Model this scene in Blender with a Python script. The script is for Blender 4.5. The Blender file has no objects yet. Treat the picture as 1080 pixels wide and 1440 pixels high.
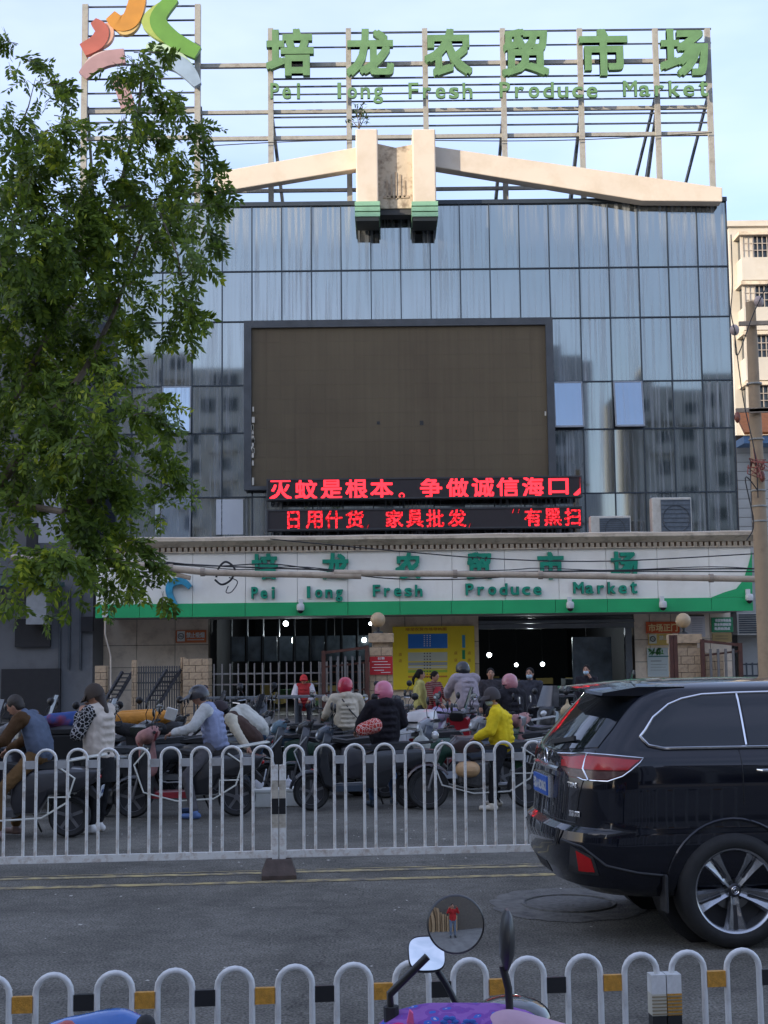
import bpy, bmesh, math, random
import numpy as np
from mathutils import Vector, Matrix, Euler
from mathutils.geometry import delaunay_2d_cdt
R = math.radians
PI = math.pi
rnd = random.Random(7)
SC = bpy.context.scene
COL = SC.collection
# ------------------------------------------------------------------ camera
FPX = 1900.0                       # focal length in pixels of a 1080x1440 frame
PITCH = math.atan(197 / FPX)
ROLL = R(0.65)
CAMH = 2.0
cam = bpy.data.cameras.new('camera')
camo = bpy.data.objects.new('camera', cam)
COL.objects.link(camo)
SC.camera = camo
cam.sensor_fit = 'VERTICAL'; cam.sensor_height = 36; cam.lens = FPX / 1440 * 36
cam.clip_start = 0.1; cam.clip_end = 2000
camo.matrix_world = Matrix.Translation((0, 0, CAMH)) @ Matrix.Rotation(PI/2 + PITCH, 4, 'X') @ Matrix.Rotation(-ROLL, 4, 'Z')
# ------------------------------------------------------------------ world, sun
SUN_EL = R(14); SUN_AZ = R(235.5)
w = bpy.data.worlds.new('World'); SC.world = w; w.use_nodes = True
nt = w.node_tree; bg = nt.nodes['Background']
sk = nt.nodes.new('ShaderNodeTexSky'); sk.sky_type = 'NISHITA'; sk.sun_disc = False
sk.sun_elevation = SUN_EL; sk.sun_rotation = SUN_AZ; sk.air_density = 1.0; sk.dust_density = 1.6; sk.ozone_density = 2.4
tc = nt.nodes.new('ShaderNodeTexCoord')
mp = nt.nodes.new('ShaderNodeMapping'); mp.inputs['Scale'].default_value = (1.6, 1.6, 5.0); mp.inputs['Location'].default_value = (1.3, .4, .2)
nz = nt.nodes.new('ShaderNodeTexNoise'); nz.inputs['Scale'].default_value = 1.5; nz.inputs['Detail'].default_value = 5; nz.inputs['Roughness'].default_value = .55
rp = nt.nodes.new('ShaderNodeMapRange'); rp.inputs[1].default_value = .38; rp.inputs[2].default_value = .66; rp.inputs[3].default_value = .24; rp.inputs[4].default_value = .50
mx = nt.nodes.new('ShaderNodeMix'); mx.data_type = 'RGBA'
CLOUD = (4.1, 4.55, 6.7, 1)
mx.inputs[7].default_value = CLOUD
nt.links.new(tc.outputs['Generated'], mp.inputs[0]); nt.links.new(mp.outputs[0], nz.inputs[0])
nt.links.new(nz.outputs[0], rp.inputs[0]); nt.links.new(rp.outputs[0], mx.inputs[0])
nt.links.new(sk.outputs[0], mx.inputs[6]); nt.links.new(mx.outputs[2], bg.inputs[0])
bg.inputs[1].default_value = 0.10
sl = bpy.data.lights.new('sun', 'SUN'); sl.energy = 2.0; sl.angle = R(0.5); sl.color = (1, .86, .68)
so = bpy.data.objects.new('sun', sl); COL.objects.link(so)
SUND = Vector((math.sin(SUN_AZ)*math.cos(SUN_EL), math.cos(SUN_AZ)*math.cos(SUN_EL), math.sin(SUN_EL)))
so.rotation_euler = SUND.to_track_quat('Z', 'Y').to_euler(); so.location = (0, -5, 40)
SC.view_settings.view_transform = 'Standard'; SC.view_settings.look = 'None'
SC.view_settings.exposure = 1.64; SC.view_settings.gamma = 1; SC.view_settings.use_curve_mapping = False
SC.render.engine = 'CYCLES'
SC.cycles.max_bounces = 8; SC.cycles.transparent_max_bounces = 8
SC.cycles.use_denoising = True

def at(px, py, Y):
    """point on the plane y = Y seen at photo pixel px, py (measuring aid for real positions)"""
    u, v = px - 540, 720 - py
    u0 = u*math.cos(ROLL) + v*math.sin(ROLL); v0 = -u*math.sin(ROLL) + v*math.cos(ROLL)
    dy = FPX*math.cos(PITCH) - v0*math.sin(PITCH); dz = FPX*math.sin(PITCH) + v0*math.cos(PITCH)
    t = Y/dy
    return Vector((u0*t, Y, CAMH + dz*t))

# ------------------------------------------------------------------ materials
def mat(name, col, rough=.6, metal=0., var=.12, scale=6., bump=0., bscale=None, emit=None, es=1., coat=0., spec=.5, stretch=None, dirt=None, dscale=2., damt=.5, bstretch=None):
    m = bpy.data.materials.new(name); m.use_nodes = True
    n = m.node_tree; b = n.nodes['Principled BSDF']; L = n.links.new
    b.inputs['Roughness'].default_value = rough; b.inputs['Metallic'].default_value = metal
    b.inputs['Coat Weight'].default_value = coat; b.inputs['Coat Roughness'].default_value = .03
    b.inputs['Specular IOR Level'].default_value = spec
    c4 = (*col, 1)
    t = n.nodes.new('ShaderNodeTexCoord'); mpn = n.nodes.new('ShaderNodeMapping')
    L(t.outputs['Object'], mpn.inputs[0])
    if stretch: mpn.inputs['Scale'].default_value = stretch
    nn = n.nodes.new('ShaderNodeTexNoise'); nn.inputs['Scale'].default_value = scale; nn.inputs['Detail'].default_value = 4
    L(mpn.outputs[0], nn.inputs[0])
    r = n.nodes.new('ShaderNodeMapRange'); r.inputs[1].default_value = .3; r.inputs[2].default_value = .7; r.inputs[3].default_value = 1-var; r.inputs[4].default_value = 1+var
    L(nn.outputs[0], r.inputs[0])
    hs = n.nodes.new('ShaderNodeHueSaturation'); hs.inputs['Color'].default_value = c4
    L(r.outputs[0], hs.inputs['Value'])
    out = hs.outputs[0]
    if dirt:
        n2 = n.nodes.new('ShaderNodeTexNoise'); n2.inputs['Scale'].default_value = dscale; n2.inputs['Detail'].default_value = 6; n2.inputs['Roughness'].default_value = .65
        L(mpn.outputs[0], n2.inputs[0])
        r2 = n.nodes.new('ShaderNodeMapRange'); r2.inputs[1].default_value = .48; r2.inputs[2].default_value = .68; r2.inputs[4].default_value = damt
        L(n2.outputs[0], r2.inputs[0])
        mm = n.nodes.new('ShaderNodeMix'); mm.data_type = 'RGBA'; mm.inputs[7].default_value = (*dirt, 1)
        L(r2.outputs[0], mm.inputs[0]); L(out, mm.inputs[6]); out = mm.outputs[2]
    L(out, b.inputs['Base Color'])
    if bump:
        nb = n.nodes.new('ShaderNodeTexNoise'); nb.inputs['Scale'].default_value = bscale or scale*4; nb.inputs['Detail'].default_value = 3
        if bstretch:
            m2 = n.nodes.new('ShaderNodeMapping'); m2.inputs['Scale'].default_value = bstretch; L(t.outputs['Object'], m2.inputs[0]); L(m2.outputs[0], nb.inputs[0])
        else: L(t.outputs['Object'], nb.inputs[0])
        bp = n.nodes.new('ShaderNodeBump'); bp.inputs['Strength'].default_value = bump; bp.inputs['Distance'].default_value = .02
        L(nb.outputs[0], bp.inputs['Height']); L(bp.outputs[0], b.inputs['Normal'])
    if emit:
        b.inputs['Emission Color'].default_value = (*emit, 1); b.inputs['Emission Strength'].default_value = es
    return m
_mc = {}
def M(name, *a, **k):
    if name not in _mc: _mc[name] = mat(name, *a, **k)
    return _mc[name]
def cloth(name, col, var=.18, b=.5, bs=14): return M(name, col, .85, 0, var, 5, b, bs, spec=.2)
def paint(name, col, rough=.35, **k): return M(name, col, rough, 0, .1, 5, **k)

asphalt = M('asphalt', (.148, .138, .115), .92, 0, .16, .55, .9, 90, spec=.25, dirt=(.17, .16, .15), dscale=34, damt=.5)
def speckle(m, lo, hi, sc):
    n = m.node_tree; b = n.nodes['Principled BSDF']; lk = b.inputs['Base Color'].links[0].from_socket
    t = n.nodes.new('ShaderNodeTexCoord'); v = n.nodes.new('ShaderNodeTexNoise'); v.inputs['Scale'].default_value = sc; v.inputs['Detail'].default_value = 2
    r = n.nodes.new('ShaderNodeMapRange'); r.inputs[1].default_value = .35; r.inputs[2].default_value = .65; r.inputs[3].default_value = lo; r.inputs[4].default_value = hi
    h = n.nodes.new('ShaderNodeHueSaturation')
    n.links.new(t.outputs['Object'], v.inputs[0]); n.links.new(v.outputs[0], r.inputs[0]); n.links.new(r.outputs[0], h.inputs['Value']); n.links.new(lk, h.inputs['Color']); n.links.new(h.outputs[0], b.inputs['Base Color'])
speckle(asphalt, .55, 1.5, 60)
steelgrey = M('grey_steel', (.32, .31, .27), .55, .0, .2, 3, .1, 30, dirt=(.10, .07, .05), dscale=3, damt=.6)
def crack(m, sc, wd, dark):
    n = m.node_tree; b = n.nodes['Principled BSDF']; lk = b.inputs['Base Color'].links[0].from_socket
    t = n.nodes.new('ShaderNodeTexCoord'); nn = n.nodes.new('ShaderNodeTexNoise'); nn.inputs['Scale'].default_value = 1.7; nn.inputs['Detail'].default_value = 6
    ad = n.nodes.new('ShaderNodeVectorMath'); ad.operation = 'MULTIPLY_ADD'; ad.inputs[1].default_value = (.9, .9, .9); n.links.new(t.outputs['Object'], nn.inputs[0]); n.links.new(nn.outputs['Color'], ad.inputs[0]); n.links.new(t.outputs['Object'], ad.inputs[2])
    v = n.nodes.new('ShaderNodeTexVoronoi'); v.feature = 'DISTANCE_TO_EDGE'; v.inputs['Scale'].default_value = sc; n.links.new(ad.outputs[0], v.inputs[0])
    r = n.nodes.new('ShaderNodeMapRange'); r.inputs[1].default_value = 0; r.inputs[2].default_value = wd; r.inputs[3].default_value = dark; r.inputs[4].default_value = 1; n.links.new(v.outputs['Distance'], r.inputs[0])
    h = n.nodes.new('ShaderNodeHueSaturation'); n.links.new(r.outputs[0], h.inputs['Value']); n.links.new(lk, h.inputs['Color']); n.links.new(h.outputs[0], b.inputs['Base Color'])
crack(asphalt, .22, .004, .7)
speckle(asphalt, .80, 1.15, 1.3)
speckle(asphalt, .88, 1.10, 7)
darksteel = M('dark_steel', (.06, .07, .08), .5, .3, .2, 5)
whitepaint = M('white_fence_paint', (.80, .79, .74), .38, 0, .06, 8, .05, 30, dirt=(.36, .24, .15), dscale=16, damt=.6)
galv = M('near_fence_paint', (.68, .68, .66), .32, .1, .08, 9, dirt=(.25, .24, .22), dscale=8, damt=.45)
blackp = M('black_paint', (.015, .015, .016), .4, 0, .2, 8)
amber = M('amber_reflector', (.52, .25, .03), .45, 0, .2, 60, .3, 200)
yellowp = M('worn_yellow_paint', (.46, .36, .16), .8, 0, .15, 5, dirt=(.12, .11, .10), dscale=6, damt=.9)
for _nd in yellowp.node_tree.nodes:
    if _nd.type == 'MAP_RANGE' and abs(_nd.inputs[1].default_value-.48) < .01: _nd.inputs[1].default_value = .40; _nd.inputs[2].default_value = .60
rubber = M('rubber', (.018, .018, .018), .75, 0, .2, 20, .1, 60)
chrome = M('chrome', (.75, .76, .78), .12, 1, .03, 5)
blackplastic = M('black_plastic', (.02, .02, .021), .42, 0, .15, 8)
blackgloss = M('black_gloss', (.012, .012, .014), .12, 0, .1, 5, coat=.6)
greyplastic = M('grey_plastic', (.16, .16, .17), .5, 0, .15, 8)
skin = M('skin', (.42, .22, .14), .6, 0, .08, 12)
hairm = M('dark_hair', (.012, .010, .009), .45, 0, .3, 60, .5, 90)
darkglass = M('dark_glass', (.008, .010, .013), .04, 0, .05, 2, coat=.3)
tile = M('stone_tile', (.74, .61, .46), .5, 0, .10, 1.2, .06, 12, dirt=(.42, .31, .22), dscale=2.6, damt=.6)
brickm = M('tan_brick', (.50, .36, .22), .75, 0, .16, 3, .3, 30, dirt=(.15, .10, .07), dscale=5, damt=.6)
mortar = M('mortar', (.14, .11, .08), .9, 0, .2, 10, .2, 40)
boardwhite = M('sign_board_white', (.84, .80, .70), .5, 0, .05, .8, dirt=(.70, .64, .53), dscale=1.2, damt=.5)
green = M('sign_green', (.015, .36, .12), .45, 0, .08, 1.5)
letgreen = M('letter_green_dark', (.008, .25, .15), .35, 0, .15, 3)
letgreenroof = M('letter_green_faded', (.11, .22, .09), .6, 0, .12, 3)
cream = M('cream_render', (.60, .52, .42), .75, 0, .05, .8, .1, 20, dirt=(.50, .41, .30), dscale=1.3, damt=.5)
creamtrim = M('cream_trim', (.60, .50, .37), .7, 0, .1, 2, dirt=(.2, .15, .1), dscale=3, damt=.6)

# ------------------------------------------------------------------ mesh builder
class MB:
    def __init__(s): s.v = []; s.f = []; s.m = []; s.mi = 0; s.T = None
    def add(s, vs, fs, mi=None):
        o = len(s.v)
        if s.T is not None: vs = [s.T @ Vector(q) for q in vs]
        s.v += [tuple(q) for q in vs]
        s.f += [tuple(i+o for i in q) for q in fs]; s.m += [s.mi if mi is None else mi]*len(fs)
        return s
    def box(s, c, d, rot=None, mi=None):
        x, y, z = d[0]/2, d[1]/2, d[2]/2
        vs = [Vector(q) for q in ((-x,-y,-z),(x,-y,-z),(x,y,-z),(-x,y,-z),(-x,-y,z),(x,-y,z),(x,y,z),(-x,y,z))]
        if rot is not None: vs = [rot @ q for q in vs]
        c = Vector(c)
        return s.add([q+c for q in vs], [(0,3,2,1),(4,5,6,7),(0,1,5,4),(1,2,6,5),(2,3,7,6),(3,0,4,7)], mi)
    def bb(s, a, b, mi=None):   # box from corner to corner
        return s.box([(a[i]+b[i])/2 for i in range(3)], [abs(b[i]-a[i]) for i in range(3)], None, mi)
    def bar(s, a, b, w, h=None, mi=None):
        a, b = Vector(a), Vector(b); d = b-a; h = h or w
        return s.box((a+b)/2, (w, h, d.length), d.to_track_quat('Z', 'Y').to_matrix(), mi)
    def tube(s, pts, r, n=8, mi=None, cap=True):
        pts = [Vector(p) for p in pts]; k = len(pts); rr = r if isinstance(r, (list, tuple)) else [r]*k
        vs = []; up = None
        for i, p in enumerate(pts):
            d = (pts[min(i+1, k-1)] - pts[max(i-1, 0)]); d = d.normalized() if d.length > 1e-9 else Vector((0,0,1))
            if up is None:
                up = d.orthogonal().normalized()
            else:
                up = (up - d*up.dot(d)); up = up.normalized() if up.length > 1e-6 else d.orthogonal().normalized()
            sd = d.cross(up)
            for j in range(n):
                a = 2*PI*j/n; vs.append(p + (up*math.cos(a) + sd*math.sin(a))*rr[i])
        fs = []
        for i in range(k-1):
            for j in range(n):
                a = i*n+j; b = i*n+(j+1) % n; fs.append((a, b, b+n, a+n))
        if cap: fs.append(tuple(reversed(range(n)))); fs.append(tuple(range((k-1)*n, k*n)))
        return s.add(vs, fs, mi)
    def lathe(s, prof, c=(0,0,0), n=20, axis='Z', mi=None, rot=None, caps=True):  # prof: (r, h)
        vs = []; c = Vector(c)
        for r, h in prof:
            for j in range(n):
                a = 2*PI*j/n; q = Vector((r*math.cos(a), r*math.sin(a), h))
                if axis == 'Y': q = Vector((q.x, q.z, -q.y))
                if axis == 'X': q = Vector((q.z, q.x, q.y))
                if rot is not None: q = rot @ q
                vs.append(q+c)
        fs = []
        for i in range(len(prof)-1):
            for j in range(n):
                a = i*n+j; b = i*n+(j+1) % n; fs.append((a, b, b+n, a+n))
        if caps and prof[0][0] > 1e-6: fs.append(tuple(reversed(range(n))))
        if caps and prof[-1][0] > 1e-6: fs.append(tuple(range((len(prof)-1)*n, len(prof)*n)))
        return s.add(vs, fs, mi)
    def ball(s, c, r, n=12, mi=None, rot=None):
        if not isinstance(r, (list, tuple)): r = (r, r, r)
        k = max(4, n//2); vs = []; c = Vector(c)
        for i in range(k+1):
            t = PI*i/k
            for j in range(n):
                a = 2*PI*j/n; q = Vector((r[0]*math.sin(t)*math.cos(a), r[1]*math.sin(t)*math.sin(a), r[2]*math.cos(t)))
                if rot is not None: q = rot @ q
                vs.append(q+c)
        fs = []
        for i in range(k):
            for j in range(n):
                a = i*n+j; b = i*n+(j+1) % n; fs.append((a, a+n, b+n, b))
        return s.add(vs, fs, mi)
    def torus(s, c, R_, r, n=24, k=8, axis='Y', mi=None, sy=1., rot=None):
        vs = []; c = Vector(c)
        for i in range(n):
            a = 2*PI*i/n
            for j in range(k):
                b = 2*PI*j/k; q = Vector(((R_+r*math.cos(b))*math.cos(a), r*sy*math.sin(b), (R_+r*math.cos(b))*math.sin(a)))
                if axis == 'Z': q = Vector((q.x, q.z, q.y))
                if rot is not None: q = rot @ q
                vs.append(q+c)
        fs = [(i*k+j, i*k+(j+1) % k, ((i+1) % n)*k+(j+1) % k, ((i+1) % n)*k+j) for i in range(n) for j in range(k)]
        return s.add(vs, fs, mi)
    def prism(s, poly, a0, a1, axis='Y', mi=None):  # poly (u, v) -> u=x v=z for axis Y; u=x v=y for Z; u=y v=z for X
        n = len(poly)
        def q(u, v, h): return {'Y': (u, h, v), 'Z': (u, v, h), 'X': (h, u, v)}[axis]
        vs = [q(u, v, a0) for u, v in poly] + [q(u, v, a1) for u, v in poly]
        fs = [tuple(range(n)), tuple(reversed(range(n, 2*n)))] + [(i, i+n, (i+1) % n + n, (i+1) % n) for i in range(n)]
        return s.add(vs, fs, mi)
    def puff(s, poly, hw, inset=.04, cy=0, mi=None, taper=1.):  # side profile with rounded flanks
        cx = sum(p[0] for p in poly)/len(poly); cz = sum(p[1] for p in poly)/len(poly)
        L = []
        for y, k in ((-hw, inset*1.6), (-hw*.86, inset*.45), (-hw*.5, 0), (hw*.5, 0), (hw*.86, inset*.45), (hw, inset*1.6)):
            lay = []
            for u, v in poly:
                d = math.hypot(u-cx, v-cz); f = max(0, 1-k/max(d, 1e-6)); lay.append((cx+(u-cx)*f, cy+y, cz+(v-cz)*f))
            L.append(lay)
        n = len(poly); vs = [q for l in L for q in l]; fs = [tuple(range(n)), tuple(reversed(range(5*n, 6*n)))]
        for i in range(5):
            for j in range(n): a = i*n+j; b = i*n+(j+1) % n; fs.append((a, a+n, b+n, b))
        return s.add(vs, fs, mi)
    def build(s, name, mats, parent=None, smooth=False, org=None, bevel=0, sub=0, fix=True):
        me = bpy.data.meshes.new(name)
        v = s.v
        if org is not None: v = [(a-org[0], b-org[1], c-org[2]) for a, b, c in v]
        me.from_pydata(v, [], s.f)
        if not isinstance(mats, (list, tuple)): mats = [mats]
        for m_ in mats: me.materials.append(m_)
        me.polygons.foreach_set('material_index', s.m)
        if fix:
            bm = bmesh.new(); bm.from_mesh(me); bmesh.ops.recalc_face_normals(bm, faces=bm.faces); bm.to_mesh(me); bm.free()
        o = bpy.data.objects.new(name, me); COL.objects.link(o)
        if parent is not None: o.parent = parent
        elif org is not None: o.location = org
        if bevel:
            b = o.modifiers.new('b', 'BEVEL'); b.width = bevel; b.segments = 2; b.limit_method = 'ANGLE'; b.angle_limit = R(40)
        if sub:
            b = o.modifiers.new('s', 'SUBSURF'); b.levels = sub; b.render_levels = sub
        if smooth: sm(o)
        me.update()
        return o
def sm(o, ang=40):
    me = o.data
    me.polygons.foreach_set('use_smooth', [True]*len(me.polygons))
    if ang < 180: me.set_sharp_from_angle(angle=R(ang))
def tag(o, label=None, cat=None, group=None, kind=None):
    for k, v in (('label', label), ('category', cat), ('group', group), ('kind', kind)):
        if v: o[k] = v
    return o
def thing(name, loc, label, cat, group=None, rz=0):
    o = bpy.data.objects.new(name, None); COL.objects.link(o); o.location = loc; o.rotation_euler = (0, 0, rz); o.empty_display_size = .2
    return tag(o, label, cat, group)
def kids(o): return [c for c in o.children]
def copy_tree(o, parent=None):
    c = o.copy(); COL.objects.link(c); c.parent = parent
    for ch in kids(o): copy_tree(ch, c)
    return c
def inst(name, mesh, loc=(0,0,0), parent=None, rot=(0,0,0), scale=None):
    o = bpy.data.objects.new(name, mesh); COL.objects.link(o); o.location = loc; o.rotation_euler = rot; o.parent = parent
    if scale: o.scale = scale
    return o
def unlink_mesh(o):
    me = o.data; bpy.data.objects.remove(o); return me

# ------------------------------------------------------------------ lettering
_g = {}
def glyph(s):
    if s not in _g:
        c = bpy.data.curves.new('t', 'FONT'); c.body = s; c.size = 1; c.resolution_u = 3; c.fill_mode = 'BOTH'
        o = bpy.data.objects.new('t', c); COL.objects.link(o)
        me = bpy.data.meshes.new_from_object(o.evaluated_get(bpy.context.evaluated_depsgraph_get()))
        bm = bmesh.new(); bm.from_mesh(me); bmesh.ops.remove_doubles(bm, verts=bm.verts, dist=1e-4)
        vs = [(q.co.x, q.co.y) for q in bm.verts]; bm.verts.index_update(); fs = [tuple(q.index for q in f.verts) for f in bm.faces]
        be = [(e.verts[0].index, e.verts[1].index) for e in bm.edges if len(e.link_faces) == 1]
        bm.free(); bpy.data.objects.remove(o); bpy.data.meshes.remove(me)
        _g[s] = (vs, fs, be)
    return _g[s]
def put_text(mb, s, x0, x1, z0, z1, y, depth=.01, bold=0., mi=None, keep=False, clip=None):
    """lettering facing -y, filling x0..x1, z0..z1; front face at y, body behind it"""
    vs, fs, be = glyph(s)
    if not vs: return
    ax, bx = min(q[0] for q in vs), max(q[0] for q in vs); az, bz = min(q[1] for q in vs), max(q[1] for q in vs)
    d = bold
    sx = (x1-x0-2*d)/max(bx-ax, 1e-6); sz = (z1-z0-2*d)/max(bz-az, 1e-6)
    if keep: sx = sz
    offs = [(0, 0)] if not bold else [(0, 0), (-d, -d), (d, -d), (d, d), (-d, d), (d, 0), (-d, 0)]
    for i, (ox, oz) in enumerate(offs):
        yy = y + i*.0012; n = len(vs)
        P = [(x0+d+ox+(q[0]-ax)*sx, z0+d+oz+(q[1]-az)*sz) for q in vs]
        if clip: P = [(min(max(q[0], clip[0]), clip[1]), q[1]) for q in P]
        V = [(q[0], yy, q[1]) for q in P]
        F = list(fs)
        if depth > .001:
            V += [(q[0], y+depth-i*.0007, q[1]) for q in P]; F += [(a, b, b+n, a+n) for a, b in be]
        mb.add(V, F, mi)
    return (bx-ax)*sx
def textobj(name, mats, parent, s, x0, x1, z0, z1, y, depth, bold, org):
    mb = MB(); put_text(mb, s, x0, x1, z0, z1, y, depth, bold); return mb.build(name, mats, parent, org=org, fix=False)

# ------------------------------------------------------------------ organic (voxel) shapes
def cap(mb, a, b, ra, rb, n=10, flat=None):
    a, b = Vector(a), Vector(b); d = b-a; L = d.length
    if L < 1e-5: return mb.ball(a, ra, n)
    pts = []; rr = []
    for t in (-.98, -.8, -.45): pts.append(a + d/L*ra*t); rr.append(ra*math.sqrt(max(.02, 1-t*t)))
    pts.append(a); rr.append(ra); pts.append((a+b)/2); rr.append((ra+rb)/2); pts.append(b); rr.append(rb)
    for t in (.45, .8, .98): pts.append(b + d/L*rb*t); rr.append(rb*math.sqrt(max(.02, 1-t*t)))
    mb.tube(pts, rr, n)
def organic(mb, voxel=.014, smooth=3):
    me = bpy.data.meshes.new('o'); me.from_pydata(mb.v, [], mb.f)
    bm = bmesh.new(); bm.from_mesh(me); bmesh.ops.recalc_face_normals(bm, faces=bm.faces); bm.to_mesh(me); bm.free()
    o = bpy.data.objects.new('o', me); COL.objects.link(o)
    r = o.modifiers.new('r', 'REMESH'); r.mode = 'VOXEL'; r.voxel_size = voxel
    if smooth: s = o.modifiers.new('s', 'SMOOTH'); s.factor = .5; s.iterations = smooth
    m2 = bpy.data.meshes.new_from_object(o.evaluated_get(bpy.context.evaluated_depsgraph_get()))
    bpy.data.objects.remove(o); bpy.data.meshes.remove(me)
    return m2
def mesh_part(name, me, m_, parent, ang=180):
    me.materials.clear(); me.materials.append(m_)
    o = bpy.data.objects.new(name, me); COL.objects.link(o); o.parent = parent; sm(o, ang); return o
ROAD = R(5.0)           # the road runs 5 degrees off the picture plane
RA = Vector((math.cos(ROAD), math.sin(ROAD), 0)); RN = Vector((-math.sin(ROAD), math.cos(ROAD), 0))
# ================================================================== GROUND
def sheet(name, pts, z, m_, thick=0):
    mb = MB()
    if thick: mb.prism([(p[0], p[1]) for p in pts], z-thick, z, 'Z')
    else: mb.add([(p[0], p[1], z) for p in pts], [tuple(range(len(pts)))])
    o = mb.build(name, m_); o['kind'] = 'structure'; return o
concrete = M('pavement_concrete', (.22, .21, .19), .85, 0, .12, 2, .3, 40, dirt=(.12, .11, .10), dscale=3, damt=.6)
sheet('ground', [(-600, -400), (600, -400), (600, 900), (-600, 900)], -.02, concrete)
MED0 = Vector((-0.98, 12.4, 0))   # a point of the median fence line
def rl(off, x):                    # point of a line parallel to the road, off metres beyond the median fence
    p = MED0 + RN*off; t = (x - p.x)/RA.x; return p + RA*t
def strip(name, o0, o1, z, m_, xa=-150, xb=150, thick=0):
    a, b, c, d = rl(o0, xa), rl(o0, xb), rl(o1, xb), rl(o1, xa)
    return sheet(name, [a, b, c, d], z, m_, thick)
strip('road', -7.2, 11.2, 0, asphalt)
# forecourt of the market
paver = M('forecourt_paving', (.27, .25, .23), .85, 0, .15, 3, .3, 30, dirt=(.07, .065, .06), dscale=2, damt=.7)
strip('forecourt', 11.2, 60, .10, paver, thick=.12)
# near pavement with kerb
strip('near_pavement', -7.35, -30, .12, concrete, thick=.14)
# two worn yellow lines each side of the median fence
def worn_line(off, wd):
    mb = MB(); r = random.Random(int(off*100)+5); x = -14
    while x < 14:
        L = r.uniform(.25, 1.5); g = r.choice([0, .01, .03, .1]) if r.random() < .6 else 0
        n = max(2, int(L/.12)); e0 = []; e1 = []
        for i in range(n+1):
            xx = x + L*i/n
            p = rl(off + r.uniform(-.012, .012), xx); q = rl(off+wd*(r.uniform(.8, 1.04)), xx); e0.append((p.x, p.y, .004)); e1.append((q.x, q.y, .004))
        m = len(e0); mb.add(e0+e1, [(i, i+1, i+1+m, i+m) for i in range(n)]); x += L+g
    o = mb.build('road_line', yellowp, org=None); o['kind'] = 'structure'; return o
worn_line(-.30, .13); worn_line(.20, .12); worn_line(.37, .03)
# repair patch with a manhole
pc = at(800, 1262, 10.95); pc.z = 0
patchm = M('manhole_concrete_ring', (.155, .147, .13), .9, 0, .2, 9, .8, 50, dirt=(.075, .07, .07), dscale=7, damt=.95)
mh = thing('manhole', (pc.x, pc.y, 0), 'round manhole in a rough grey concrete patch beside the black car bumper', 'manhole')
mb = MB(); rr_ = random.Random(3); ring = []
for i in range(48):
    a = 2*PI*i/48; k = .62*(1+rr_.uniform(-.05, .05)); ring.append((k*math.cos(a), 1.15*k*math.sin(a), .004))
mb.add(ring + [(0, 0, .004)], [(i, (i+1) % 48, 48) for i in range(48)]); mb.build('concrete_patch', patchm, mh)
mb = MB(); mb.lathe([(0, .009), (.33, .009), (.335, .006)], n=40); mb.torus((0, 0, .006), .36, .012, 40, 6, 'Z')
mb.build('cover', M('iron_cover', (.12, .115, .105), .8, .1, .3, 20, .4, 60), mh, smooth=True)
# ================================================================== GLASS BUILDING
YF = 44.0
zc = [at(900, y, YF).z for y in (285, 376, 446.5, 536, 603, 693)]
zrow = [at(900, 285, YF).z, zc[1], zc[2], zc[3], zc[4], zc[5], 5.15, 3.2]
XR = at(1029, 520, YF).x; PW = .992; XL = XR - 20.5*PW
xs = [XR - i*PW for i in range(21)] + [XL]; xs = xs[::-1]
bld = thing('market_building', ((XL+XR)/2, YF, 0), 'blue-grey glass curtain wall market building with a dead brown screen on its front', 'building')
BO = ((XL+XR)/2, YF, 0)
glassm = bpy.data.materials.new('curtain_glass'); glassm.use_nodes = True
def glass_nodes(m, base, dirtc, damt, sat_var):
    n = m.node_tree; b = n.nodes['Principled BSDF']; L = n.links.new
    oi = n.nodes.new('ShaderNodeObjectInfo'); t = n.nodes.new('ShaderNodeNewGeometry')
    mpn = n.nodes.new('ShaderNodeMapping'); mpn.inputs['Scale'].default_value = (5.5, 1, .16); L(t.outputs['Position'], mpn.inputs[0])
    nn = n.nodes.new('ShaderNodeTexNoise'); nn.inputs['Scale'].default_value = 1.8; nn.inputs['Detail'].default_value = 5; L(mpn.outputs[0], nn.inputs[0])
    r = n.nodes.new('ShaderNodeMapRange'); r.inputs[1].default_value = .42; r.inputs[2].default_value = .75; r.inputs[4].default_value = damt; L(nn.outputs[0], r.inputs[0])
    # per-pane amount
    r3 = n.nodes.new('ShaderNodeMapRange'); r3.inputs[3].default_value = .4; r3.inputs[4].default_value = 1.2; L(oi.outputs['Random'], r3.inputs[0])
    mu = n.nodes.new('ShaderNodeMath'); mu.operation = 'MULTIPLY'; L(r.outputs[0], mu.inputs[0]); L(r3.outputs[0], mu.inputs[1])
    df = n.nodes.new('ShaderNodeBsdfDiffuse'); df.inputs[0].default_value = (*dirtc, 1)
    b.inputs['Base Color'].default_value = (*base, 1); b.inputs['Metallic'].default_value = 1; b.inputs['Roughness'].default_value = .035
    ms = n.nodes.new('ShaderNodeMixShader'); L(mu.outputs[0], ms.inputs[0]); L(b.outputs[0], ms.inputs[1]); L(df.outputs[0], ms.inputs[2])
    L(ms.outputs[0], n.nodes['Material Output'].inputs[0])
glass_nodes(glassm, (.30, .325, .32), (.33, .35, .36), .85, 0)
glass2 = bpy.data.materials.new('open_window_glass'); glass2.use_nodes = True; glass_nodes(glass2, (.34, .40, .46), (.34, .37, .40), .5, 0)
mullm = M('dark_mullion', (.035, .045, .055), .4, .3, .1, 4)
dwall = M('dark_backing_wall', (.05, .05, .055), .8, 0, .2, 3)
MB().bb((XL, YF+.12, 3.62), (XR, YF+14, zrow[0]-.05)).build('wall', M('rendered_wall', (.30, .29, .27), .8, 0, .1, 1, dirt=(.15, .14, .12), dscale=.5, damt=.6), bld, org=BO)
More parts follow.
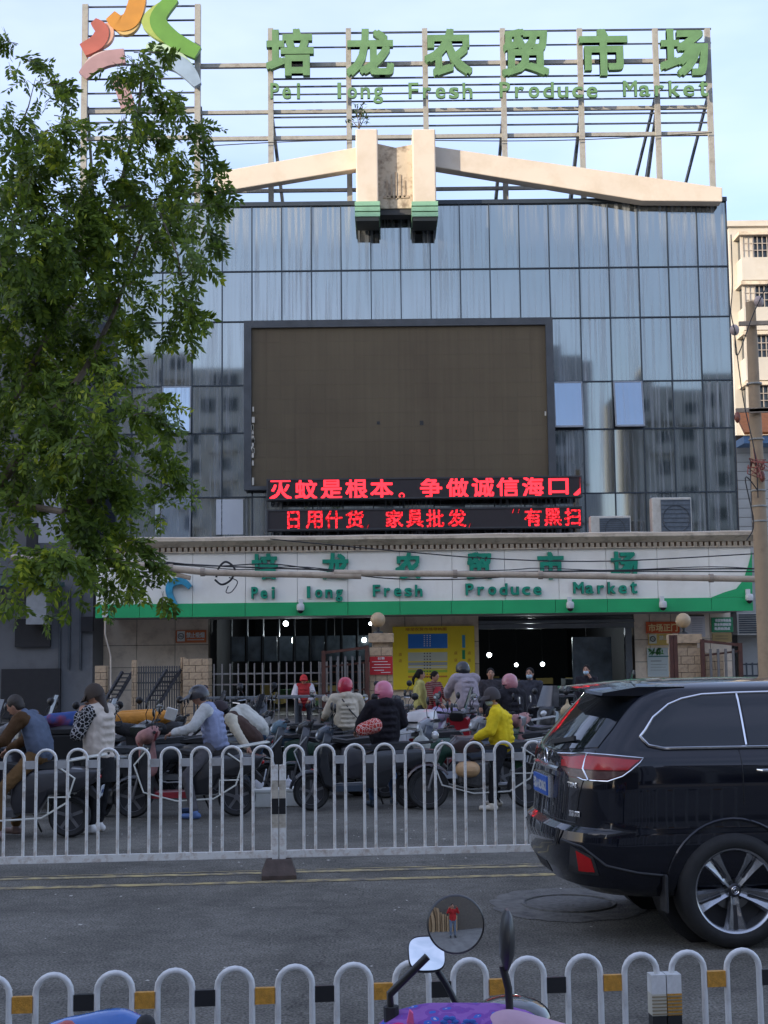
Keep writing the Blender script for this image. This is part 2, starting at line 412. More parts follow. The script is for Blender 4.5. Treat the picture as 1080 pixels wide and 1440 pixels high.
MB().bb((XL-1.55, YF+2.2, 0), (XL-.002, YF+13, zrow[0]-2.5)).build('side_wing', M('wing_panel', (.045, .055, .075), .25, 0, .1, .6, .05, 6), bld, org=BO)
# vertical and horizontal mullions
vm = unlink_mesh(MB().box((0, 0, 0), (.035, .06, 1)).build('mullion', mullm))
for x in xs: inst('mullion', vm, (x-BO[0], -.03, (zrow[0]+zrow[-1])/2), bld, scale=(1, 1, zrow[0]-zrow[-1]))
hm = unlink_mesh(MB().box((0, 0, 0), (1, .05, .04)).build('transom', mullm))
for z in zrow[:-1]: inst('transom', hm, ((XL+XR)/2-BO[0], -.035, z), bld, scale=(XR-XL+.04, 1, 1))
MB().bb((XL-.03, YF-.1, zrow[0]), (XR+.03, YF+14.05, zrow[0]+.14)).build('parapet_cap', mullm, bld, org=BO)
# panes, one mesh per row height
S0, S1 = at(343, 600, 43.6).x, at(776, 600, 43.6).x
pr = random.Random(11); pane_me = {}
OPEN = {(798, 570): 5.5, (884, 570): 5.5, (238, 578): 3.2, (238, 728): 3.5}
open_cells = {}
for (px, py), a in OPEN.items():
    q = at(px, py, YF)
    ci = max(i for i in range(len(xs)-1) if xs[i] <= q.x); ri = max(i for i in range(len(zrow)-1) if zrow[i] >= q.z)
    open_cells[(ci, ri)] = a
for ri in range(len(zrow)-1):
    h = zrow[ri]-zrow[ri+1]-.03
    for ci in range(len(xs)-1):
        wd = xs[ci+1]-xs[ci]-.03; cx = (xs[ci]+xs[ci+1])/2; cz = (zrow[ri]+zrow[ri+1])/2
        if 2 <= ri <= 4 and S0+.3 < xs[ci] and xs[ci+1] < S1-.3: continue
        if ri == 6: continue
        key = (round(wd, 2), round(h, 2))
        if key not in pane_me: pane_me[key] = unlink_mesh(MB().box((0, 0, 0), (wd, .012, h)).build('pane', glassm))
        if (ci, ri) in open_cells:
            ang = open_cells[(ci, ri)]; big = ang > 5
            fr = MB()
            for sx in (-1, 1): fr.box((sx*(wd/2-.02), 0, -h/2), (.045, .05, h))
            fr.box((0, 0, -.02), (wd-.09, .05, .045)); fr.box((0, 0, -h+.02), (wd-.09, .05, .06))
            wf = fr.build('window', M('window_frame', (.25, .26, .27), .4, .4), bld); wf.location = (cx-BO[0], -.09, cz+h/2); wf.rotation_euler = (R(-ang*1.6 if big else -ang), 0, 0)
            if big: wf['label'] = 'top-hung window pushed open at the foot'
            pn = MB().box((0, -.005, -h/2), (wd-.09, .012, h-.09)).build('pane', glass2, wf)
            MB().bb((cx-wd/2, YF+.02, cz-h/2), (cx+wd/2, YF+.06, cz+h/2)).build('window_opening', M('dark_void', (.02, .02, .022), .8), bld, org=BO)
            continue
        inst('pane', pane_me[key], (cx-BO[0], 0, cz), bld, rot=(R(pr.gauss(0, .22)), 0, R(pr.gauss(0, .22))))
# pale panels low on the left, painting bright reflections in glass panes
for px0, px1, py0, py1 in ((218, 259, 702, 752), (304, 342, 702, 752), (558, 560, 0, 0)):
    if py0 == 0: continue
    a, b = at(px0, py1, YF-.05), at(px1, py0, YF-.05); MB().bb((a.x, YF-.06, a.z), (b.x, YF-.04, b.z)).build('reflection_panel', M('painted_reflection', (.55, .57, .58), .35, 0, .06, 1), bld, org=BO)
# ------------------------------------------------------------------ pediment on the roof edge
YP = 43.3
def q2(px, py, Y=YP): p = at(px, py, Y); return (p.x, p.z)
mb = MB(); mb.prism([q2(300, 237), q2(502, 201), q2(502, 232), q2(300, 266)], YP+.35, YP+.75); mb.build('pediment_arm', cream, bld, org=BO, bevel=.03)
mb = MB(); mb.prism([q2(611, 204), q2(1017, 262), q2(1017, 282), q2(905, 281), q2(611, 233)], YP+.1, YP+.6); mb.build('pediment_arm', cream, bld, org=BO, bevel=.03)
for x0, x1, yt in ((501, 531, 181), (581, 612, 181)):
    a, b = at(x0, 286, YP-.5), at(x1, yt, YP-.5)
    pl = MB().bb((a.x, YP-.5, a.z), (b.x, YP+.7, b.z)).build('pediment_pillar', cream, bld, org=BO, bevel=.04)
    for k in range(3):
        za = at(x0, 290+k*7.6, YP-.5).z; zb = at(x0, 284+k*7.6, YP-.5).z
        MB().bb((a.x-.05, YP-.56, za), (b.x+.05, YP+.6, zb)).build('green_band', M('pale_green_band', (.22, .42, .27), .6, 0, .1, 3), pl, org=BO)
    z1 = at(x0, 311, YP-.5).z; zt = at(x0, 286, YP-.5).z
    MB().bb((a.x+.02, YP-.48, z1+.16), (b.x-.02, YP+.5, zt)).build('pillar_foot', M('dirty_cream', (.22, .21, .15), .7, 0, .2, 3), pl, org=BO)
    MB().bb((a.x-.01, YP-.52, z1), (b.x+.01, YP+.5, z1+.158)).build('pillar_base', M('dark_base', (.03, .035, .03), .6), pl, org=BO)
a, b = at(530, 294, YP), at(583, 204, YP)
stain = M('stained_cream', (.50, .42, .31), .8, 0, .1, 2, .3, 12, dirt=(.13, .09, .06), dscale=3.5, damt=.8)
ctr = MB().prism([(a.x-.02, a.z), (b.x+.02, a.z), (b.x+.02, b.z+.02), (.5*a.x+.5*b.x, b.z-.1), (a.x-.02, b.z+.06)], YP-.05, YP+.6).build('pediment_panel', stain, bld, org=BO)
mb = MB(); cx = (a.x+b.x)/2
for i in range(5): mb.box((cx-.28+i*.14, YP-.065, a.z+.62+.14*math.sin(PI*(i+.5)/5)), (.06, .03, .42+.5*math.sin(PI*(i+.5)/5)))
mb.box((cx, YP-.065, a.z+.38), (.85, .03, .08)); mb.build('relief_emblem', M('relief_plaster', (.34, .27, .19), .8, 0, .3, 8), ctr, org=BO)
MB().bb((a.x, YP, a.z-.2), (b.x, YP+.5, a.z-.01)).build('soffit', dwall, bld, org=BO)
# ------------------------------------------------------------------ brown LED screen
ys = 43.5
scr = thing('screen', (0.3, ys, at(560, 690, ys).z), 'large switched-off brown LED screen in a dark frame on the glass front', 'screen'); SO = tuple(scr.location)
a, b = at(343, 689, ys), at(777, 446, ys)
mb = MB(); fw = .24; MB
mb.bb((a.x, ys, a.z), (a.x+fw, YF-.12, b.z)); mb.bb((b.x-fw, ys, a.z), (b.x, YF-.12, b.z)); mb.bb((a.x+fw, ys, b.z-fw), (b.x-fw, YF-.12, b.z)); mb.bb((a.x+fw, ys, a.z), (b.x-fw, YF-.12, a.z+.12))
mb.build('frame', M('screen_frame', (.065, .07, .075), .5, .2, .2, 2), scr, org=SO)
brown = bpy.data.materials.new('led_brown'); brown.use_nodes = True
n = brown.node_tree; bs = n.nodes['Principled BSDF']; bs.inputs['Roughness'].default_value = .75; g = n.nodes.new('ShaderNodeNewGeometry')
bk = n.nodes.new('ShaderNodeTexNoise'); bk.inputs['Scale'].default_value = .35; bk.inputs['Detail'].default_value = 7; bk.inputs['Roughness'].default_value = .6
n.links.new(g.outputs['Position'], bk.inputs[0]); cr = n.nodes.new('ShaderNodeValToRGB')
cr.color_ramp.elements[0].color = (.088, .064, .036, 1); cr.color_ramp.elements[1].color = (.120, .092, .052, 1); cr.color_ramp.elements[0].position = .35; cr.color_ramp.elements[1].position = .65
oi = n.nodes.new('ShaderNodeObjectInfo'); rr2 = n.nodes.new('ShaderNodeMapRange'); rr2.inputs[3].default_value = .975; rr2.inputs[4].default_value = 1.02
hh = n.nodes.new('ShaderNodeHueSaturation'); n.links.new(oi.outputs['Random'], rr2.inputs[0]); n.links.new(rr2.outputs[0], hh.inputs['Value'])
mt = n.nodes.new('ShaderNodeMapping'); mt.inputs['Scale'].default_value = (9, 1, .25); n.links.new(g.outputs['Position'], mt.inputs[0])
st = n.nodes.new('ShaderNodeTexNoise'); st.inputs['Scale'].default_value = 1; st.inputs['Detail'].default_value = 4; n.links.new(mt.outputs[0], st.inputs[0])
ad = n.nodes.new('ShaderNodeMath'); ad.operation = 'MULTIPLY_ADD'; ad.inputs[1].default_value = .35; n.links.new(st.outputs[0], ad.inputs[0]); sb = n.nodes.new('ShaderNodeMath'); sb.operation = 'MULTIPLY'; sb.inputs[1].default_value = .68
n.links.new(bk.outputs[0], sb.inputs[0]); n.links.new(sb.outputs[0], ad.inputs[2]); n.links.new(ad.outputs[0], cr.inputs[0]); n.links.new(cr.outputs[0], hh.inputs['Color']); n.links.new(hh.outputs[0], bs.inputs['Base Color'])
x0, x1, z0, z1 = a.x+fw, b.x-fw, a.z+.12, b.z-fw
nx, nz_ = 20, 11; mw, mh_ = (x1-x0)/nx, (z1-z0)/nz_
mod = unlink_mesh(MB().box((0, 0, 0), (mw-.0025, .04, mh_-.0025)).build('screen_module', brown))
MB().bb((x0, ys+.18, z0), (x1, ys+.3, z1)).build('backing', dwall, scr, org=SO)
for i in range(nx):
    for j in range(nz_):
        inst('screen_module', mod, (x0+(i+.5)*mw-SO[0], .12+rnd.uniform(0, .004), z0+(j+.5)*mh_-SO[2]), scr)
mb = MB(); mb.box((at(593, 594, ys).x, ys+.097, at(593, 594, ys).z), (.12, .02, .14)); mb.box((at(532, 594, ys).x, ys+.098, at(532, 594, ys).z), (.1, .015, .1)); mb.build('missing_led_block', blackp, scr, org=SO)
mb = MB()
for i in range(16):
    py = rnd.uniform(575, 680); p = at(355.5+rnd.uniform(-1, 1), py, ys); mb.box((p.x, ys-.006, p.z), (.04+rnd.random()*.05, .01, .06+rnd.random()*.2))
for py in (580, 583): p = at(767, py, ys); mb.box((p.x, ys-.006, p.z), (.05, .01, .07))
mb.build('peeled_paint', M('peeled_cream', (.5, .47, .4), .8), scr, org=SO)['kind'] = 'stuff'
# ------------------------------------------------------------------ LED ticker
yt = 42.9
red = bpy.data.materials.new('red_led'); red.use_nodes = True
n = red.node_tree; em = n.nodes.new('ShaderNodeEmission'); em.inputs[0].default_value = (1, .022, .035, 1); em.inputs[1].default_value = 1.25
n.links.new(em.outputs[0], n.nodes['Material Output'].inputs[0])
red2 = red.copy(); red2.name = 'red_led_dotted'; n = red2.node_tree; em = [q for q in n.nodes if q.type == 'EMISSION'][0]
g = n.nodes.new('ShaderNodeNewGeometry'); vo = n.nodes.new('ShaderNodeTexNoise'); vo.inputs['Scale'].default_value = 14; n.links.new(g.outputs['Position'], vo.inputs[0])
r = n.nodes.new('ShaderNodeMapRange'); r.inputs[1].default_value = .42; r.inputs[2].default_value = .58; r.inputs[3].default_value = .15; r.inputs[4].default_value = 1.1; n.links.new(vo.outputs[0], r.inputs[0]); n.links.new(r.outputs[0], em.inputs[1])
tk = thing('led_ticker', (1.3, yt, at(600, 748, yt).z), 'red LED message board with two lines of Chinese text below the brown screen', 'display'); TO = tuple(tk.location)
ledbk = M('led_black', (.022, .016, .016), .6, 0, .1, 8)
def trow(y0, y1):
    a, b = at(377, y1, yt), at(816, y0, yt); zc_ = at(596, (y0+y1)/2, yt).z; hh_ = (b.z-a.z)/2 - .11
    fr = MB().bb((a.x, yt+.03, zc_-hh_), (b.x, yt+.5, zc_+hh_)); p = fr.build('display_panel', ledbk, tk, org=TO)
    f = MB(); f.bb((a.x-.05, yt, zc_+hh_), (b.x+.05, yt+.52, zc_+hh_+.05)); f.bb((a.x-.05, yt, zc_-hh_-.05), (b.x+.05, yt+.52, zc_-hh_)); f.bb((a.x-.05, yt, zc_-hh_), (a.x, yt+.52, zc_+hh_)); f.bb((b.x, yt, zc_-hh_), (b.x+.05, yt+.52, zc_+hh_))
    f.build('frame', M('ticker_frame', (.04, .04, .042), .5), p, org=TO)
    return zc_, hh_, a.x, b.x
zc1, h1, xa, xb = trow(666, 706); zc2, h2, _, _ = trow(709, 749)
def xat(px): return at(px, 700, yt).x
for ch, a_, b_ in (('灭', 379, 410), ('蚊', 415, 446), ('是', 451, 481), ('根', 486, 517), ('本', 521, 553), ('争', 591, 622), ('做', 628, 659), ('诚', 664, 695), ('信', 699, 730), ('海', 735, 765), ('口', 772, 800)):
    sq = .26 if ch == '口' else .33
    textobj('led_character', red, tk, ch, xat(a_), xat(b_), zc1-sq, zc1+sq, yt+.022, .006, .014, TO)
mb = MB(); p = xat(565); mb.torus((p, yt+.02, zc1-.24), .075, .018, 16, 4); put_text(mb, '人', xat(807), xat(838), zc1-.33, zc1+.33, yt+.022, .006, .02, clip=(xa, xb-.01)); mb.build('led_character', red, tk, org=TO)
for ch, a_, b_ in (('日', 404, 421), ('用', 430, 453), ('什', 457, 481), ('货', 486, 511), ('家', 542, 567), ('具', 571, 595), ('批', 599, 624), ('发', 629, 655), ('有', 737, 761), ('黑', 765, 789), ('扫', 793, 816)):
    textobj('led_character', red2, tk, ch, xat(a_), min(xat(b_), xb-.01), zc2-.28, zc2+.28, yt+.022, .006, .010, TO)
mb = MB()
for px in (518, 661): mb.bar((xat(px), yt+.022, zc2-.17), (xat(px)-.05, yt+.022, zc2-.30), .05, .01)
for px in (722, 730): mb.bar((xat(px), yt+.022, zc2+.26), (xat(px)-.04, yt+.022, zc2+.14), .05, .01)
mb.build('led_punctuation', red2, tk, org=TO)
# ------------------------------------------------------------------ roof sign on its lattice
YS = 44.6
sign = thing('roof_sign', (3.3, YS, zrow[0]), 'tall rooftop lattice carrying faded green Chinese and English market letters', 'sign'); GO = tuple(sign.location)
def seg(name, px0, py0, px1, py1, Y0, Y1, wd, m_, par=None, org=None):
    a, b = at(px0, py0, Y0), at(px1, py1, Y1); return MB().bar(a, b, wd).build(name, m_, par if par is not None else sign, org=org or GO)
for px, pb in ((381, 290), (491, 292), (599, 210), (709, 290), (818, 288), (925, 255), (999, 258)):
    xx = at(px, 170, YS).x; MB().bb((xx-.09, YS-.08, zrow[0]-.1), (xx+.09, YS+.08, at(px, 41, YS).z)).build('post', steelgrey, sign, org=GO)
    if px in (381, 709, 818, 925):
        for dy, wd in ((2.2, .1), (2.9, .08)):
            MB().bar((xx, YS+.1, at(px, 150, YS).z), (xx+(.35 if px < 600 else -.25), YS+dy, zrow[0]), wd).build('brace', darksteel, sign, org=GO)
for px in (925, 999):
    xx = at(px, 170, YS).x; MB().bar((xx, YS+.1, at(px, 130, YS).z), (xx-.9, YS+2.0, zrow[0]), .08).build('brace', darksteel, sign, org=GO)
for py, wd in ((42, .055), (62, .045), (86, .14), (106, .05), (117, .05), (128, .045), (139, .045), (152, .12), (160, .05), (174, .05), (189, .13), (263, .11)):
    xL = 381 if wd < .1 else (281 if py != 263 else 300)
    z = at(690, py, YS).z
    xa_, xb_ = at(xL, py, YS).x, at(1001 if py != 263 else 860, py, YS).x
    MB().bb((xa_, YS+.09, z-wd/2), (xb_, YS+.09+wd, z+wd/2)).build('rail', steelgrey if wd > .1 else darksteel, sign, org=GO)
RC = (('培', 374, 441), ('龙', 487, 554), ('农', 597, 664), ('贸', 706, 772), ('市', 815, 883), ('场', 929, 996))
yL = YS-.42
for ch, a_, b_ in RC:
    zb, zt = at((a_+b_)/2, 106, yL).z, at((a_+b_)/2, 40, yL).z
    textobj('sign_character', letgreenroof, sign, ch, at(a_, 70, yL).x, at(b_, 70, yL).x, zb, zt, yL, .22, .058, GO)
for wd, a_, b_, top, bot in (('Pei', 378, 428, 117, 140), ('long', 468, 541, 116, 147), ('Fresh', 572, 667, 115, 138), ('Produce', 700, 843, 115, 138), ('Market', 876, 1000, 112, 137)):
    # letters one by one, spaced as on the roof
    cw = (b_-a_)/len(wd)
    for i, ch in enumerate(wd):
        asc = ch in 'PFMlhdkt' or ch == 'i'; desc = ch == 'g'
        base = 138.5 if wd == 'Pei' else 138 if wd in ('long', 'Fresh') else 137 if wd == 'Produce' else 135
        hgt = 22 if asc else 15.5
        fw_ = {'i': .3, 'l': .3, 't': .62, 'r': .62, 'M': .95}.get(ch, .74)
        cxp = a_ + (i+.5)*cw
        textobj('sign_letter', letgreenroof, sign, ch, at(cxp-cw*fw_/2, 128, yL).x, at(cxp+cw*fw_/2, 128, yL).x, at(cxp, base+(7 if desc else 0), yL).z, at(cxp, base-hgt, yL).z, yL, .10, .012, GO)
# wires above the roof
mb = MB()
for k in range(1):
    pts = [at(281+i*36, 206 - 4*math.sin(i/3.) - (i*.9), YS-.2) for i in range(21)]
    mb.tube(pts, .018, 4)
mb.build('wire', M('cable_black', (.02, .02, .02), .6), sign, org=GO)
# ------------------------------------------------------------------ logo sign left
logo = thing('logo_sign', (-8.5, YS, 15), 'narrow rooftop lattice with a colourful curved-stroke figure emblem behind the tree', 'sign'); LO = tuple(logo.location)
for px in (119, 278):
    xx = at(px, 120, YS).x; MB().bb((xx-.1, YS-.08, 12), (xx+.1, YS+.08, at(px, 7, YS).z)).build('post', steelgrey, logo, org=LO)
    seg('brace', px+4, 150, px+14, 300, YS+.1, YS+2.2, .09, darksteel, logo, LO)
for i, py in enumerate((7, 27, 48, 69, 89, 109, 129, 150, 154.5, 170, 192)):
    wd = .05 if i not in (8, 10) else .13
    z = at(200, py, YS).z; MB().bb((at(119, 100, YS).x, YS+.09, z-wd/2), (at(278, 100, YS).x, YS+.09+wd, z+wd/2)).build('rail', darksteel if wd < .1 else steelgrey, logo, org=LO)
def stroke(pts, w0, w1, Y, depth, m_, parent, org, name='emblem_stroke', wm=None):
    # curved ribbon through pixel points
    P = [at(x, y, Y) for x, y in pts]; n = 14; Q = []
    for i in range(len(P)-1):
        p0, p1, p2, p3 = P[max(i-1, 0)], P[i], P[i+1], P[min(i+2, len(P)-1)]
        for k in range(n//2):
            t = k/(n//2); Q.append(.5*((2*p1)+(p2-p0)*t+(2*p0-5*p1+4*p2-p3)*t*t+(-p0+3*p1-3*p2+p3)*t**3))
    Q.append(P[-1]); L_, R_ = [], []
    for i, q in enumerate(Q):
        d = (Q[min(i+1, len(Q)-1)]-Q[max(i-1, 0)]).normalized(); s = i/(len(Q)-1)
        wd = w0+(w1-w0)*s
        if wm: wd = w0*(1-s)**2 + 2*wm*s*(1-s)*1.0 + w1*s*s
        nrm = Vector((-d.z, 0, d.x))*wd/2; L_.append(q+nrm); R_.append(q-nrm)
    m = len(L_); V = L_+R_; V = V + [v+Vector((0, depth, 0)) for v in V]
    F = [(i, i+1, i+1+m, i+m) for i in range(m-1)] + [(i+2*m, i+3*m, i+1+3*m, i+1+2*m) for i in range(m-1)]
    F += [(i, i+2*m, i+1+2*m, i+1) for i in range(m-1)] + [(i+m, i+1+m, i+1+3*m, i+3*m) for i in range(m-1)] + [(0, m, 3*m, 2*m), (m-1, 3*m-1, 4*m-1, 2*m-1)]
    return MB().add(V, F).build(name, m_, parent, org=org)
yl = YS-.4
lc = lambda nm, c: M(nm, c, .5, 0, .12, 2)
stroke([(116, 70), (137, 58), (143, 42), (131, 29)], .45, .25, yl, .2, lc('coral', (.36, .09, .06)), logo, LO, wm=.7)
stroke([(118, 73), (148, 58), (154, 42), (147, 34)], .12, .15, yl+.03, .2, lc('pale_coral', (.55, .30, .20)), logo, LO, wm=.45)
stroke([(155, 21), (168, 32), (184, 26), (193, 0), (192, -8)], .4, .45, yl, .2, lc('orange', (.46, .20, .02)), logo, LO, wm=.8)
stroke([(156, 28), (174, 43), (190, 32), (198, 0)], .12, .15, yl+.03, .2, lc('pale_orange', (.52, .35, .12)), logo, LO, wm=.5)
stroke([(244, -4), (222, 26), (240, 52), (278, 74)], .4, .45, yl, .2, lc('leaf_green', (.10, .24, .03)), logo, LO, wm=.75)
stroke([(228, 4), (206, 28), (222, 48), (252, 64)], .15, .12, yl+.03, .2, lc('lime', (.30, .37, .08)), logo, LO, wm=.6)
stroke([(218, 82), (248, 88), (266, 102), (278, 119)], .45, .25, yl, .2, lc('slate_blue', (.24, .32, .40)), logo, LO, wm=.75)
stroke([(205, 65), (236, 71), (262, 90), (276, 108)], .2, .12, yl+.03, .2, lc('pale_mint', (.38, .50, .34)), logo, LO, wm=.6)
stroke([(116, 106), (130, 92), (150, 82), (175, 78)], .35, .5, yl, .2, lc('dusty_pink', (.33, .20, .20)), logo, LO, wm=.6)
stroke([(117, 98), (130, 84), (150, 76), (170, 74)], .12, .2, yl+.03, .2, lc('pale_pink', (.50, .40, .37)), logo, LO, wm=.4)
stroke([(163, 108), (172, 126), (180, 150)], .4, .5, yl, .2, lc('dusty_pink', (.33, .20, .20)), logo, LO, wm=.5)
# small plant growing on the pediment
pp = at(505, 181, YP); pl = thing('roof_plant', tuple(pp), 'small leafy weed growing on top of the left pediment pillar', 'plant')
leafm = M('weed_leaf', (.05, .09, .02), .6, 0, .4, 9)
mb = MB(); mb2 = MB()
for i in range(5):
    e = Vector((rnd.uniform(-.45, .35), rnd.uniform(-.2, .2), rnd.uniform(.35, .85))); mb.tube([(0, 0, 0), e*.5+Vector((0, 0, .08)), e], [.02, .012, .006], 5)
    for k in range(14):
        c = e*rnd.uniform(.5, 1.05)+Vector((rnd.gauss(0, .07), rnd.gauss(0, .07), rnd.gauss(0, .06))); d = Vector((rnd.gauss(0, 1), rnd.gauss(0, 1), rnd.gauss(0, 1))).normalized()*.09; s_ = d.orthogonal().normalized()*.035
        mb2.add([c-d, c+s_, c+d, c-s_], [(0, 1, 2, 3)])
mb.build('stem', M('twig', (.10, .08, .05), .8), pl); mb2.build('leaves', leafm, pl, fix=False)
# ================================================================== CANOPY WITH THE MARKET NAME
YC = 38.0
cn = thing('name_canopy', (1.2, YC, at(600, 868, YC).z), 'cream shop fascia with green stripe and dark green raised market letters above the entrances', 'sign'); CO = tuple(cn.location)
def X(px, Y=YC, py=820): return at(px, py, Y).x
def Z(py, Y=YC, px=600): return at(px, py, Y).z
def pbox(mb, px0, py0, px1, py1, Y0, Y1, mi=None):
    a = at((px0+px1)/2, py1, Y0); b = at((px0+px1)/2, py0, Y0); return mb.bb((X(px0, Y0, (py0+py1)/2), Y0, a.z), (X(px1, Y0, (py0+py1)/2), Y1, b.z), mi)
zg0, zg1, zw1, zd1, zt1 = Z(864), Z(845), Z(774), Z(766), Z(755.5)
xl, xr = X(135), X(1057)
MB().bb((xl+.03, YC+.1, zg0+.02), (xr-.03, 41.9, zw1)).build('core', M('canopy_core', (.25, .24, .22), .8), cn, org=CO)
seams = [135, 196, 271, 345, 418, 489, 562, 636, 710, 786, 853, 925, 998, 1057]
for i in range(len(seams)-1):
    a, b = X(seams[i]), X(seams[i+1])
    if i < 12: MB().bb((a+.006, YC, zg1), (b-.006, YC+.09, zw1)).build('fascia_panel', boardwhite, cn, org=CO)
    else: MB().bb((a+.006, YC, zg1), (b, YC+.09, zw1)).build('fascia_panel', boardwhite, cn, org=CO)
gs = [135, 197, 271, 345, 418, 489, 562, 634, 706, 780, 853, 926, 999, 1057]
for i in range(len(gs)-1):
    MB().bb((X(gs[i])+.006, YC-.06, zg0), (X(gs[i+1])-.006, YC+.07, zg1-.002)).build('green_panel', green, cn, org=CO)
# green swoosh at the right end
sw = [(1000, 846), (1018, 833), (1035, 828), (1045, 816), (1052, 795), (1057, 776), (1058, 846)]
MB().prism([(at(x, y, YC).x, max(at(x, y, YC).z, zg1+.004)) for x, y in sw], YC-.03, YC-.004).build('green_swoosh', green, cn, org=CO)
# cornice
xcl, xcr = X(160), X(1064)
mb = MB(); mb.prism([(YC+.3, zd1), (YC-.12, zd1), (YC-.17, zd1+.04), (YC-.34, zt1-.1), (YC-.42, zt1-.07), (YC-.42, zt1), (YC+.3, zt1)], xcl, xcr, 'X'); mb.build('cornice', creamtrim, cn, org=CO)
MB().bb((xcl, YC-.10, zw1), (xcr, YC+.28, zw1+.03)).build('cornice_bead', creamtrim, cn, org=CO)
MB().bb((xcl+.04, YC-.02, zw1+.03), (xcr-.04, YC+.27, zd1)).build('dentil_backing', M('dentil_back', (.20, .12, .07), .8, 0, .2, 3), cn, org=CO)
dm = unlink_mesh(MB().box((0, 0, 0), (.1, .09, zd1-zw1-.05)).build('dentil', creamtrim)); nd = 112
for i in range(nd): inst('dentil', dm, (xcl+.1+(xcr-xcl-.2)*i/(nd-1)-CO[0], -.065, (zw1+zd1)/2+.012-CO[2]), cn)
MB().bb((xcl, YC+.3, zd1-.02), (xcr, 43.8, zt1-.01)).build('canopy_roof', M('canopy_roof', (.2, .19, .18), .9), cn, org=CO)
mb = MB(); mb.tube([(xcl+.1, YC-.3, zt1+.03)] + [(xcl+(xcr-xcl)*i/20, YC-.3, zt1+.03+.01*math.sin(i*1.7)) for i in range(1, 21)], .03, 6); mb.build('conduit', cream, cn, org=CO)
# letters
for ch, a_, b_ in (('培', 354, 391), ('龙', 453, 491), ('农', 556, 592), ('贸', 656, 692), ('市', 756, 793), ('场', 859, 897)):
    c = (a_+b_)/2; textobj('canopy_character', letgreen, cn, ch, X(a_), X(b_), Z(815, px=c), Z(778.5 + (c-372)*-.006, px=c), YC-.10, .095, .027, CO)
for wd, a_, b_, base in (('Pei', 352, 391, 842), ('long', 427, 484, 841), ('Fresh', 522, 596, 839), ('Produce', 652, 763, 837), ('Market', 805, 898, 835)):
    cw = (b_-a_)/len(wd)
    for i, ch in enumerate(wd):
        asc = ch in 'PFMlhdkti'; desc = ch == 'g'; hg = 16.5 if asc else 12
        fw_ = {'i': .34, 'l': .34, 't': .62, 'r': .6, 'M': .95}.get(ch, .72); cp = a_+(i+.5)*cw
        textobj('canopy_letter', letgreen, cn, ch, X(cp-cw*fw_/2), X(cp+cw*fw_/2), Z(base+(5 if desc else 0), px=cp), Z(base-hg, px=cp), YC-.12, .115, .011, CO)
stroke([(246, 851), (238, 835), (240, 821), (256, 817), (267, 826)], .12, .13, YC-.2, .19, M('logo_blue', (.03, .25, .38), .4, 0, .3, 5), cn, CO, wm=.28)
# cameras under the canopy
def cctv(px, py, Y=YC-.1):
    p = at(px, py, Y); t = thing('security_camera', (p.x, Y, p.z), 'x', 'camera', 'dome cameras on the green stripe')
    wp = M('camera_white', (.6, .6, .58), .35)
    MB().box((0, .02, .12), (.12, .08, .14)).build('bracket', wp, t)
    MB().lathe([(.0, .06), (.09, .05), (.11, 0), (.11, -.1), (.095, -.13)], (0, -.12, 0), 14).build('housing', wp, t, smooth=True)
    MB().ball((0, -.12, -.13), .09, 12).build('lens_dome', M('lens_black', (.01, .01, .012), .1), t, smooth=True)
    return t
for px, py, lb in ((423, 852, 'white dome camera on the green stripe above the dark left entrance'), (801, 849, 'white dome camera on the green stripe above the wide entrance, under the word Market'), (931, 848, 'white dome camera on the green stripe above the orange gate sign'), (1052, 838, 'white dome camera at the far right end of the green stripe')):
    cctv(px, py)['label'] = lb
p = at(148, 862, YC-.12); t = thing('flood_lamp', tuple(p), 'small white lamp with hanging cable at the left end of the green stripe', 'lamp')
MB().box((0, 0, 0), (.14, .12, .26)).build('housing', M('camera_white', (.6, .6, .58), .35), t, bevel=.02); mb = MB(); mb.tube([(0, 0, -.1), (-.02, .1, -.6), (.1, .3, -1.2), (.12, .3, -2.6)], .025, 6); mb.build('cable', cream, t)
# air conditioners standing on the canopy
def aircon(px0, py0, px1, py1, lab):
    Y = 40.2; a, b = at(px0, py1, Y), at(px1, py0, Y); h = b.z-a.z; wd = b.x-a.x; z0 = zt1; h = b.z-z0
    t = thing('air_conditioner', ((a.x+b.x)/2, Y, z0), lab, 'air conditioner'); bod = M('aircon_beige', (.52, .49, .42), .5, 0, .08, 3, dirt=(.3, .25, .18), dscale=4, damt=.5)
    MB().bb((-wd/2, 0, .06), (wd/2, .4, h)).build('casing', bod, t, bevel=.03)
    g = MB().bb((-wd*.28, -.02, .12), (wd*.47, .005, h-.07)).build('grille', M('aircon_grille', (.10, .12, .14), .6, 0, .2, 12), t)
    f = MB(); cxg = wd*.10; r = min(h*.38, wd*.34); f.torus((cxg, -.03, h*.5), r, .015, 24, 5)
    for i in range(9): f.bb((-wd*.27, -.035, .15+i*(h-.26)/8), (wd*.46, -.024, .165+i*(h-.26)/8))
    f.build('fan_guard', M('guard_dark', (.05, .06, .07), .5), g)
    for s in (-1, 1): MB().bb((s*wd*.35-.04, 0, 0), (s*wd*.35+.04, .4, .06)).build('foot', darksteel, t)
    return t
aircon(831, 725, 887, 752, 'low beige air conditioner standing on the canopy roof')
aircon(918, 699, 972, 752, 'tall beige air conditioner standing on the canopy roof under the right windows')
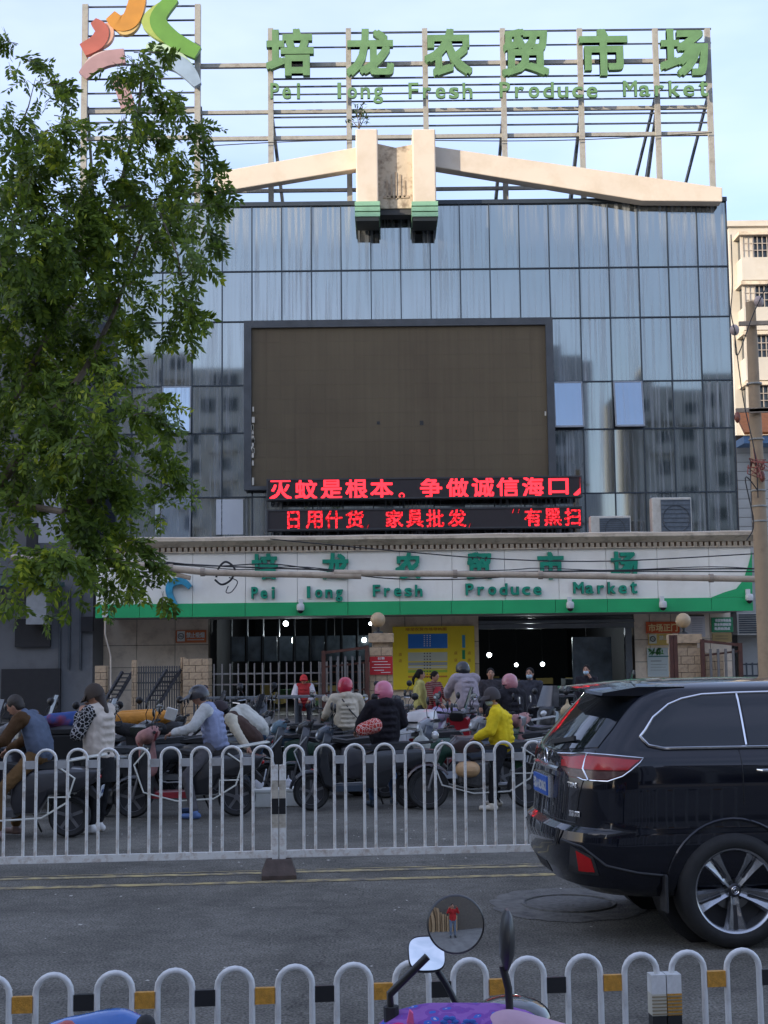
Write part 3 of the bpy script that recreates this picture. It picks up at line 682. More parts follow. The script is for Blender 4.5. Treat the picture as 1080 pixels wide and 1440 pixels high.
# ================================================================== STOREFRONT WALL
YW = 41.0; GZ = .10
sf = thing('storefront', (1, YW, GZ), 'stone tiled ground floor of the market with two dark open entrances', 'storefront'); FO = tuple(sf.location)
zt = zg0+.12
def xw(px): return at(px, 930, YW).x
zj = [GZ, at(600, 1000, YW).z-.02, at(600, 952, YW).z, at(600, 905, YW).z, zt]
zj = [GZ, .95, 1.62, at(600, 903, YW).z, zt]
def tiles(pxs, backname='wall'):
    a, b = xw(pxs[0]), xw(pxs[-1])
    MB().bb((a, YW+.03, GZ), (b, YW+.4, zt)).build(backname, mortar, sf, org=FO)
    for i in range(len(pxs)-1):
        for j in range(len(zj)-1):
            if zj[j+1] <= zj[j]: continue
            MB().bb((xw(pxs[i])+.008, YW+rnd.uniform(-.004, .004), zj[j]+.008), (xw(pxs[i+1])-.008, YW+.029, zj[j+1]-.008)).build('stone_tile', tile, sf, org=FO)
tiles([136, 192, 246, 293]); tiles([523, 570, 622, 674]); tiles([893, 915, 945, 1000, 1030])
# entrance frames and roller shutter rails
mb = MB(); a, b = xw(674), xw(893)
mb.bb((a, YW-.1, zt-.34), (b, YW+.3, zt-.26)); mb.bb((a, YW, zt-.5), (b, YW+.28, zt-.36)); mb.build('shutter_rail', M('shutter_grey', (.15, .16, .17), .35, .6, .1, 3), sf, org=FO)
mb = MB()
for i in range(5): mb.bb((a+.02, YW+.02, zt-.25+i*.05), (b-.02, YW+.06, zt-.215+i*.05))
mb.build('roller_shutter', M('shutter_dark', (.06, .065, .07), .45, .4), sf, org=FO)
MB().bb((xw(880), YW-.05, GZ), (xw(889), YW+.2, zt-.51)).build('door_jamb', M('shutter_grey', (.15, .16, .17), .35), sf, org=FO)
# interior
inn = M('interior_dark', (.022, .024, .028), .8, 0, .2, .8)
room = thing('market_interior', (1, 46, GZ), 'dark market hall with stalls seen through the open entrances', 'market hall'); RO = tuple(room.location)
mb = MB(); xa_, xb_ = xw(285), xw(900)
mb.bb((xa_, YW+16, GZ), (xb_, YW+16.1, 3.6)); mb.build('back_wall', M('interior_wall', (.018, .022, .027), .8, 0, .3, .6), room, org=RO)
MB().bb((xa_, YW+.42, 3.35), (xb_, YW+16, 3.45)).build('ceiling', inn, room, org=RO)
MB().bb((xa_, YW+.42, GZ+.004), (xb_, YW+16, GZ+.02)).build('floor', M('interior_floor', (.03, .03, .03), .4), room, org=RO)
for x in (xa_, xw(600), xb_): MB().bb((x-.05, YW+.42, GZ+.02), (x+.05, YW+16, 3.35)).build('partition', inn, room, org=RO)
for i in range(9):
    x = xw(310 + i*24 if i < 9 else 0)
    MB().bb((x, YW+3.0+.1*(i % 3), 1.75), (x+.42, YW+3.1+.1*(i % 3), 2.55)).build('window_pane', M('interior_glass', (.16, .21, .25), .2, 0, .5, 2), room, org=RO)
    MB().bb((x-.04, YW+2.95, GZ+.02), (x, YW+3.3, 3.3)).build('post', darksteel, room, org=RO)
for i in range(5):
    x = xw(690+i*42); z = rnd.uniform(.8, 1.1)
    MB().bb((x, YW+2.5+i % 2, GZ+.02), (x+.85, YW+3.6+i % 2, z)).build('stall_counter', M('stall_steel', (.10, .11, .12), .4, .3), room, org=RO)
for i in range(26):
    x = xw(300+rnd.random()*580); y = YW+3.5+rnd.random()*8; c_ = rnd.choice(((.4,.08,.05),(.1,.25,.1),(.35,.3,.2),(.1,.15,.3),(.4,.3,.08))); z_ = rnd.uniform(.15, .9)
    MB().bb((x, y, z_), (x+rnd.uniform(.2, .7), y+.3, z_+rnd.uniform(.15, .5))).build('goods', M('goods_%d' % int(c_[0]*100+c_[2]*10), tuple(q*.5 for q in c_), .7), room, org=RO)
MB().bb((xw(815), YW+1.5, GZ+.02), (xw(872), YW+1.6, 2.4)).build('glass_partition', M('interior_glass', (.10, .13, .16), .15), room, org=RO)
lampm = M('lamp_glow', (.9, .95, 1), .5, emit=(.8, .93, 1), es=6)
def bulb(px, py, Y, lab, r=.07):
    p = at(px, py, Y); t = thing('hanging_lamp', tuple(p), lab, 'lamp', 'lit lamps inside the market hall')
    MB().ball((0, 0, 0), r*.75, 12).build('bulb', lampm, t, smooth=True); MB().tube([(0, 0, r), (0, 0, max(.3, 3.33-p.z))], .012, 5).build('cord', blackp, t)
for px, py, Y, lab, r in ((402, 877, 42.5, 'bright round lamp high behind the left entrance, below the canopy edge', .11), (521, 877, 42.3, 'small lamp at the right edge of the left entrance beside the ball-topped pillar', .07),
    (512, 900, 43.5, 'oblong lamp low in the left entrance beside the ball-topped pillar', .10), (471, 902, 46, 'faint lamp deep in the left entrance', .06), (688, 921, 43, 'bright lamp just inside the wide entrance near the yellow board', .10), (726, 935, 45, 'lamp deep in the wide entrance, left one of the close pair', .08), (763, 934, 45, 'lamp deep in the wide entrance, right one of the close pair', .09), (825, 932, 47, 'small faint lamp at the right of the wide entrance', .04)):
    bulb(px, py, Y, lab, r)
# real lamps light the hall a little
for px in (420, 745):
    ll = bpy.data.lights.new('hall_lamp', 'POINT'); ll.energy = 45; ll.color = (.85, .95, 1); ll.shadow_soft_size = .1
    lo = bpy.data.objects.new('hall_lamp', ll); COL.objects.link(lo); lo.location = at(px, 900, 45.5)
# ------------------------------------------------------------------ boards and notices
def board(name, px0, py0, px1, py1, Y, lab, cat, m_, th=.04):
    a, b = at(px0, py1, Y), at(px1, py0, Y); t = thing(name, ((a.x+b.x)/2, Y, a.z), lab, cat)
    MB().bb((a.x, Y, a.z), (b.x, Y+th, b.z)).build('panel', m_, t, org=tuple(t.location)); return t
def pr_(t, name, m_, items, Y, d=.006):
    mb = MB()
    for a_, b_, c_, d_ in items:
        p, q = at(a_, d_, Y), at(c_, b_, Y); mb.bb((p.x, Y-d, p.z), (q.x, Y-.001, q.z))
    return mb.build(name, m_, t, org=tuple(t.location))
def ptext(t, name, m_, s, px0, px1, pyb, pyt, Y, bold=.004, d=.006):
    return textobj(name, m_, t, s, at(px0, pyb, Y).x, at(px1, pyb, Y).x, at((px0+px1)/2, pyb, Y).z, at((px0+px1)/2, pyt, Y).z, Y-d, 0, bold, tuple(t.location))
fl = lambda nm, c: M('print_'+nm, c, .5, 0, .05, 2)
Yb = 40.85
yb = board('notice_board', 553, 880, 667, 970, Yb, 'large yellow market plan board with blue and striped tables on the tiled wall', 'board', fl('yellow', (.88, .66, .02)), .1)
pr_(yb, 'blue_table', fl('blue', (.02, .19, .62)), [(574, 891, 629, 912)], Yb)
pr_(yb, 'pale_table', fl('pale', (.55, .55, .42)), [(574, 917, 629, 930)], Yb)
pr_(yb, 'stripe', fl('grey', (.35, .38, .38)), [(574, 931, 629, 936), (574, 940, 629, 941.5)], Yb)
pr_(yb, 'stripe', fl('cream', (.6, .6, .5)), [(574, 936.2, 629, 939.6)], Yb); pr_(yb, 'stripe', fl('lime', (.38, .55, .05)), [(574, 942, 629, 946)], Yb); pr_(yb, 'stripe', fl('orange', (.62, .22, .02)), [(574, 950, 629, 953)], Yb)
pr_(yb, 'grid_marks', fl('white', (.75, .75, .7)), [(596+k*4, 893+j*2.9, 597.6+k*4, 894.4+j*2.9) for k in range(3) for j in range(6)], Yb, .012)
pr_(yb, 'grid_marks', fl('dark', (.08, .07, .05)), [(596+k*4, 918+j*4.2, 597.8+k*4, 919.6+j*4.2) for k in range(3) for j in range(9)], Yb, .012)
ptext(yb, 'title_text', fl('orange_dark', (.55, .22, .01)), '培龙农贸市场导购图', 570, 628, 887, 882.5, Yb, .003)
pr_(yb, 'green_column', fl('green', (.02, .28, .10)), [(650, 914, 654, 927), (650, 930, 654, 934)], Yb); pr_(yb, 'blue_column', fl('sky', (.05, .30, .50)), [(650, 893, 654, 911)], Yb)
for px, py in ((563, 920), (563, 929), (641, 918), (641, 928), (660, 918), (660, 928)): ptext(yb, 'small_text', fl('orange_dark', (.55, .22, .01)), '店', px-2.2, px+2.2, py+2.5, py-2, Yb, .002)
rs = board('red_notice', 520, 923, 552, 949, 35.55, 'red notice with white printed lines fixed to the left ball-topped pillar', 'sign', fl('red', (.50, .015, .02)), .03)
ptext(rs, 'title_text', fl('white', (.75, .75, .7)), '公告', 531, 541, 927.5, 924, 35.55, .002)
pr_(rs, 'text_line', fl('white', (.75, .75, .7)), [(523, 930, 545, 931), (526, 934, 549, 935), (523, 938, 549, 939), (526, 942, 540, 943), (536, 945, 549, 946)], 35.55)
ns = board('no_smoking_sign', 247, 886, 290, 904, YW-.05, 'orange no smoking sign with a white pictogram square on the left tiled wall', 'sign', fl('orange_sign', (.62, .17, .05)), .03); Yn = YW-.05
pr_(ns, 'pictogram_square', fl('white', (.75, .75, .7)), [(249, 887.5, 260, 902)], Yn)
mb = MB(); p = at(254.5, 894.7, Yn); mb.torus((p.x, Yn-.012, p.z), .085, .010, 20, 4); mb.bar((p.x-.06, Yn-.012, p.z+.06), (p.x+.06, Yn-.012, p.z-.06), .016, .006); mb.box((p.x, Yn-.011, p.z), (.11, .006, .02)); mb.build('no_smoking_mark', fl('dark', (.08, .07, .05)), ns, org=tuple(ns.location))
ptext(ns, 'sign_text', fl('white', (.75, .75, .7)), '禁止吸烟', 262, 287.5, 897, 889, Yn, .005); pr_(ns, 'text_line', fl('white', (.75, .75, .7)), [(263, 899, 287, 900.3)], Yn)
gsn = board('gate_sign', 909, 874, 955, 890.5, YW-.06, 'orange-red sign reading main gate in Chinese beside the right ball lamp', 'sign', fl('orange_red', (.62, .09, .015)), .05)
ptext(gsn, 'sign_text', fl('gold', (.85, .62, .28)), '市场正门', 912, 953, 888, 877, YW-.06, .008)
ys_ = board('yellow_notice', 912, 891, 945, 907.5, YW-.04, 'pale yellow notice directly under the orange gate sign', 'sign', fl('soft_yellow', (.62, .42, .10)), .03)
pr_(ys_, 'pictogram_square', fl('cream', (.6, .6, .5)), [(913, 892, 923, 905)], YW-.04); mb = MB(); p = at(918, 898.5, YW-.04); mb.torus((p.x, YW-.055, p.z), .075, .012, 16, 4); mb.bar((p.x-.05, YW-.055, p.z+.04), (p.x+.05, YW-.055, p.z-.04), .014, .006); mb.build('pictogram', fl('dark', (.08, .07, .05)), ys_, org=tuple(ys_.location)); ptext(ys_, 'sign_text', fl('cream', (.6, .6, .5)), '禁止', 927, 940, 900, 893.5, YW-.04, .003)
nt_ = board('paper_notice', 911, 911, 942, 952, YW-.04, 'pale poster with green leaves along its top on the wall right of the entrance', 'poster', fl('pale_poster', (.50, .56, .54)), .02)
pr_(nt_, 'dark_band', fl('teal', (.06, .17, .16)), [(912, 922, 941, 924)], YW-.04); pr_(nt_, 'text_line', fl('dark', (.08, .07, .05)), [(915, 929, 930, 930), (915, 934, 938, 934.6), (915, 938, 936, 938.6), (915, 942, 938, 942.6)], YW-.04)
mb = MB()
for i in range(26):
    p = at(912+rnd.random()*20, 912+rnd.random()*8, YW-.044); a_ = rnd.uniform(0, 3); d = Vector((math.cos(a_), 0, math.sin(a_)))*.07; s_ = Vector((-d.z, 0, d.x))*.35
    mb.add([p-d, p+s_, p+d, p-s_], [(0, 1, 2, 3)])
mb.build('printed_leaves', fl('leaf', (.07, .25, .06)), nt_, org=tuple(nt_.location), fix=False)
wn = board('white_notice', 957, 866, 991, 896, YW-.04, 'white paper notice with grey lines behind the right ball lamp', 'notice', fl('paper', (.55, .52, .52)), .02)
pr_(wn, 'top_band', fl('dark', (.08, .07, .05)), [(957, 864.5, 990, 867)], YW-.04); pr_(wn, 'text_line', fl('text_grey', (.3, .3, .32)), [(973, 870+k*3, 988, 870.8+k*3) for k in range(8)], YW-.04)
gn = board('green_notice', 1001, 868, 1030.5, 889, YW-.05, 'small green notice with three lines of white Chinese text on the wall', 'sign', fl('green_sign', (.015, .22, .08)), .03)
for k, s_ in enumerate(('农贸市场食品', '安全快速检测', '免费检测点')): ptext(gn, 'sign_text', fl('white', (.75, .75, .7)), s_, 1003.5+(1 if k else 2), 1028-(k == 2)*1, 874.6+k*5.8, 870+k*5.8, YW-.05, .007)
bn = board('brass_plate', 1002, 890, 1029, 903, YW-.04, 'dull ochre plate under the small green notice', 'sign', fl('ochre', (.36, .25, .09)), .02); pr_(bn, 'text_line', fl('dark', (.08, .07, .05)), [(1006, 894, 1024, 894.8), (1006, 898, 1024, 898.8)], YW-.04)
# ================================================================== BRICK PILLARS, GATES, RAILINGS
bmesh_ = {}
def brick_pillar(pxc, wpx, ztop, Y, lab, rows, cols, lamp=False):
    x = at(pxc, 950, Y).x; wd = wpx*Y/FPX; t = thing('brick_pillar', (x, Y, GZ), lab, 'pillar')
    MB().bb((-wd/2+.02, .02, 0), (wd/2-.02, wd-.02, ztop-GZ)).build('core', mortar, t)
    h = (ztop-GZ)/rows
    for j in range(rows):
        off = (j % 2)*.5; xs_ = sorted({0, cols} | {k+off for k in range(cols) if 0 < k+off < cols})
        for a_, b_ in zip(xs_[:-1], xs_[1:]):
            L = (b_-a_)*wd/cols; key = (round(L, 3), round(h, 3))
            if key not in bmesh_: bmesh_[key] = unlink_mesh(MB().box((0, 0, 0), (L-.015, .06, h-.015)).build('brick', brickm))
            inst('brick', bmesh_[key], (-wd/2+(a_+b_)/2*wd/cols, .03-rnd.uniform(0, .006), (j+.5)*h), t)
        key = ('s', round(wd, 2), round(h, 3))
        if key not in bmesh_: bmesh_[key] = unlink_mesh(MB().box((0, 0, 0), (.05, wd-.08, h-.015)).build('brick', brickm))
        for s in (-1, 1): inst('brick', bmesh_[key], (s*(wd/2-.02), wd/2+.03, (j+.5)*h), t)
    if lamp:
        MB().bb((-wd/2+.08, .08, ztop-GZ), (wd/2-.08, wd-.08, ztop-GZ+.12)).build('neck', brickm, t)
        MB().bb((-wd/2-.03, -.03, ztop-GZ+.12), (wd/2+.03, wd+.03, ztop-GZ+.36)).build('cap', brickm, t, bevel=.01)
    return t, x, wd
def ball_lamp(x, Y, z, lab):
    t = thing('ball_lamp', (x, Y, z), lab, 'lamp', 'ball lamps on the gate pillars')
    MB().lathe([(.14, 0), (.13, .04), (.05, .07), (.045, .16), (.11, .20)], n=16).build('base', blackp, t, smooth=True)
    MB().ball((0, 0, .36), .20, 20).build('globe', M('aged_globe', (.46, .33, .19), .35, 0, .08, 4), t, smooth=True, )
YG = 35.6
t, x, wd = brick_pillar(536.5, 32, at(536, 925, YG).z+.28, YG, 'brick gate pillar with a ball lamp and a red notice, left of the yellow board', 9, 2, True)
ball_lamp(x-.08, YG+.3, at(536, 925, YG).z+.28+.36, 'round amber globe lamp on the brick pillar left of the yellow board')
t, x, wd = brick_pillar(968, 38, at(968, 912, YG).z+.02, YG, 'brick gate pillar with a ball lamp beside the orange gate sign', 9, 2, True)
ball_lamp(x-.02, YG+.3, at(968, 912, YG).z+.38, 'round amber globe lamp on the brick pillar beside the orange gate sign')
brick_pillar(275, 36, at(275, 926, YG).z, YG, 'tall brick pillar at the left end of the grey bar railing', 10, 2)
brick_pillar(256.5, 6.5, at(256, 924, YG).z, YG+.3, 'narrow brown post beside the tall brick pillar at the left railing', 6, 1)
brick_pillar(141, 16, at(141, 936, YG).z, YG, 'low brick pillar at the far left end of the tiled wall', 9, 1)
brick_pillar(188, 7, at(188, 928, YG).z, YG, 'narrow brown brick post between the two black lattice gates', 9, 1)
brick_pillar(1006, 26, at(1006, 918, YG).z, YG+.4, 'small brick pillar right of the brown folding gate', 8, 2)
steelbar = M('bar_grey', (.28, .27, .25), .45, .2, .15, 6, dirt=(.16, .07, .04), dscale=5, damt=.7)
rust = M('rust_brown_frame', (.085, .030, .018), .55, 0, .25, 6)
def railing(px0, px1, ytop0, ytop1, Y, n, lab, rails, m_=steelbar, rm=None):
    a, b = at(px0, 950, Y).x, at(px1, 950, Y).x; t = thing('railing', (a, Y, GZ), lab, 'railing'); me = unlink_mesh(MB().box((0, 0, .5), (.035, .035, 1)).build('bar', m_))
    for i in range(n):
        k = i/(n-1); z = at(px0, ytop0+(ytop1-ytop0)*k, Y).z-GZ; inst('bar', me, ((b-a)*k, 0, 0), t, scale=(1, 1, z))
    for r_ in rails:
        z = at((px0+px1)/2, r_, Y).z-GZ; MB().bb((-.05, .03, z-.02), (b-a+.05, .07, z+.02)).build('rail', rm or m_, t)
    return t
railing(301, 460, 934, 932, YG+.2, 15, 'grey vertical bar railing in front of the dark left entrance', (947, 962))
railing(451, 519, 931, 932, YG+.35, 10, 'grey bar gate leaf against the left ball-topped pillar', (945, 960), steelbar, rust)
railing(192, 252, 937, 937, YG+.25, 19, 'fine grey bar screen left of the tall brick pillar', (946, 960), M('bar_dark', (.10, .10, .095), .5))
def folding_gate(px0, px1, yl, yr, ybot, Y, lab, n):
    a, b = at(px0, 920, Y), at(px1, 920, Y); t = thing('folding_gate', (a.x, Y, GZ), lab, 'gate'); O = (a.x, Y, GZ); zb = GZ+.05
    zl, zr = at(px0, yl, Y).z, at(px1, yr, Y).z
    for x_, z_ in ((a.x, zl), (b.x, zr)): MB().bb((x_-.05, Y-.05, zb), (x_+.05, Y+.05, z_)).build('post', rust, t, org=O)
    MB().bar((a.x+.05, Y, zl-.05), (b.x-.05, Y, zr-.05), .07).build('top_bar', rust, t, org=O)
    for z in (zl-.42, .95, .4): MB().bar((a.x+.05, Y+.02, z), (b.x-.05, Y+.02, z+.1), .05).build('cross_bar', rust, t, org=O)
    for i in range(n):
        x_ = a.x+(b.x-a.x)*(i+1)/(n+1); z_ = min(zl, zr)-.15
        MB().bb((x_-.03, Y-.07, zb), (x_+.03, Y-.02, z_)).build('upright', M('gate_upright', (.20, .19, .18), .4, .4), t, org=O)
    return t
folding_gate(455, 516, 915, 908, 960, YG-.3, 'brown framed folding gate open beside the left ball-topped pillar', 5)
folding_gate(988, 1041, 899, 904, 960, YG-.2, 'brown framed folding gate right of the right ball-topped pillar', 4)
folding_gate(944, 950, 893, 893, 960, YG-.35, 'narrow brown gate frame hugging the left side of the right ball-topped pillar', 0)
railing(1042, 1100, 932, 932, YG+.1, 8, 'low grey railing at the far right behind the black car roof', (934, 950), darksteel)
# black lattice gate boards leaning left
def lean_board(px0, py0, px1, py1, Y, lab):
    a, b = at(px0, py1, Y), at(px1, py0, Y); t = thing('loading_ramp', (a.x, Y, a.z), lab, 'ramp'); O = (a.x, Y, a.z); wd = (b.x-a.x)*.45
    dk = M('ramp_black', (.035, .035, .04), .5, .2, .3, 6)
    for k in range(2): MB().bar((a.x+k*wd, Y, a.z), (b.x-wd+k*wd, Y+.5, b.z), .07).build('side_bar', dk, t, org=O)
    for k in range(7):
        f = (k+.5)/7; p = Vector((a.x, Y, a.z)).lerp(Vector((b.x-wd, Y+.5, b.z)), f); MB().bar(p, p+Vector((wd, 0, 0)), .17, .03).build('rung', dk, t, org=O)
lean_board(205, 942, 250, 988, YG-.4, 'black slatted ramp board leaning beside the tall brick pillar')
lean_board(148, 945, 182, 985, YG-.4, 'black slatted ramp board leaning by the low brick pillar at far left')
# ================================================================== SIDE BUILDINGS
lb = thing('grey_side_building', (-14, 38, 0), 'dim grey building left of the market, behind the tree', 'building'); BO2 = (-14, 38, 0)
gwall = M('grey_concrete_wall', (.13, .135, .14), .85, 0, .12, .6, .1, 10, dirt=(.07, .07, .07), dscale=.8, damt=.7)
xe = at(131, 850, 39.5).x
MB().bb((-26, 39.5, 0), (xe, 52, 5.3)).build('wall', gwall, lb, org=BO2)
MB().bb((at(44, 700, 41).x, 41, 5.3), (at(86, 700, 41).x, 50, 12)).build('tower_wall', M('pale_wall', (.30, .31, .33), .8, 0, .1, 1), lb, org=BO2)
MB().bb((-26, 43, 5.3), (at(44, 700, 43).x, 55, 15)).build('upper_wall', gwall, lb, org=BO2)
for px in (84, 97, 113): MB().bb((at(px, 860, 39.4).x-.03, 39.42, 1.6), (at(px, 860, 39.4).x+.03, 39.498, 3.9)).build('panel_joint', darksteel, lb, org=BO2)
for a_, b_, c_, d_, nm in ((113, 867, 130, 888, 'opening'), (0, 940, 84, 1010, 'dark_doorway'), (20, 870, 70, 910, 'opening'), (36, 735, 52, 780, 'opening')):
    Y = 39.3 if nm != 'x' else 39; p, q = at(a_, d_, Y), at(c_, b_, Y); MB().bb((p.x, 39.35, max(p.z, .1)), (q.x, 39.49, q.z)).build(nm, M('dark_void', (.02, .02, .022), .8), lb, org=BO2)
MB().bb((at(40, 900, 38.9).x, 38.6, 2.9), (at(68, 900, 38.9).x, 39.3, 3.9)).build('air_conditioner_box', M('grey_box', (.25, .26, .26), .5), lb, org=BO2)
MB().bb((-25, 38.4, 4.0), (at(80, 860, 38.5).x, 39.4, 4.12)).build('awning', M('teal_awning', (.05, .12, .11), .6), lb, org=BO2)
# sunlit flats on the right
YA = 75.0
fb = thing('cream_flats', (22, YA, 0), 'tall cream block of flats in sunlight right of the glass building', 'building'); AO = (22, YA, 0)
xa0 = at(1025, 330, YA).x; ztop = at(1040, 312, YA).z
creamw = M('cream_tile_wall', (.50, .46, .39), .7, 0, .06, .7, dirt=(.42, .36, .27), dscale=.6, damt=.5)
MB().bb((xa0, YA, 0), (xa0+14, YA+14, ztop)).build('wall', creamw, fb, org=AO)
MB().bb((xa0-.2, YA-.2, ztop-.3), (xa0+14.2, YA+14, ztop+.02)).build('parapet', creamw, fb, org=AO)
winm = M('far_window', (.03, .04, .05), .1, 0, .3, 2); grill = M('window_grille', (.35, .30, .25), .5)
for k in range(8):
    zb = ztop-2.2-2.85*k
    if zb < 1: break
    x0 = at(1037, 400, YA).x
    MB().bb((x0, YA-1.1, zb-1.5), (x0+5.4, YA-.001, zb-.2)).build('balcony', creamw, fb, org=AO)
    MB().bb((x0-.15, YA-1.3, zb+1.05), (x0+5.6, YA-.001, zb+1.25)).build('balcony_roof', creamtrim, fb, org=AO)
    MB().bb((x0+.1, YA-.9, zb-.2), (x0+5.3, YA-.002, zb+1.05)).build('window', winm, fb, org=AO)
    g = MB()
    for i in range(20): g.bb((x0+.1+i*.27, YA-1.05, zb-.2), (x0+.14+i*.27, YA-1.01, zb+1.05))
    for zz in (.2, .6): g.bb((x0+.1, YA-1.04, zb+zz), (x0+5.3, YA-1.0, zb+zz+.04))
    g.build('window_grille', grill, fb, org=AO)
    MB().bb((x0-.01, YA-1.0, zb-.2), (x0+.75, YA-.9, zb+1.05)).build('shutter_panel', creamw, fb, org=AO)
hb = thing('low_tiled_house', (18, 58, 0), 'white tiled low house with an orange awning behind the utility pole', 'building'); HO = (18, 58, 0)
xh = at(1036, 650, 58).x; zh = at(1050, 612, 58).z
whitet = M('white_wall_tile', (.55, .52, .46), .5, 0, .08, 3, dirt=(.3, .27, .22), dscale=.8, damt=.5)
MB().bb((xh, 58, 0), (xh+8, 66, zh)).build('wall', mortar, hb, org=HO)
tm = unlink_mesh(MB().box((0, 0, 0), (.78, .03, .38)).build('wall_tile', whitet))
for j in range(int(zh/.4)):
    for i in range(3): inst('wall_tile', tm, (xh+.4+i*.8-18, -.015, .2+j*.4), hb)
mb = MB(); p = at(1038, 608, 57).x; mb.prism([(56.6, zh-.2), (58, zh+.9), (58, zh+1.0), (56.5, zh-.1)], xh, xh+1.6, 'X'); mb.build('awning', M('orange_awning', (.55, .17, .04), .7), hb, org=HO)
MB().bb((xh, 56.7, zh-.55), (xh+4, 57.99, zh-.25)).build('gutter', M('blue_trim', (.12, .22, .36), .6), hb, org=HO)
MB().bb((at(1055, 650, 57.9).x, 57.93, 7), (at(1066, 650, 57.9).x, 57.98, zh-1.2)).build('window', winm, hb, org=HO)
# side building right of the market, low
rb = thing('right_side_shop', (16, 44, 0), 'pale shop corner with air conditioner at the far right behind the gate', 'building')
MB().bb((at(1037, 900, 44).x, 44, 0), (at(1037, 900, 44).x+9, 56, 5.1)).build('wall', M('pale_shop_wall', (.38, .37, .34), .8, 0, .1, 1, dirt=(.15, .14, .12), dscale=1, damt=.7), rb, org=(16, 44, 0))
a, b = at(1037, 912, 43.4), at(1058, 862, 43.4)
MB().bb((a.x, 43.3, b.z-.7), (b.x+.6, 43.99, b.z)).build('air_conditioner_box', M('aircon_beige', (.52, .49, .42), .5), rb, org=(16, 44, 0))
mb = MB()
for i in range(9): mb.bb((a.x+.05, 43.27, b.z-.64+i*.07), (b.x+.5, 43.295, b.z-.6+i*.07))
mb.build('grille', darksteel, rb, org=(16, 44, 0))
# ================================================================== BUILDINGS ACROSS THE STREET (seen in the glass and mirrors; left blocks added for shade)
def back_building(x0, x1, y, h, col, lab, seed):
    r = random.Random(seed); t = thing('street_building', ((x0+x1)/2, y, 0), lab, 'building'); O = ((x0+x1)/2, y, 0)
    wm_ = M('back_wall_%d' % seed, col, .85, 0, .1, .5); MB().bb((x0, y-12, 3.4), (x1, y, h)).build('wall', wm_, t, org=O)
    MB().bb((x0+.3, y-12, .1), (x1-.3, y-4, 3.4)).build('shopfront', M('shop_dark', (.06, .05, .045), .6), t, org=O)
    for x in np.arange(x0+.3, x1, 4.2): MB().bb((x-.3, y-.6, .1), (x+.3, y, 3.4)).build('column', wm_, t, org=O)
    wme = unlink_mesh(MB().box((0, 0, 0), (1.5, .06, 1.4)).build('window', winm)); bme = unlink_mesh(MB().box((0, 0, 0), (3.0, .9, 1.0)).build('balcony', wm_)); z = 5.2
    while z < h-1.2:
        for i, x in enumerate(np.arange(x0+1.9, x1-1.4, 3.4)):
            inst('window', wme, (x-O[0], .031, z), t)
            if r.random() < .6: inst('balcony', bme, (x-O[0], .452, z-1.15), t)
        z += 3.0
    MB().bb((x0+1.5, y-9, h), (x0+4.2, y-5, h+2.2)).build('stair_head', wm_, t, org=O)
BKC = [(-120, -62, 39.5, (.42, .40, .36), 'tall wide block added at far left to shade the market front'), (-61.5, -40, 23.5, (.44, .41, .37), 'brown block added across the street on the left for shade'), (-39.5, -17, 15.8, (.48, .45, .40), 'low tan block added across the street on the left for shade'), (-28, -11.5, 30.5, (.5, .49, .47), 'grey block of flats across the street'),  # first three blocks are added to keep sun off street and lower front
       (-11, 14.3, 29.5, (.52, .50, .46), 'block of flats directly across the street'), (15.5, 21.7, 31.5, (.42, .42, .43), 'narrow grey block across the street'), (25.2, 42, 28.2, (.44, .43, .40), 'block of flats with balconies across the street at right'), (42.5, 75, 24, (.42, .38, .32), 'pale block across the street at far right')]
for i, (x0, x1, h, c, lab) in enumerate(BKC): back_building(x0, x1, (-10 if i < 3 else -45) - (i % 2)*.8, h, c, lab, i)
# ================================================================== UTILITY POLE, PIPE, CABLES
YU = 30.0
xp = at(1067, 700, YU).x
up = thing('utility_pole', (xp, YU, GZ), 'beige concrete utility pole with crossarms and insulators at the right edge', 'pole'); UO = (xp, YU, GZ)
polem = M('pole_concrete', (.36, .26, .16), .8, 0, .12, 3, .1, 20, dirt=(.2, .14, .09), dscale=3, damt=.6)
MB().tube([(xp+.03, YU, .1), (xp, YU, 5), (xp-.01, YU, at(1067, 425, YU).z)], [.19, .155, .11], 16).build('shaft', polem, up, smooth=True, org=UO)
for py, l, r_ in ((455, 28, 40), (578, 14, 30), (577, 32, 20)):
    p = at(1067, py, YU-.2); MB().bar((p.x-l/63, YU-.2, p.z), (p.x+r_/63, YU-.2, p.z+.02), .09).build('crossarm', M('crossarm', (.33, .26, .19), .6, 0, .2, 4), up, org=UO)
ins = M('insulator', (.42, .33, .30), .3, 0, .2, 5)
for px, py in ((1033, 464), (1067, 424)):
    p = at(px, py, YU-.25); MB().ball(tuple(p), (.11, .08, .13), 12).build('insulator', ins, up, smooth=True, org=UO)
for px, py in ((1037, 587), (1072, 670)):
    p = at(px, py, YU-.25); MB().ball(tuple(p), (.07, .07, .13), 10).build('insulator', M('brown_insulator', (.20, .06, .035), .3), up, smooth=True, org=UO)
for py in (540, 618, 690, 712, 733): p = at(1067, py, YU); MB().lathe([(.17, -.02), (.178, 0), (.17, .02)], (xp, YU, p.z), 14).build('clamp_band', steelgrey, up, org=UO)
cab = M('cable_black', (.02, .02, .02), .6)
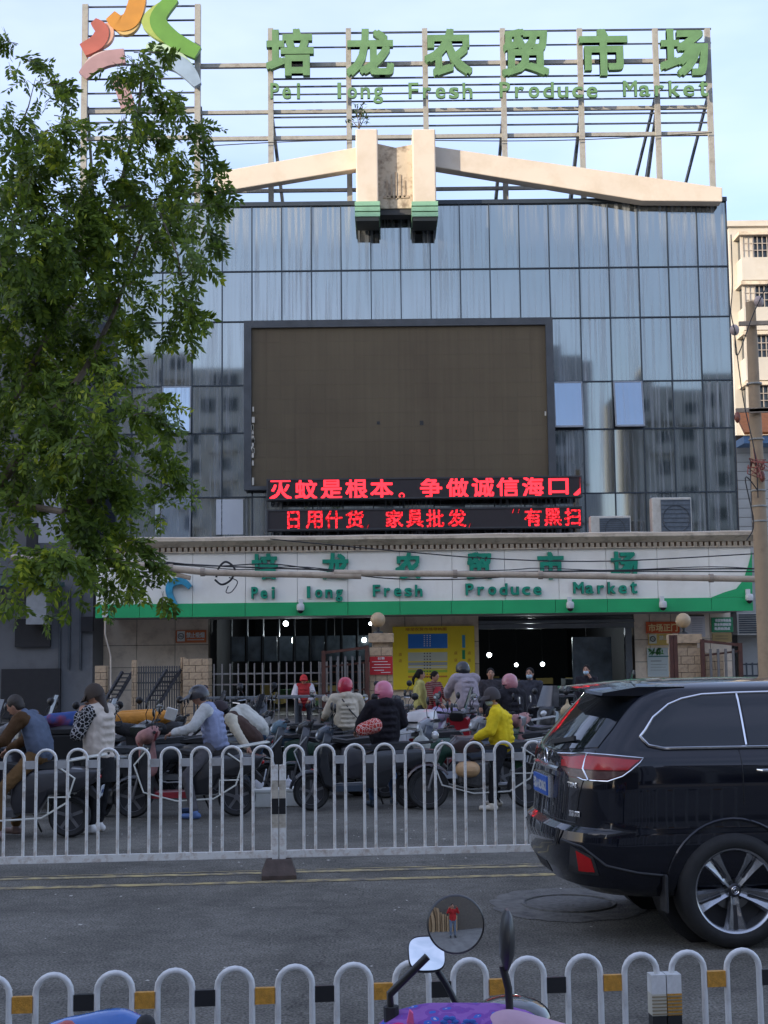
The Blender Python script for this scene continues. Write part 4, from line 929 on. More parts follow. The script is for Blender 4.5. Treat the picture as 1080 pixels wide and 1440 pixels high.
def wire(pts, r, Y, lab, m_=cab, name='cable', cat='cable', Y2=None):
    P = [at(x, y, Y+((Y2-Y)*i/(len(pts)-1) if Y2 else 0)) for i, (x, y) in enumerate(pts)]; Q = []
    for i in range(len(P)-1):
        p0, p1, p2, p3 = P[max(i-1, 0)], P[i], P[i+1], P[min(i+2, len(P)-1)]
        for k in range(6):
            t = k/6; Q.append(.5*((2*p1)+(p2-p0)*t+(2*p0-5*p1+4*p2-p3)*t*t+(-p0+3*p1-3*p2+p3)*t**3))
    Q.append(P[-1]); o = P[0]; mb = MB(); mb.tube(Q, r, 6 if r < .05 else 12); b_ = mb.build(name, m_, org=tuple(o), smooth=True); return tag(b_, lab, cat)
pipem = M('cable_sheath', (.46, .37, .27), .6, 0, .10, 3, dirt=(.25, .18, .12), dscale=4, damt=.6)
pt = thing('cable_duct', tuple(at(16, 786, 31)), 'long sagging beige cable duct crossing in front of the shop name', 'duct')
def pipeseg(pts, r):
    P = [at(x, y, 31) for x, y in pts]; o = MB().tube(P, r, 12).build('pipe', pipem, pt, smooth=True, org=tuple(pt.location)); return o
for sg in (((16, 784), (35, 785), (60, 786)), ((60, 786.3), (100, 787), (147, 788)), ((156, 791), (190, 794), (240, 799)), ((240, 799.3), (262, 802), (285, 804.5)), ((285, 804.8), (370, 807.5), (430, 808)), ((430, 808.3), (508, 810)), ((470, 805.5), (560, 806.5), (640, 807)), ((640, 807.2), (760, 808.5)), ((760, 808.7), (900, 811.5), (1000, 813)), ((1000, 813.2), (1100, 815))): pipeseg(sg, .075)
for px, py in ((37, 785), (100, 787), (240, 799), (285, 804.6), (640, 807), (760, 808.6), (1000, 813)):
    p = at(px, py, 31); MB().tube([(p.x-.05, 31, p.z+.0), (p.x+.05, 31, p.z)], .1, 12).build('collar', M('collar', (.3, .24, .18), .6), pt, org=tuple(pt.location))
MB().tube([at(228, 803, 31.05), at(268, 813, 31.05)], .05, 8).build('loose_pipe', pipem, pt, org=tuple(pt.location))
wire([(0, 783), (250, 793), (330, 797), (450, 801), (620, 805), (800, 803), (1000, 800), (1090, 800)], .017, 31.2, 'thick black cable lying along the top of the beige duct')
wire([(230, 790), (300, 796), (380, 793), (460, 803), (540, 813), (620, 815), (700, 812), (780, 804), (1090, 804)], .014, 31.1, 'thin black cable weaving over the beige duct')
wire([(150, 788), (260, 795), (340, 801), (420, 797), (520, 805), (700, 802), (760, 799), (860, 802), (1000, 797), (1090, 802)], .011, 31.15, 'second thin cable looping above the duct')
wire([(302, 815), (312, 822), (325, 815), (330, 800), (318, 790), (308, 798), (304, 812)], .025, 31.0, 'coiled black cable hanging from the duct near the first sign letter')
wire([(322, 812), (334, 818), (326, 832), (318, 833), (321, 824)], .012, 31.0, 'small loose loop of thin cable below the duct')
wire([(380, 758), (560, 775), (700, 786), (860, 789), (1090, 777)], .014, 32, 'thin dark wire sagging across the fascia above the letters')
wire([(0, 808), (100, 803), (300, 806)], .016, 31.3, 'thin wire under the left end of the duct')
for a_, b_, lab in ((((1090, 380), (1060, 440), (1037, 500), (1033, 464)), .012, 'thin wire rising from the left insulator of the utility pole'), (((1033, 470), (1045, 560), (1062, 640), (1066, 700)), .012, 'thin wire looping down from the upper crossarm to the pole'), (((1066, 690), (1048, 672), (1060, 735), (1050, 760)), .014, 'grey cable bending beside the pole above the cornice'), (((1028, 330), (1030, 400), (1028, 440), (1035, 470)), .012, 'wire hanging at the right corner of the glass building')):
    wire(a_, b_, 29.6, lab)
mb = MB(); r3 = random.Random(4); P = []
for i in range(30):
    p = at(1064+r3.gauss(0, 8), 655+r3.gauss(0, 10), 29.6); P.append(Vector((p.x, 29.6+r3.gauss(0, .15), p.z)))
mb.tube(P, .014, 5); tag(mb.build('cable_tangle', M('red_brown_cable', (.25, .06, .04), .6), org=tuple(P[0])), 'tangle of reddish cables wrapped on the utility pole', 'cable')
# plant growing beside the pole
# ================================================================== TREE
leaf = bpy.data.materials.new('tree_leaf'); leaf.use_nodes = True
n = leaf.node_tree; b = n.nodes['Principled BSDF']; g = n.nodes.new('ShaderNodeNewGeometry'); cr = n.nodes.new('ShaderNodeValToRGB')
cr.color_ramp.elements[0].color = (.030, .055, .010, 1); cr.color_ramp.elements[1].color = (.36, .40, .03, 1); e = cr.color_ramp.elements.new(.55); e.color = (.10, .155, .018, 1); e = cr.color_ramp.elements.new(.86); e.color = (.18, .25, .025, 1)  # brighter ramp colours paint some leaves as if lit
ns_ = n.nodes.new('ShaderNodeTexNoise'); ns_.inputs['Scale'].default_value = 1.6; n.links.new(g.outputs['Position'], ns_.inputs[0])
ma = n.nodes.new('ShaderNodeMath'); ma.operation = 'MULTIPLY_ADD'; ma.inputs[1].default_value = .62; n.links.new(g.outputs['Random Per Island'], ma.inputs[0])
mb_ = n.nodes.new('ShaderNodeMath'); mb_.operation = 'MULTIPLY_ADD'; mb_.inputs[1].default_value = 1.7; mb_.inputs[2].default_value = -.62; n.links.new(ns_.outputs[0], mb_.inputs[0]); n.links.new(mb_.outputs[0], ma.inputs[2])
n.links.new(ma.outputs[0], cr.inputs[0]); n.links.new(cr.outputs[0], b.inputs['Base Color']); b.inputs['Roughness'].default_value = .5; b.inputs['Specular IOR Level'].default_value = .22
tr = n.nodes.new('ShaderNodeBsdfTranslucent'); hs = n.nodes.new('ShaderNodeHueSaturation'); hs.inputs['Value'].default_value = 1.6; n.links.new(cr.outputs[0], hs.inputs['Color']); n.links.new(hs.outputs[0], tr.inputs[0])
ms = n.nodes.new('ShaderNodeMixShader'); ms.inputs[0].default_value = .32; n.links.new(b.outputs[0], ms.inputs[1]); n.links.new(tr.outputs[0], ms.inputs[2]); n.links.new(ms.outputs[0], n.nodes['Material Output'].inputs[0])
bark = M('bark', (.13, .10, .07), .85, 0, .2, 6, .6, 30)
# clumps: px, py, radius px, density, depth
CL = [(25,95,26,.35),(12,150,24,.4),(48,120,24,.35),(70,150,26,.45),(95,175,16,.3),(30,190,40,.9),(62,215,36,.9),(12,240,40,1),(75,190,22,.5),(50,255,45,1),(15,300,48,1.1),(80,300,46,1),(128,262,40,1),(160,235,34,1),
(196,92,22,.95),(178,84,16,.8),(215,108,20,.9),(160,96,14,.6),(222,132,18,.75),(196,140,20,.8),(180,160,20,.8),(210,170,22,.8),(236,150,14,.5),(185,195,34,1),(225,205,34,1),(262,225,32,.95),(150,205,26,.8),(285,238,24,.8),(302,256,16,.6),(248,178,20,.6),(275,190,16,.4),(256,168,12,.35),
(120,300,50,1.1),(170,285,46,1.1),(215,265,42,1),(255,275,34,.95),(285,290,24,.8),(285,330,22,.7),(292,300,18,.6),(305,262,12,.4),(30,360,60,1.15),(90,360,55,1.15),(145,345,45,1.05),(185,335,34,.85),(215,315,30,.8),(240,318,26,.7),(262,345,24,.75),(278,365,18,.7),(245,365,22,.6),(265,395,20,.7),(240,400,18,.6),(280,410,12,.5),(232,440,16,.5),(250,452,15,.5),(270,440,12,.45),(258,475,9,.4),(226,470,10,.35),(208,345,20,.5),(190,365,18,.5),
(25,430,62,1.2),(85,430,58,1.15),(135,410,40,1),(165,400,26,.8),(178,425,22,.6),(190,440,14,.5),(150,450,30,.9),(170,470,22,.5),(180,505,12,.4),(25,500,62,1.2),(85,500,55,1.1),(130,500,34,.9),(148,530,22,.7),(175,535,14,.45),(172,560,12,.35),(190,560,14,.5),(200,590,14,.5),(215,560,10,.4),(215,590,12,.4),(245,585,10,.3),(228,605,10,.35),
(25,570,60,1.2),(85,565,50,1.1),(120,560,34,.8),(25,640,58,1.2),(80,630,50,1.15),(125,620,34,.75),(150,640,34,.9),(185,640,26,.5),(170,600,20,.5),(180,680,34,.7),(215,680,26,.55),(140,690,42,1.05),(100,680,40,1),(235,650,20,.55),(248,665,14,.5),(258,690,12,.5),(225,715,16,.6),(200,720,24,.5),(90,720,22,.5),(60,680,30,.7),(20,700,34,.8),(10,745,26,.7),(30,660,30,.8),(150,730,40,1.05),(120,740,28,.8),(85,768,22,.6),(130,775,30,.9),(165,765,26,.8),(180,790,20,.6),(55,790,20,.5),(15,790,22,.7),(160,805,16,.6),(190,818,16,.65),(215,820,13,.55),(228,838,10,.5),(165,830,12,.5),(150,840,10,.4),(90,820,14,.45),(100,845,10,.4),(70,770,14,.4),(8,830,14,.5),(20,855,10,.3),(60,865,10,.2)]
tb = at(-40, 1130, 17.2)
tree = thing('roadside_tree', (tb.x-1.0, 17.4, .0), 'large leafy green tree with drooping compound leaves filling the left side of the view', 'tree'); TRO = Vector(tree.location)
nr = np.random.default_rng(5); V = []; NQ = 0
def depth_of(px, py): return 17.2 + .9*math.sin(px*.021+py*.013) + .5*math.sin(py*.03)
allv = []
twigs = MB()
for (px, py, r, den) in CL:
    Y = depth_of(px, py); c = at(px, py, Y); rad = r*Y/FPX
    ns2 = max(3, int(den*.066*r*r*.40)) if r > 20 else max(4, int(den*.046*r*r))
    if px > 110 and r > 18: ns2 = int(ns2*.74)
    for k in range(ns2):
        d = nr.normal(0, 1, 3); d /= np.linalg.norm(d)+1e-9; q = np.array(c) + d*rad*nr.random()**.42*np.array([1.0, 1.25 if r > 20 else 1.4, 1.0])
        # sprig: rachis direction outward and drooping
        dr = d*.6 + np.array([0.15, -.1, -.75]) + nr.normal(0, .45, 3); dr /= np.linalg.norm(dr)
        up = nr.normal(0, .5, 3) + np.array([0, -.5, .7]); sd = np.cross(dr, up); sd /= np.linalg.norm(sd)+1e-9; nrm = np.cross(sd, dr)
        L = nr.uniform(.16, .30); m = nr.integers(4, 7); ll = nr.uniform(.042, .070)
        for j in range(m):
            t = (j+.6)/m; base = q + dr*L*t + np.array([0, 0, -.10*L*t*t])
            for s in (-1, 1):
                ld = sd*s*.85 + dr*.55 + nr.normal(0, .16, 3) + np.array([0, 0, -.2]); ld /= np.linalg.norm(ld)
                ws = np.cross(nrm + nr.normal(0, .35, 3), ld); ws /= np.linalg.norm(ws)+1e-9
                tip = base + ld*ll*2*(.8+.3*math.sin(PI*t)); mid = (base+tip)/2 + nrm*.004
                allv += [base, mid + ws*ll*.42, tip, mid - ws*ll*.42]
        e = q + dr*L; allv += [e, e + dr*ll + sd*ll*.4, e + dr*ll*2, e + dr*ll - sd*ll*.4]
        if k % 3 == 0: twigs.tube([tuple(q - dr*.05), tuple(q+dr*L)], .003, 3, cap=False)
def sprig(q, dr, L, ll):
    global allv
    up = nr.normal(0, .5, 3) + np.array([0, -.5, .7]); sd = np.cross(dr, up); sd /= np.linalg.norm(sd)+1e-9; nrm = np.cross(sd, dr); m = nr.integers(4, 7)
    for j in range(m):
        t = (j+.6)/m; base = q + dr*L*t + np.array([0, 0, -.10*L*t*t])
        for s in (-1, 1):
            ld = sd*s*.85 + dr*.55 + nr.normal(0, .16, 3) + np.array([0, 0, -.2]); ld /= np.linalg.norm(ld)
            ws = np.cross(nrm + nr.normal(0, .35, 3), ld); ws /= np.linalg.norm(ws)+1e-9
            tip = base + ld*ll*2*(.8+.3*math.sin(PI*t)); mid = (base+tip)/2
            allv += [base, mid + ws*ll*.42, tip, mid - ws*ll*.42]
# arching sprays that leave the crown and droop
SP = [(30,80,1,30),(60,120,1,40),(90,165,.8,25),(20,60,-1,30),(210,95,1,30),(185,75,.4,20),(230,150,1,25),(262,180,1,30),(290,235,.8,25),(290,262,.5,40),(280,300,.6,40),(280,330,.3,50),(258,420,.2,50),(238,425,.15,50),(180,410,.4,50),(185,440,.3,40),(205,350,.4,40),(150,470,.5,50),(150,520,.6,40),(165,560,1.2,50),(185,580,1.3,60),(195,565,1.3,45),(120,590,.8,50),(200,640,1.1,45),(225,660,1,40),(175,760,1,50),(190,790,.9,45),(140,790,.6,50),(100,770,.5,60),(60,770,.4,40),(25,800,.2,40),(90,700,.5,60),(60,640,.6,60),(130,680,1,50),(230,300,.6,60),(150,330,.5,60),(120,420,.7,60),(90,480,.7,70),(50,330,.7,70),(100,300,.9,70),(150,260,1,60),(30,420,.6,70),(40,500,.5,70),(200,200,1.1,40),(20,230,.8,50),(60,190,.9,40)]
for (px, py, dx, ln) in SP:
    for rep in range(1 if px > 140 else 2):
        x = px+nr.normal(0, 7); y = py+nr.normal(0, 7); Y = depth_of(px, py)+nr.uniform(-.5, .4)-.25; a0 = nr.uniform(-.5, .1); pp_ = [(x, y)]; vx, vy = dx*1.0, a0
        L_ = ln*nr.uniform(.8, 1.25)
        for i in range(int(L_/6)):
            nrm2 = math.hypot(vx, vy); x += vx/nrm2*6; y += vy/nrm2*6; vy += .22; pp_.append((x, y))
        P = [at(a_, b_, Y) for a_, b_ in pp_]
        if len(P) > 2: twigs.tube(P, [.007*(1-.8*i/len(P)) for i in range(len(P))], 4, cap=False)
        for i in range(1, len(P)):
            d0 = np.array(P[i]-P[i-1]); d0 /= np.linalg.norm(d0)+1e-9
            for s in (-1, 1):
                dr = d0*.7 + np.array([s*.5, nr.normal(0, .4), nr.normal(-.15, .3)]); dr /= np.linalg.norm(dr); sprig(np.array(P[i]), dr, nr.uniform(.12, .24), nr.uniform(.040, .062))
A = np.array(allv, dtype=np.float32) - np.array(TRO, dtype=np.float32); nq = len(A)//4
me = bpy.data.meshes.new('crown'); me.vertices.add(len(A)); me.vertices.foreach_set('co', A.ravel()); me.loops.add(nq*4); me.loops.foreach_set('vertex_index', np.arange(nq*4, dtype=np.int32)); me.polygons.add(nq); me.polygons.foreach_set('loop_start', np.arange(0, nq*4, 4, dtype=np.int32)); me.polygons.foreach_set('loop_total', np.full(nq, 4, dtype=np.int32)); me.update(); me.validate()
me.materials.append(leaf); co = bpy.data.objects.new('crown', me); COL.objects.link(co); co.parent = tree
print('leaves', nq)
twigs.build('twigs', bark, tree, org=tuple(TRO), fix=False)['kind'] = 'stuff'
MB().tube([TRO, TRO+Vector((.0, 0, 2.2)), TRO+Vector((-.1, .3, 4.0)), at(-50, 560, 17.9), at(-10, 400, 18.0), at(40, 250, 17.9)], [.30, .25, .2, .12, .07, .03], 12).build('trunk', bark, tree, smooth=True, org=tuple(TRO))
for pts, r in ((((-30, 720), (60, 600), (120, 520), (160, 440), (200, 330)), .07), (((-30, 700), (90, 720), (135, 700), (150, 660), (148, 640)), .05), (((20, 560), (110, 400), (170, 260), (195, 160), (200, 95)), .05), (((60, 600), (150, 640), (210, 670), (250, 690)), .03), (((0, 265), (30, 280), (90, 300)), .02), (((135, 700), (115, 745), (90, 790), (70, 830)), .03), (((130, 300), (220, 280), (290, 270)), .025), (((225, 300), (250, 360), (262, 430)), .015), (((120, 740), (165, 770), (215, 830)), .018), (((190, 570), (225, 600), (240, 640)), .012), (((20, 200), (40, 150), (50, 110)), .015)):
    P = [at(x, y, depth_of(x, y)) for x, y in pts]; MB().tube(P, [r*(1-.75*i/(len(P)-1)) for i in range(len(P))], 8).build('branch', bark, tree, smooth=True, org=tuple(TRO))
# ================================================================== GUARD RAIL FENCES
def guardrail(name, label, group, p0, dirv, pitch, aw, n, h, r, m_, plate, zb=.14, post_h=None, post_stripes=True, base=True, rail=True):
    """one panel: n hoops between two end posts, starting at p0 and running along dirv"""
    ang = math.atan2(dirv.y, dirv.x); L = (n-1)*pitch+aw
    t = thing(name, p0, label, 'fence', group, rz=ang)
    k = 10; ar = aw/2; pts = [(-ar, 0, zb)] + [(-ar, 0, zb+(h-ar-zb)*f) for f in (.5, 1)] + [(-ar*math.cos(PI*i/k), 0, h-ar+ar*math.sin(PI*i/k)) for i in range(1, k)] + [(ar, 0, h-ar), (ar, 0, zb+(h-ar-zb)*.5), (ar, 0, zb)]
    me = unlink_mesh((lambda o: o)(MB().tube(pts, r, 10).build('hoop', m_, smooth=True)))
    hr = random.Random(int(h*1000)+int(p0[0]*10))
    for i in range(n): inst('hoop', me, (ar+i*pitch+hr.gauss(0, .0012), hr.gauss(0, .001), 0), t, rot=(R(hr.gauss(0, .25)), 0, R(hr.gauss(0, 1.2))))
    gap = pitch-aw-2*r
    for i in range(n-1): 
        pm = plate[i % len(plate)]; ph = .062 if plate is not MEDPL else .07
        MB().box((aw+i*pitch+(pitch-aw)/2, 0, h-ar*1.12-ph*.5), (gap+.004, .022, ph)).build('reflector_plate', pm, t)
    if rail: MB().bb((-.01, -.02, zb-.05), (L+.01, .02, zb+.012)).build('bottom_rail', m_, t)
    return t, L
MEDPL = [M('plate_grey', (.42, .42, .41), .5, 0, .08, 6, dirt=(.25, .22, .18), dscale=8, damt=.5)]
def pt_line(off, x): return rl(off, x)
hp = 1.165; pitch, aw = .2745, .172
Lp = 11*pitch+aw
stripe_w = M('post_cream', (.55, .50, .40), .5, 0, .1, 8, dirt=(.2, .15, .1), dscale=10, damt=.7)
def med_post(p, lab):
    t = thing('fence_post', p, lab, 'post', 'median fence posts', rz=ROAD)
    MB().bb((-.028, -.028, .16), (.028, .028, hp-.17)).build('tube', whitepaint, t)
    MB().bb((-.030, -.030, .56), (.030, .030, .70)).build('black_band', blackp, t); MB().bb((-.0295, -.0295, .701), (.0295, .0295, .86)).build('cream_band', stripe_w, t); MB().bb((-.0295, -.0295, .44), (.0295, .0295, .558)).build('cream_band', stripe_w, t)
    return t
def med_base(p, lab):
    t = thing('iron_block', p, lab, 'fence foot', 'median fence feet', rz=ROAD)
    vs = [(-.155, -.17, 0), (.155, -.17, 0), (.155, .17, 0), (-.155, .17, 0), (-.155, -.17, .04), (.155, -.17, .04), (.155, .17, .04), (-.155, .17, .04), (-.11, -.08, .165), (.11, -.08, .165), (.11, .08, .165), (-.11, .08, .165)]
    MB().add(vs, [(0, 3, 2, 1), (0, 1, 5, 4), (1, 2, 6, 5), (2, 3, 7, 6), (3, 0, 4, 7), (4, 5, 9, 8), (5, 6, 10, 9), (6, 7, 11, 10), (7, 4, 8, 11), (8, 9, 10, 11)]).build('block', M('cast_foot', (.085, .06, .048), .75, 0, .25, 10, .3, 30), t, bevel=.008)
    return t
x0 = -.98
where = ['at the far left outside the picture edge', 'with the joint at picture left of centre', 'at the right behind the car']
for k in (-1, 0, 1):
    s = k*(Lp+.115)+.055
    lab = {-1: 'white hooped median fence panel in front of the riders at left', 0: 'white hooped median fence panel from the banded posts to behind the black car'}.get(k, 'white hooped median fence panel beyond the bonnet of the black car')
    guardrail('median_guardrail', lab, 'white hooped median fence panels', tuple(pt_line(0, x0)+RA*s), RA, pitch, aw, 12, hp, .0135, whitepaint, MEDPL, zb=.225)
for k in (0, 1):
    c = pt_line(0, x0)+RA*(k*(Lp+.115)-.0)
    for s, lb in ((-.033, 'left'), (.033, 'right')):
        med_post(tuple(c+RA*s), ('%s one of the two banded black and white posts at the median fence joint' % lb) if k == 0 else '%s banded post of the median fence joint hidden behind the black car' % lb)
    med_base(tuple(c), 'rusty dark block foot under the pair of banded median fence posts' if k == 0 else 'dark block foot of the median fence joint hidden behind the black car')
# near fence
NF = -6.15; Yn_ = 5.59
pB = at(935, 1400, 5.68); h2 = .762; pitch2, aw2 = .2345, .136; L2 = 11*pitch2+aw2
p00 = Vector((pB.x, pB.y, 0))
dirn = Vector((math.cos(R(6.0)), math.sin(R(6.0)), 0))
for k in (-1, 0):
    s = k*(L2+.062)+.031
    lab = 'foreground pale hooped fence panel with amber and black plates, left of the posts' if k == -1 else 'pale metal hooped fence panel at the bottom right, right of the square posts'
    pls = [amber, blackp]
    guardrail('roadside_guardrail', lab, 'foreground hooped fence panels', tuple(p00+dirn*s), dirn, pitch2, aw2, 12, h2, .0125, galv, pls, zb=.1)
for s, kk in ((-.033, 0), (.031, 1)):
    p = p00+dirn*s; t = thing('roadside_fence_post', (p.x, p.y, 0), ('left' if kk == 0 else 'right')+' square post of the joint in the foreground fence, '+('with cream ribbed reflector' if kk == 0 else 'with amber ribbed reflector'), 'post', rz=R(6.0))
    zt_ = h2-.078; MB().bb((-.029, -.029, 0), (.029, .029, zt_-.16)).build('tube', blackp, t)
    MB().bb((-.030, -.031, zt_-.16), (.030, .030, zt_-.075)).build('reflector', M('cream_reflector', (.5, .47, .38), .4) if kk == 0 else amber, t)
    MB().bb((-.030, -.030, zt_-.0748), (.030, .030, zt_)).build('cap_sleeve', galv, t)
    rb = MB()
    for i in range(6): rb.bb((-.0305, -.034, zt_-.155+i*.0135), (.0305, -.0312, zt_-.150+i*.0135))
    rb.build('ribs', M('rib_line', (.25, .2, .12), .5), t)
# ================================================================== BLACK CAR
# horizontal outlines (level z: half width, rear x, front x, corner lengths)
LV = [ # z, w, xr, xf, a_rear
 (.34, .86, .22, 4.66, .6), (.40, .915, .09, 4.80, .6), (.52, .945, .025, 4.90, .6), (.68, .955, .0, 4.94, .6), (.765, .955, .012, 4.94, .6), (.80, .950, .06, 4.935, .58), (.95, .955, .075, 4.91, .56), (1.08, .958, .085, 4.82, .55), (1.20, .95, .10, 4.60, .55),
 (1.265, .925, .115, 4.2, .54), (1.305, .895, .14, 3.80, .52), (1.36, .870, .185, 3.68, .5), (1.47, .825, .28, 3.42, .5), (1.58, .775, .38, 3.14, .48), (1.66, .735, .46, 2.90, .46), (1.715, .69, .53, 2.65, .46), (1.755, .60, .62, 2.40, .45), (1.775, .44, .78, 2.15, .4)]
lz = [q[0] for q in LV]
def lvl(z):
    return [float(np.interp(z, lz, [q[i] for q in LV])) for i in (1, 2, 3, 4)]
def CP(t, z):  # t 0..1 rear centre -> side; 1..2 along the side; 2..3 side -> front centre ; right side y<0
    w_, xr_, xf_, a_ = lvl(z)
    ne = 3.1
    if t <= 1:
        p = t*PI/2; return Vector((xr_+a_*(1-max(0, math.cos(p))**(2/ne)), -w_*max(0, math.sin(p))**(2/ne), z))
    af = .9 if z < 1.28 else .5
    if t <= 2: u = t-1; return Vector((xr_+a_+(xf_-af-xr_-a_)*u, -w_, z))
    p = (3-t)*PI/2; return Vector((xf_-af*(1-max(0, math.cos(p))**(2/ne)), -w_*max(0, math.sin(p))**(2/ne), z))
def t_at_x(x, z):
    lo, hi = 0.0, 2.0
    for _ in range(30):
        m_ = (lo+hi)/2
        if CP(m_, z).x < x: lo = m_
        else: hi = m_
    return lo
def t_at_y(y, z):
    lo, hi = 0.0, 1.0
    for _ in range(30):
        m_ = (lo+hi)/2
        if -CP(m_, z).y < y: lo = m_
        else: hi = m_
    return lo
def SN(t, z):
    a = CP(min(t+.01, 3), z)-CP(max(t-.01, 0), z); b = CP(t, min(z+.01, 1.77))-CP(t, max(z-.01, .34)); n_ = b.cross(a)
    n_ = n_.normalized() if n_.length > 1e-9 else Vector((0, -1, 0))
    c_ = CP(t, z)-Vector((2.4, 0, z))
    return n_ if n_.dot(c_) > 0 else -n_
pc = at(1032, 1337, 9.0)
car = thing('parked_car', (0, 0, 0), 'glossy black sport utility vehicle with chrome window trim at the right foreground', 'car', rz=R(5.0))
# rear axle at local x=1.06; wheel on the right side at local y=-.86 stands under pixel x=1030
wx, wy = 1.16, -.93; cr_, sr_ = math.cos(R(5)), math.sin(R(5)); wz = at(1032, 1255, 9.30)
car.location = (wz.x-(wx*cr_-wy*sr_), 9.30-(wx*sr_+wy*cr_), 0)
carpaint = M('car_black_paint', (.004, .005, .010), .22, 0, .05, 2, coat=1.0, spec=.1)
trimblk = M('car_dark_trim', (.025, .025, .027), .5, 0, .15, 10)
mb = MB(); ts = [i/16 for i in range(17)] + [1+i/24 for i in range(1, 25)] + [2+i/12 for i in range(1, 13)]
zs = []
for i in range(len(LV)-1):
    k = 3 if LV[i+1][0]-LV[i][0] > .08 else 2
    for j in range(k): zs.append(LV[i][0]+(LV[i+1][0]-LV[i][0])*j/k)
zs.append(LV[-1][0])
nt_ = len(ts); full = ts
rows = []
for z in zs:
    r_ = [CP(t, z) for t in full]; l_ = [Vector((p.x, -p.y, p.z)) for p in reversed(r_[1:-1])]; rows.append(r_+l_)
nn_ = len(rows[0]); vs = [p for r_ in rows for p in r_]; fs = []
for i in range(len(rows)-1):
    for j in range(nn_): a = i*nn_+j; b_ = i*nn_+(j+1) % nn_; fs.append((a, b_, b_+nn_, a+nn_))
fs.append(tuple(reversed(range(nn_)))); top = (len(rows)-1)*nn_
cv = len(vs); vs.append(Vector((1.45, 0, 1.787))); fs += [(top+j, top+(j+1) % nn_, cv) for j in range(nn_)]
mb.add(vs, fs); body = mb.build('body', [carpaint, blackp], car)
cut = MB()
for x in (1.16, 3.95):
    for s in (-1, 1): cut.lathe([(.455, -.25), (.455, .25)], (x, s*.98, .385), 40, 'Y', mi=0)
cut.mi = 0
cuto = cut.build('cutter', blackp)
bo = body.modifiers.new('arch', 'BOOLEAN'); bo.operation = 'DIFFERENCE'; bo.object = cuto; bo.solver = 'EXACT'; bo.material_mode = 'TRANSFER'
me = bpy.data.meshes.new_from_object(body.evaluated_get(bpy.context.evaluated_depsgraph_get())); body.modifiers.clear(); body.data = me; bpy.data.objects.remove(cuto)
sm(body, 35)
def patch(name, poly, off, m_, side=-1, res=.03, space='x', thick=.0, parent=None):
    """curved panel laid on the body; poly in (x,z) on the side or (y,z) on the rear"""
    P = []
    for i in range(len(poly)):
        a, b_ = Vector(poly[i]), Vector(poly[(i+1) % len(poly)]); k = max(1, int((b_-a).length/res))
        for j in range(k): P.append(a.lerp(b_, j/k))
    nb = len(P); xs_ = [p.x for p in P]; ys2 = [p.y for p in P]
    x = min(xs_)+res
    while x < max(xs_):
        y = min(ys2)+res
        while y < max(ys2):
            ins_ = False; j = nb-1
            for i in range(nb):
                if (P[i].y > y) != (P[j].y > y) and x < (P[j].x-P[i].x)*(y-P[i].y)/(P[j].y-P[i].y)+P[i].x: ins_ = not ins_
                j = i
            if ins_ and min((Vector((x, y))-q).length for q in P[:nb]) > res*.45: P.append(Vector((x, y)))
            y += res
        x += res
    v2, _, f2, *_r = delaunay_2d_cdt([Vector(p) for p in P], [(i, (i+1) % nb) for i in range(nb)], [], 1, 1e-5)
    V_ = []; V2 = []
    for q in v2:
        sg = -1
        if space == 'x': t = t_at_x(q.x, q.y)
        else: t = t_at_y(abs(q.x), q.y); sg = -1 if q.x < 0 else 1
        p = CP(t, q.y); nrm_ = SN(t, q.y); a = p+nrm_*off
        if space == 'y' and sg > 0: a.y = -a.y
        if space == 'x' and side > 0: a.y = -a.y
        V_.append(a)
        c = p+nrm_*(-.004)
        if space == 'y' and sg > 0: c.y = -c.y
        if space == 'x' and side > 0: c.y = -c.y
        V2.append(c)
    mb = MB(); m2 = len(V_); F_ = [tuple(f) for f in f2]
    cnt = {}
    for f in F_:
        for i in range(len(f)): e_ = (f[i], f[(i+1) % len(f)]); cnt[tuple(sorted(e_))] = cnt.get(tuple(sorted(e_)), 0)+1
    mb.add(V_+V2, F_+[(a, b_, b_+m2, a+m2) for (a, b_), c in cnt.items() if c == 1])
    return mb.build(name, m_, parent or car, smooth=True)
def line_on(name, pts, r, m_, off=.006, side=-1, space='x', parent=None):
    Q = []
    for i in range(len(pts)-1):
        a, b_ = Vector(pts[i]), Vector(pts[i+1]); k = max(1, int((b_-a).length/.05))
        for j in range(k): Q.append(a.lerp(b_, j/k))
    Q.append(Vector(pts[-1])); W = []
    for q in Q:
        if space == 'x': t = t_at_x(q.x, q.y); p = CP(t, q.y)+SN(t, q.y)*off
        else:
            t = t_at_y(abs(q.x), q.y); p = CP(t, q.y)+SN(t, q.y)*off
            if q.x > 0: p.y = -p.y
        if space == 'x' and side > 0: p.y = -p.y
        W.append(p)
    return MB().tube(W, r, 6).build(name, m_, parent or car, smooth=True)
QW = [(.57, 1.405), (.61, 1.445), (.68, 1.53), (.80, 1.615), (.90, 1.652), (1.05, 1.678), (1.285, 1.686), (1.285, 1.338), (1.0, 1.338), (.76, 1.340), (.65, 1.345)]
RD = [(1.32, 1.338), (1.32, 1.688), (1.7, 1.692), (2.11, 1.690), (2.17, 1.338)]
FD = [(2.25, 1.338), (2.19, 1.690), (2.55, 1.66), (2.98, 1.56), (3.48, 1.338)]
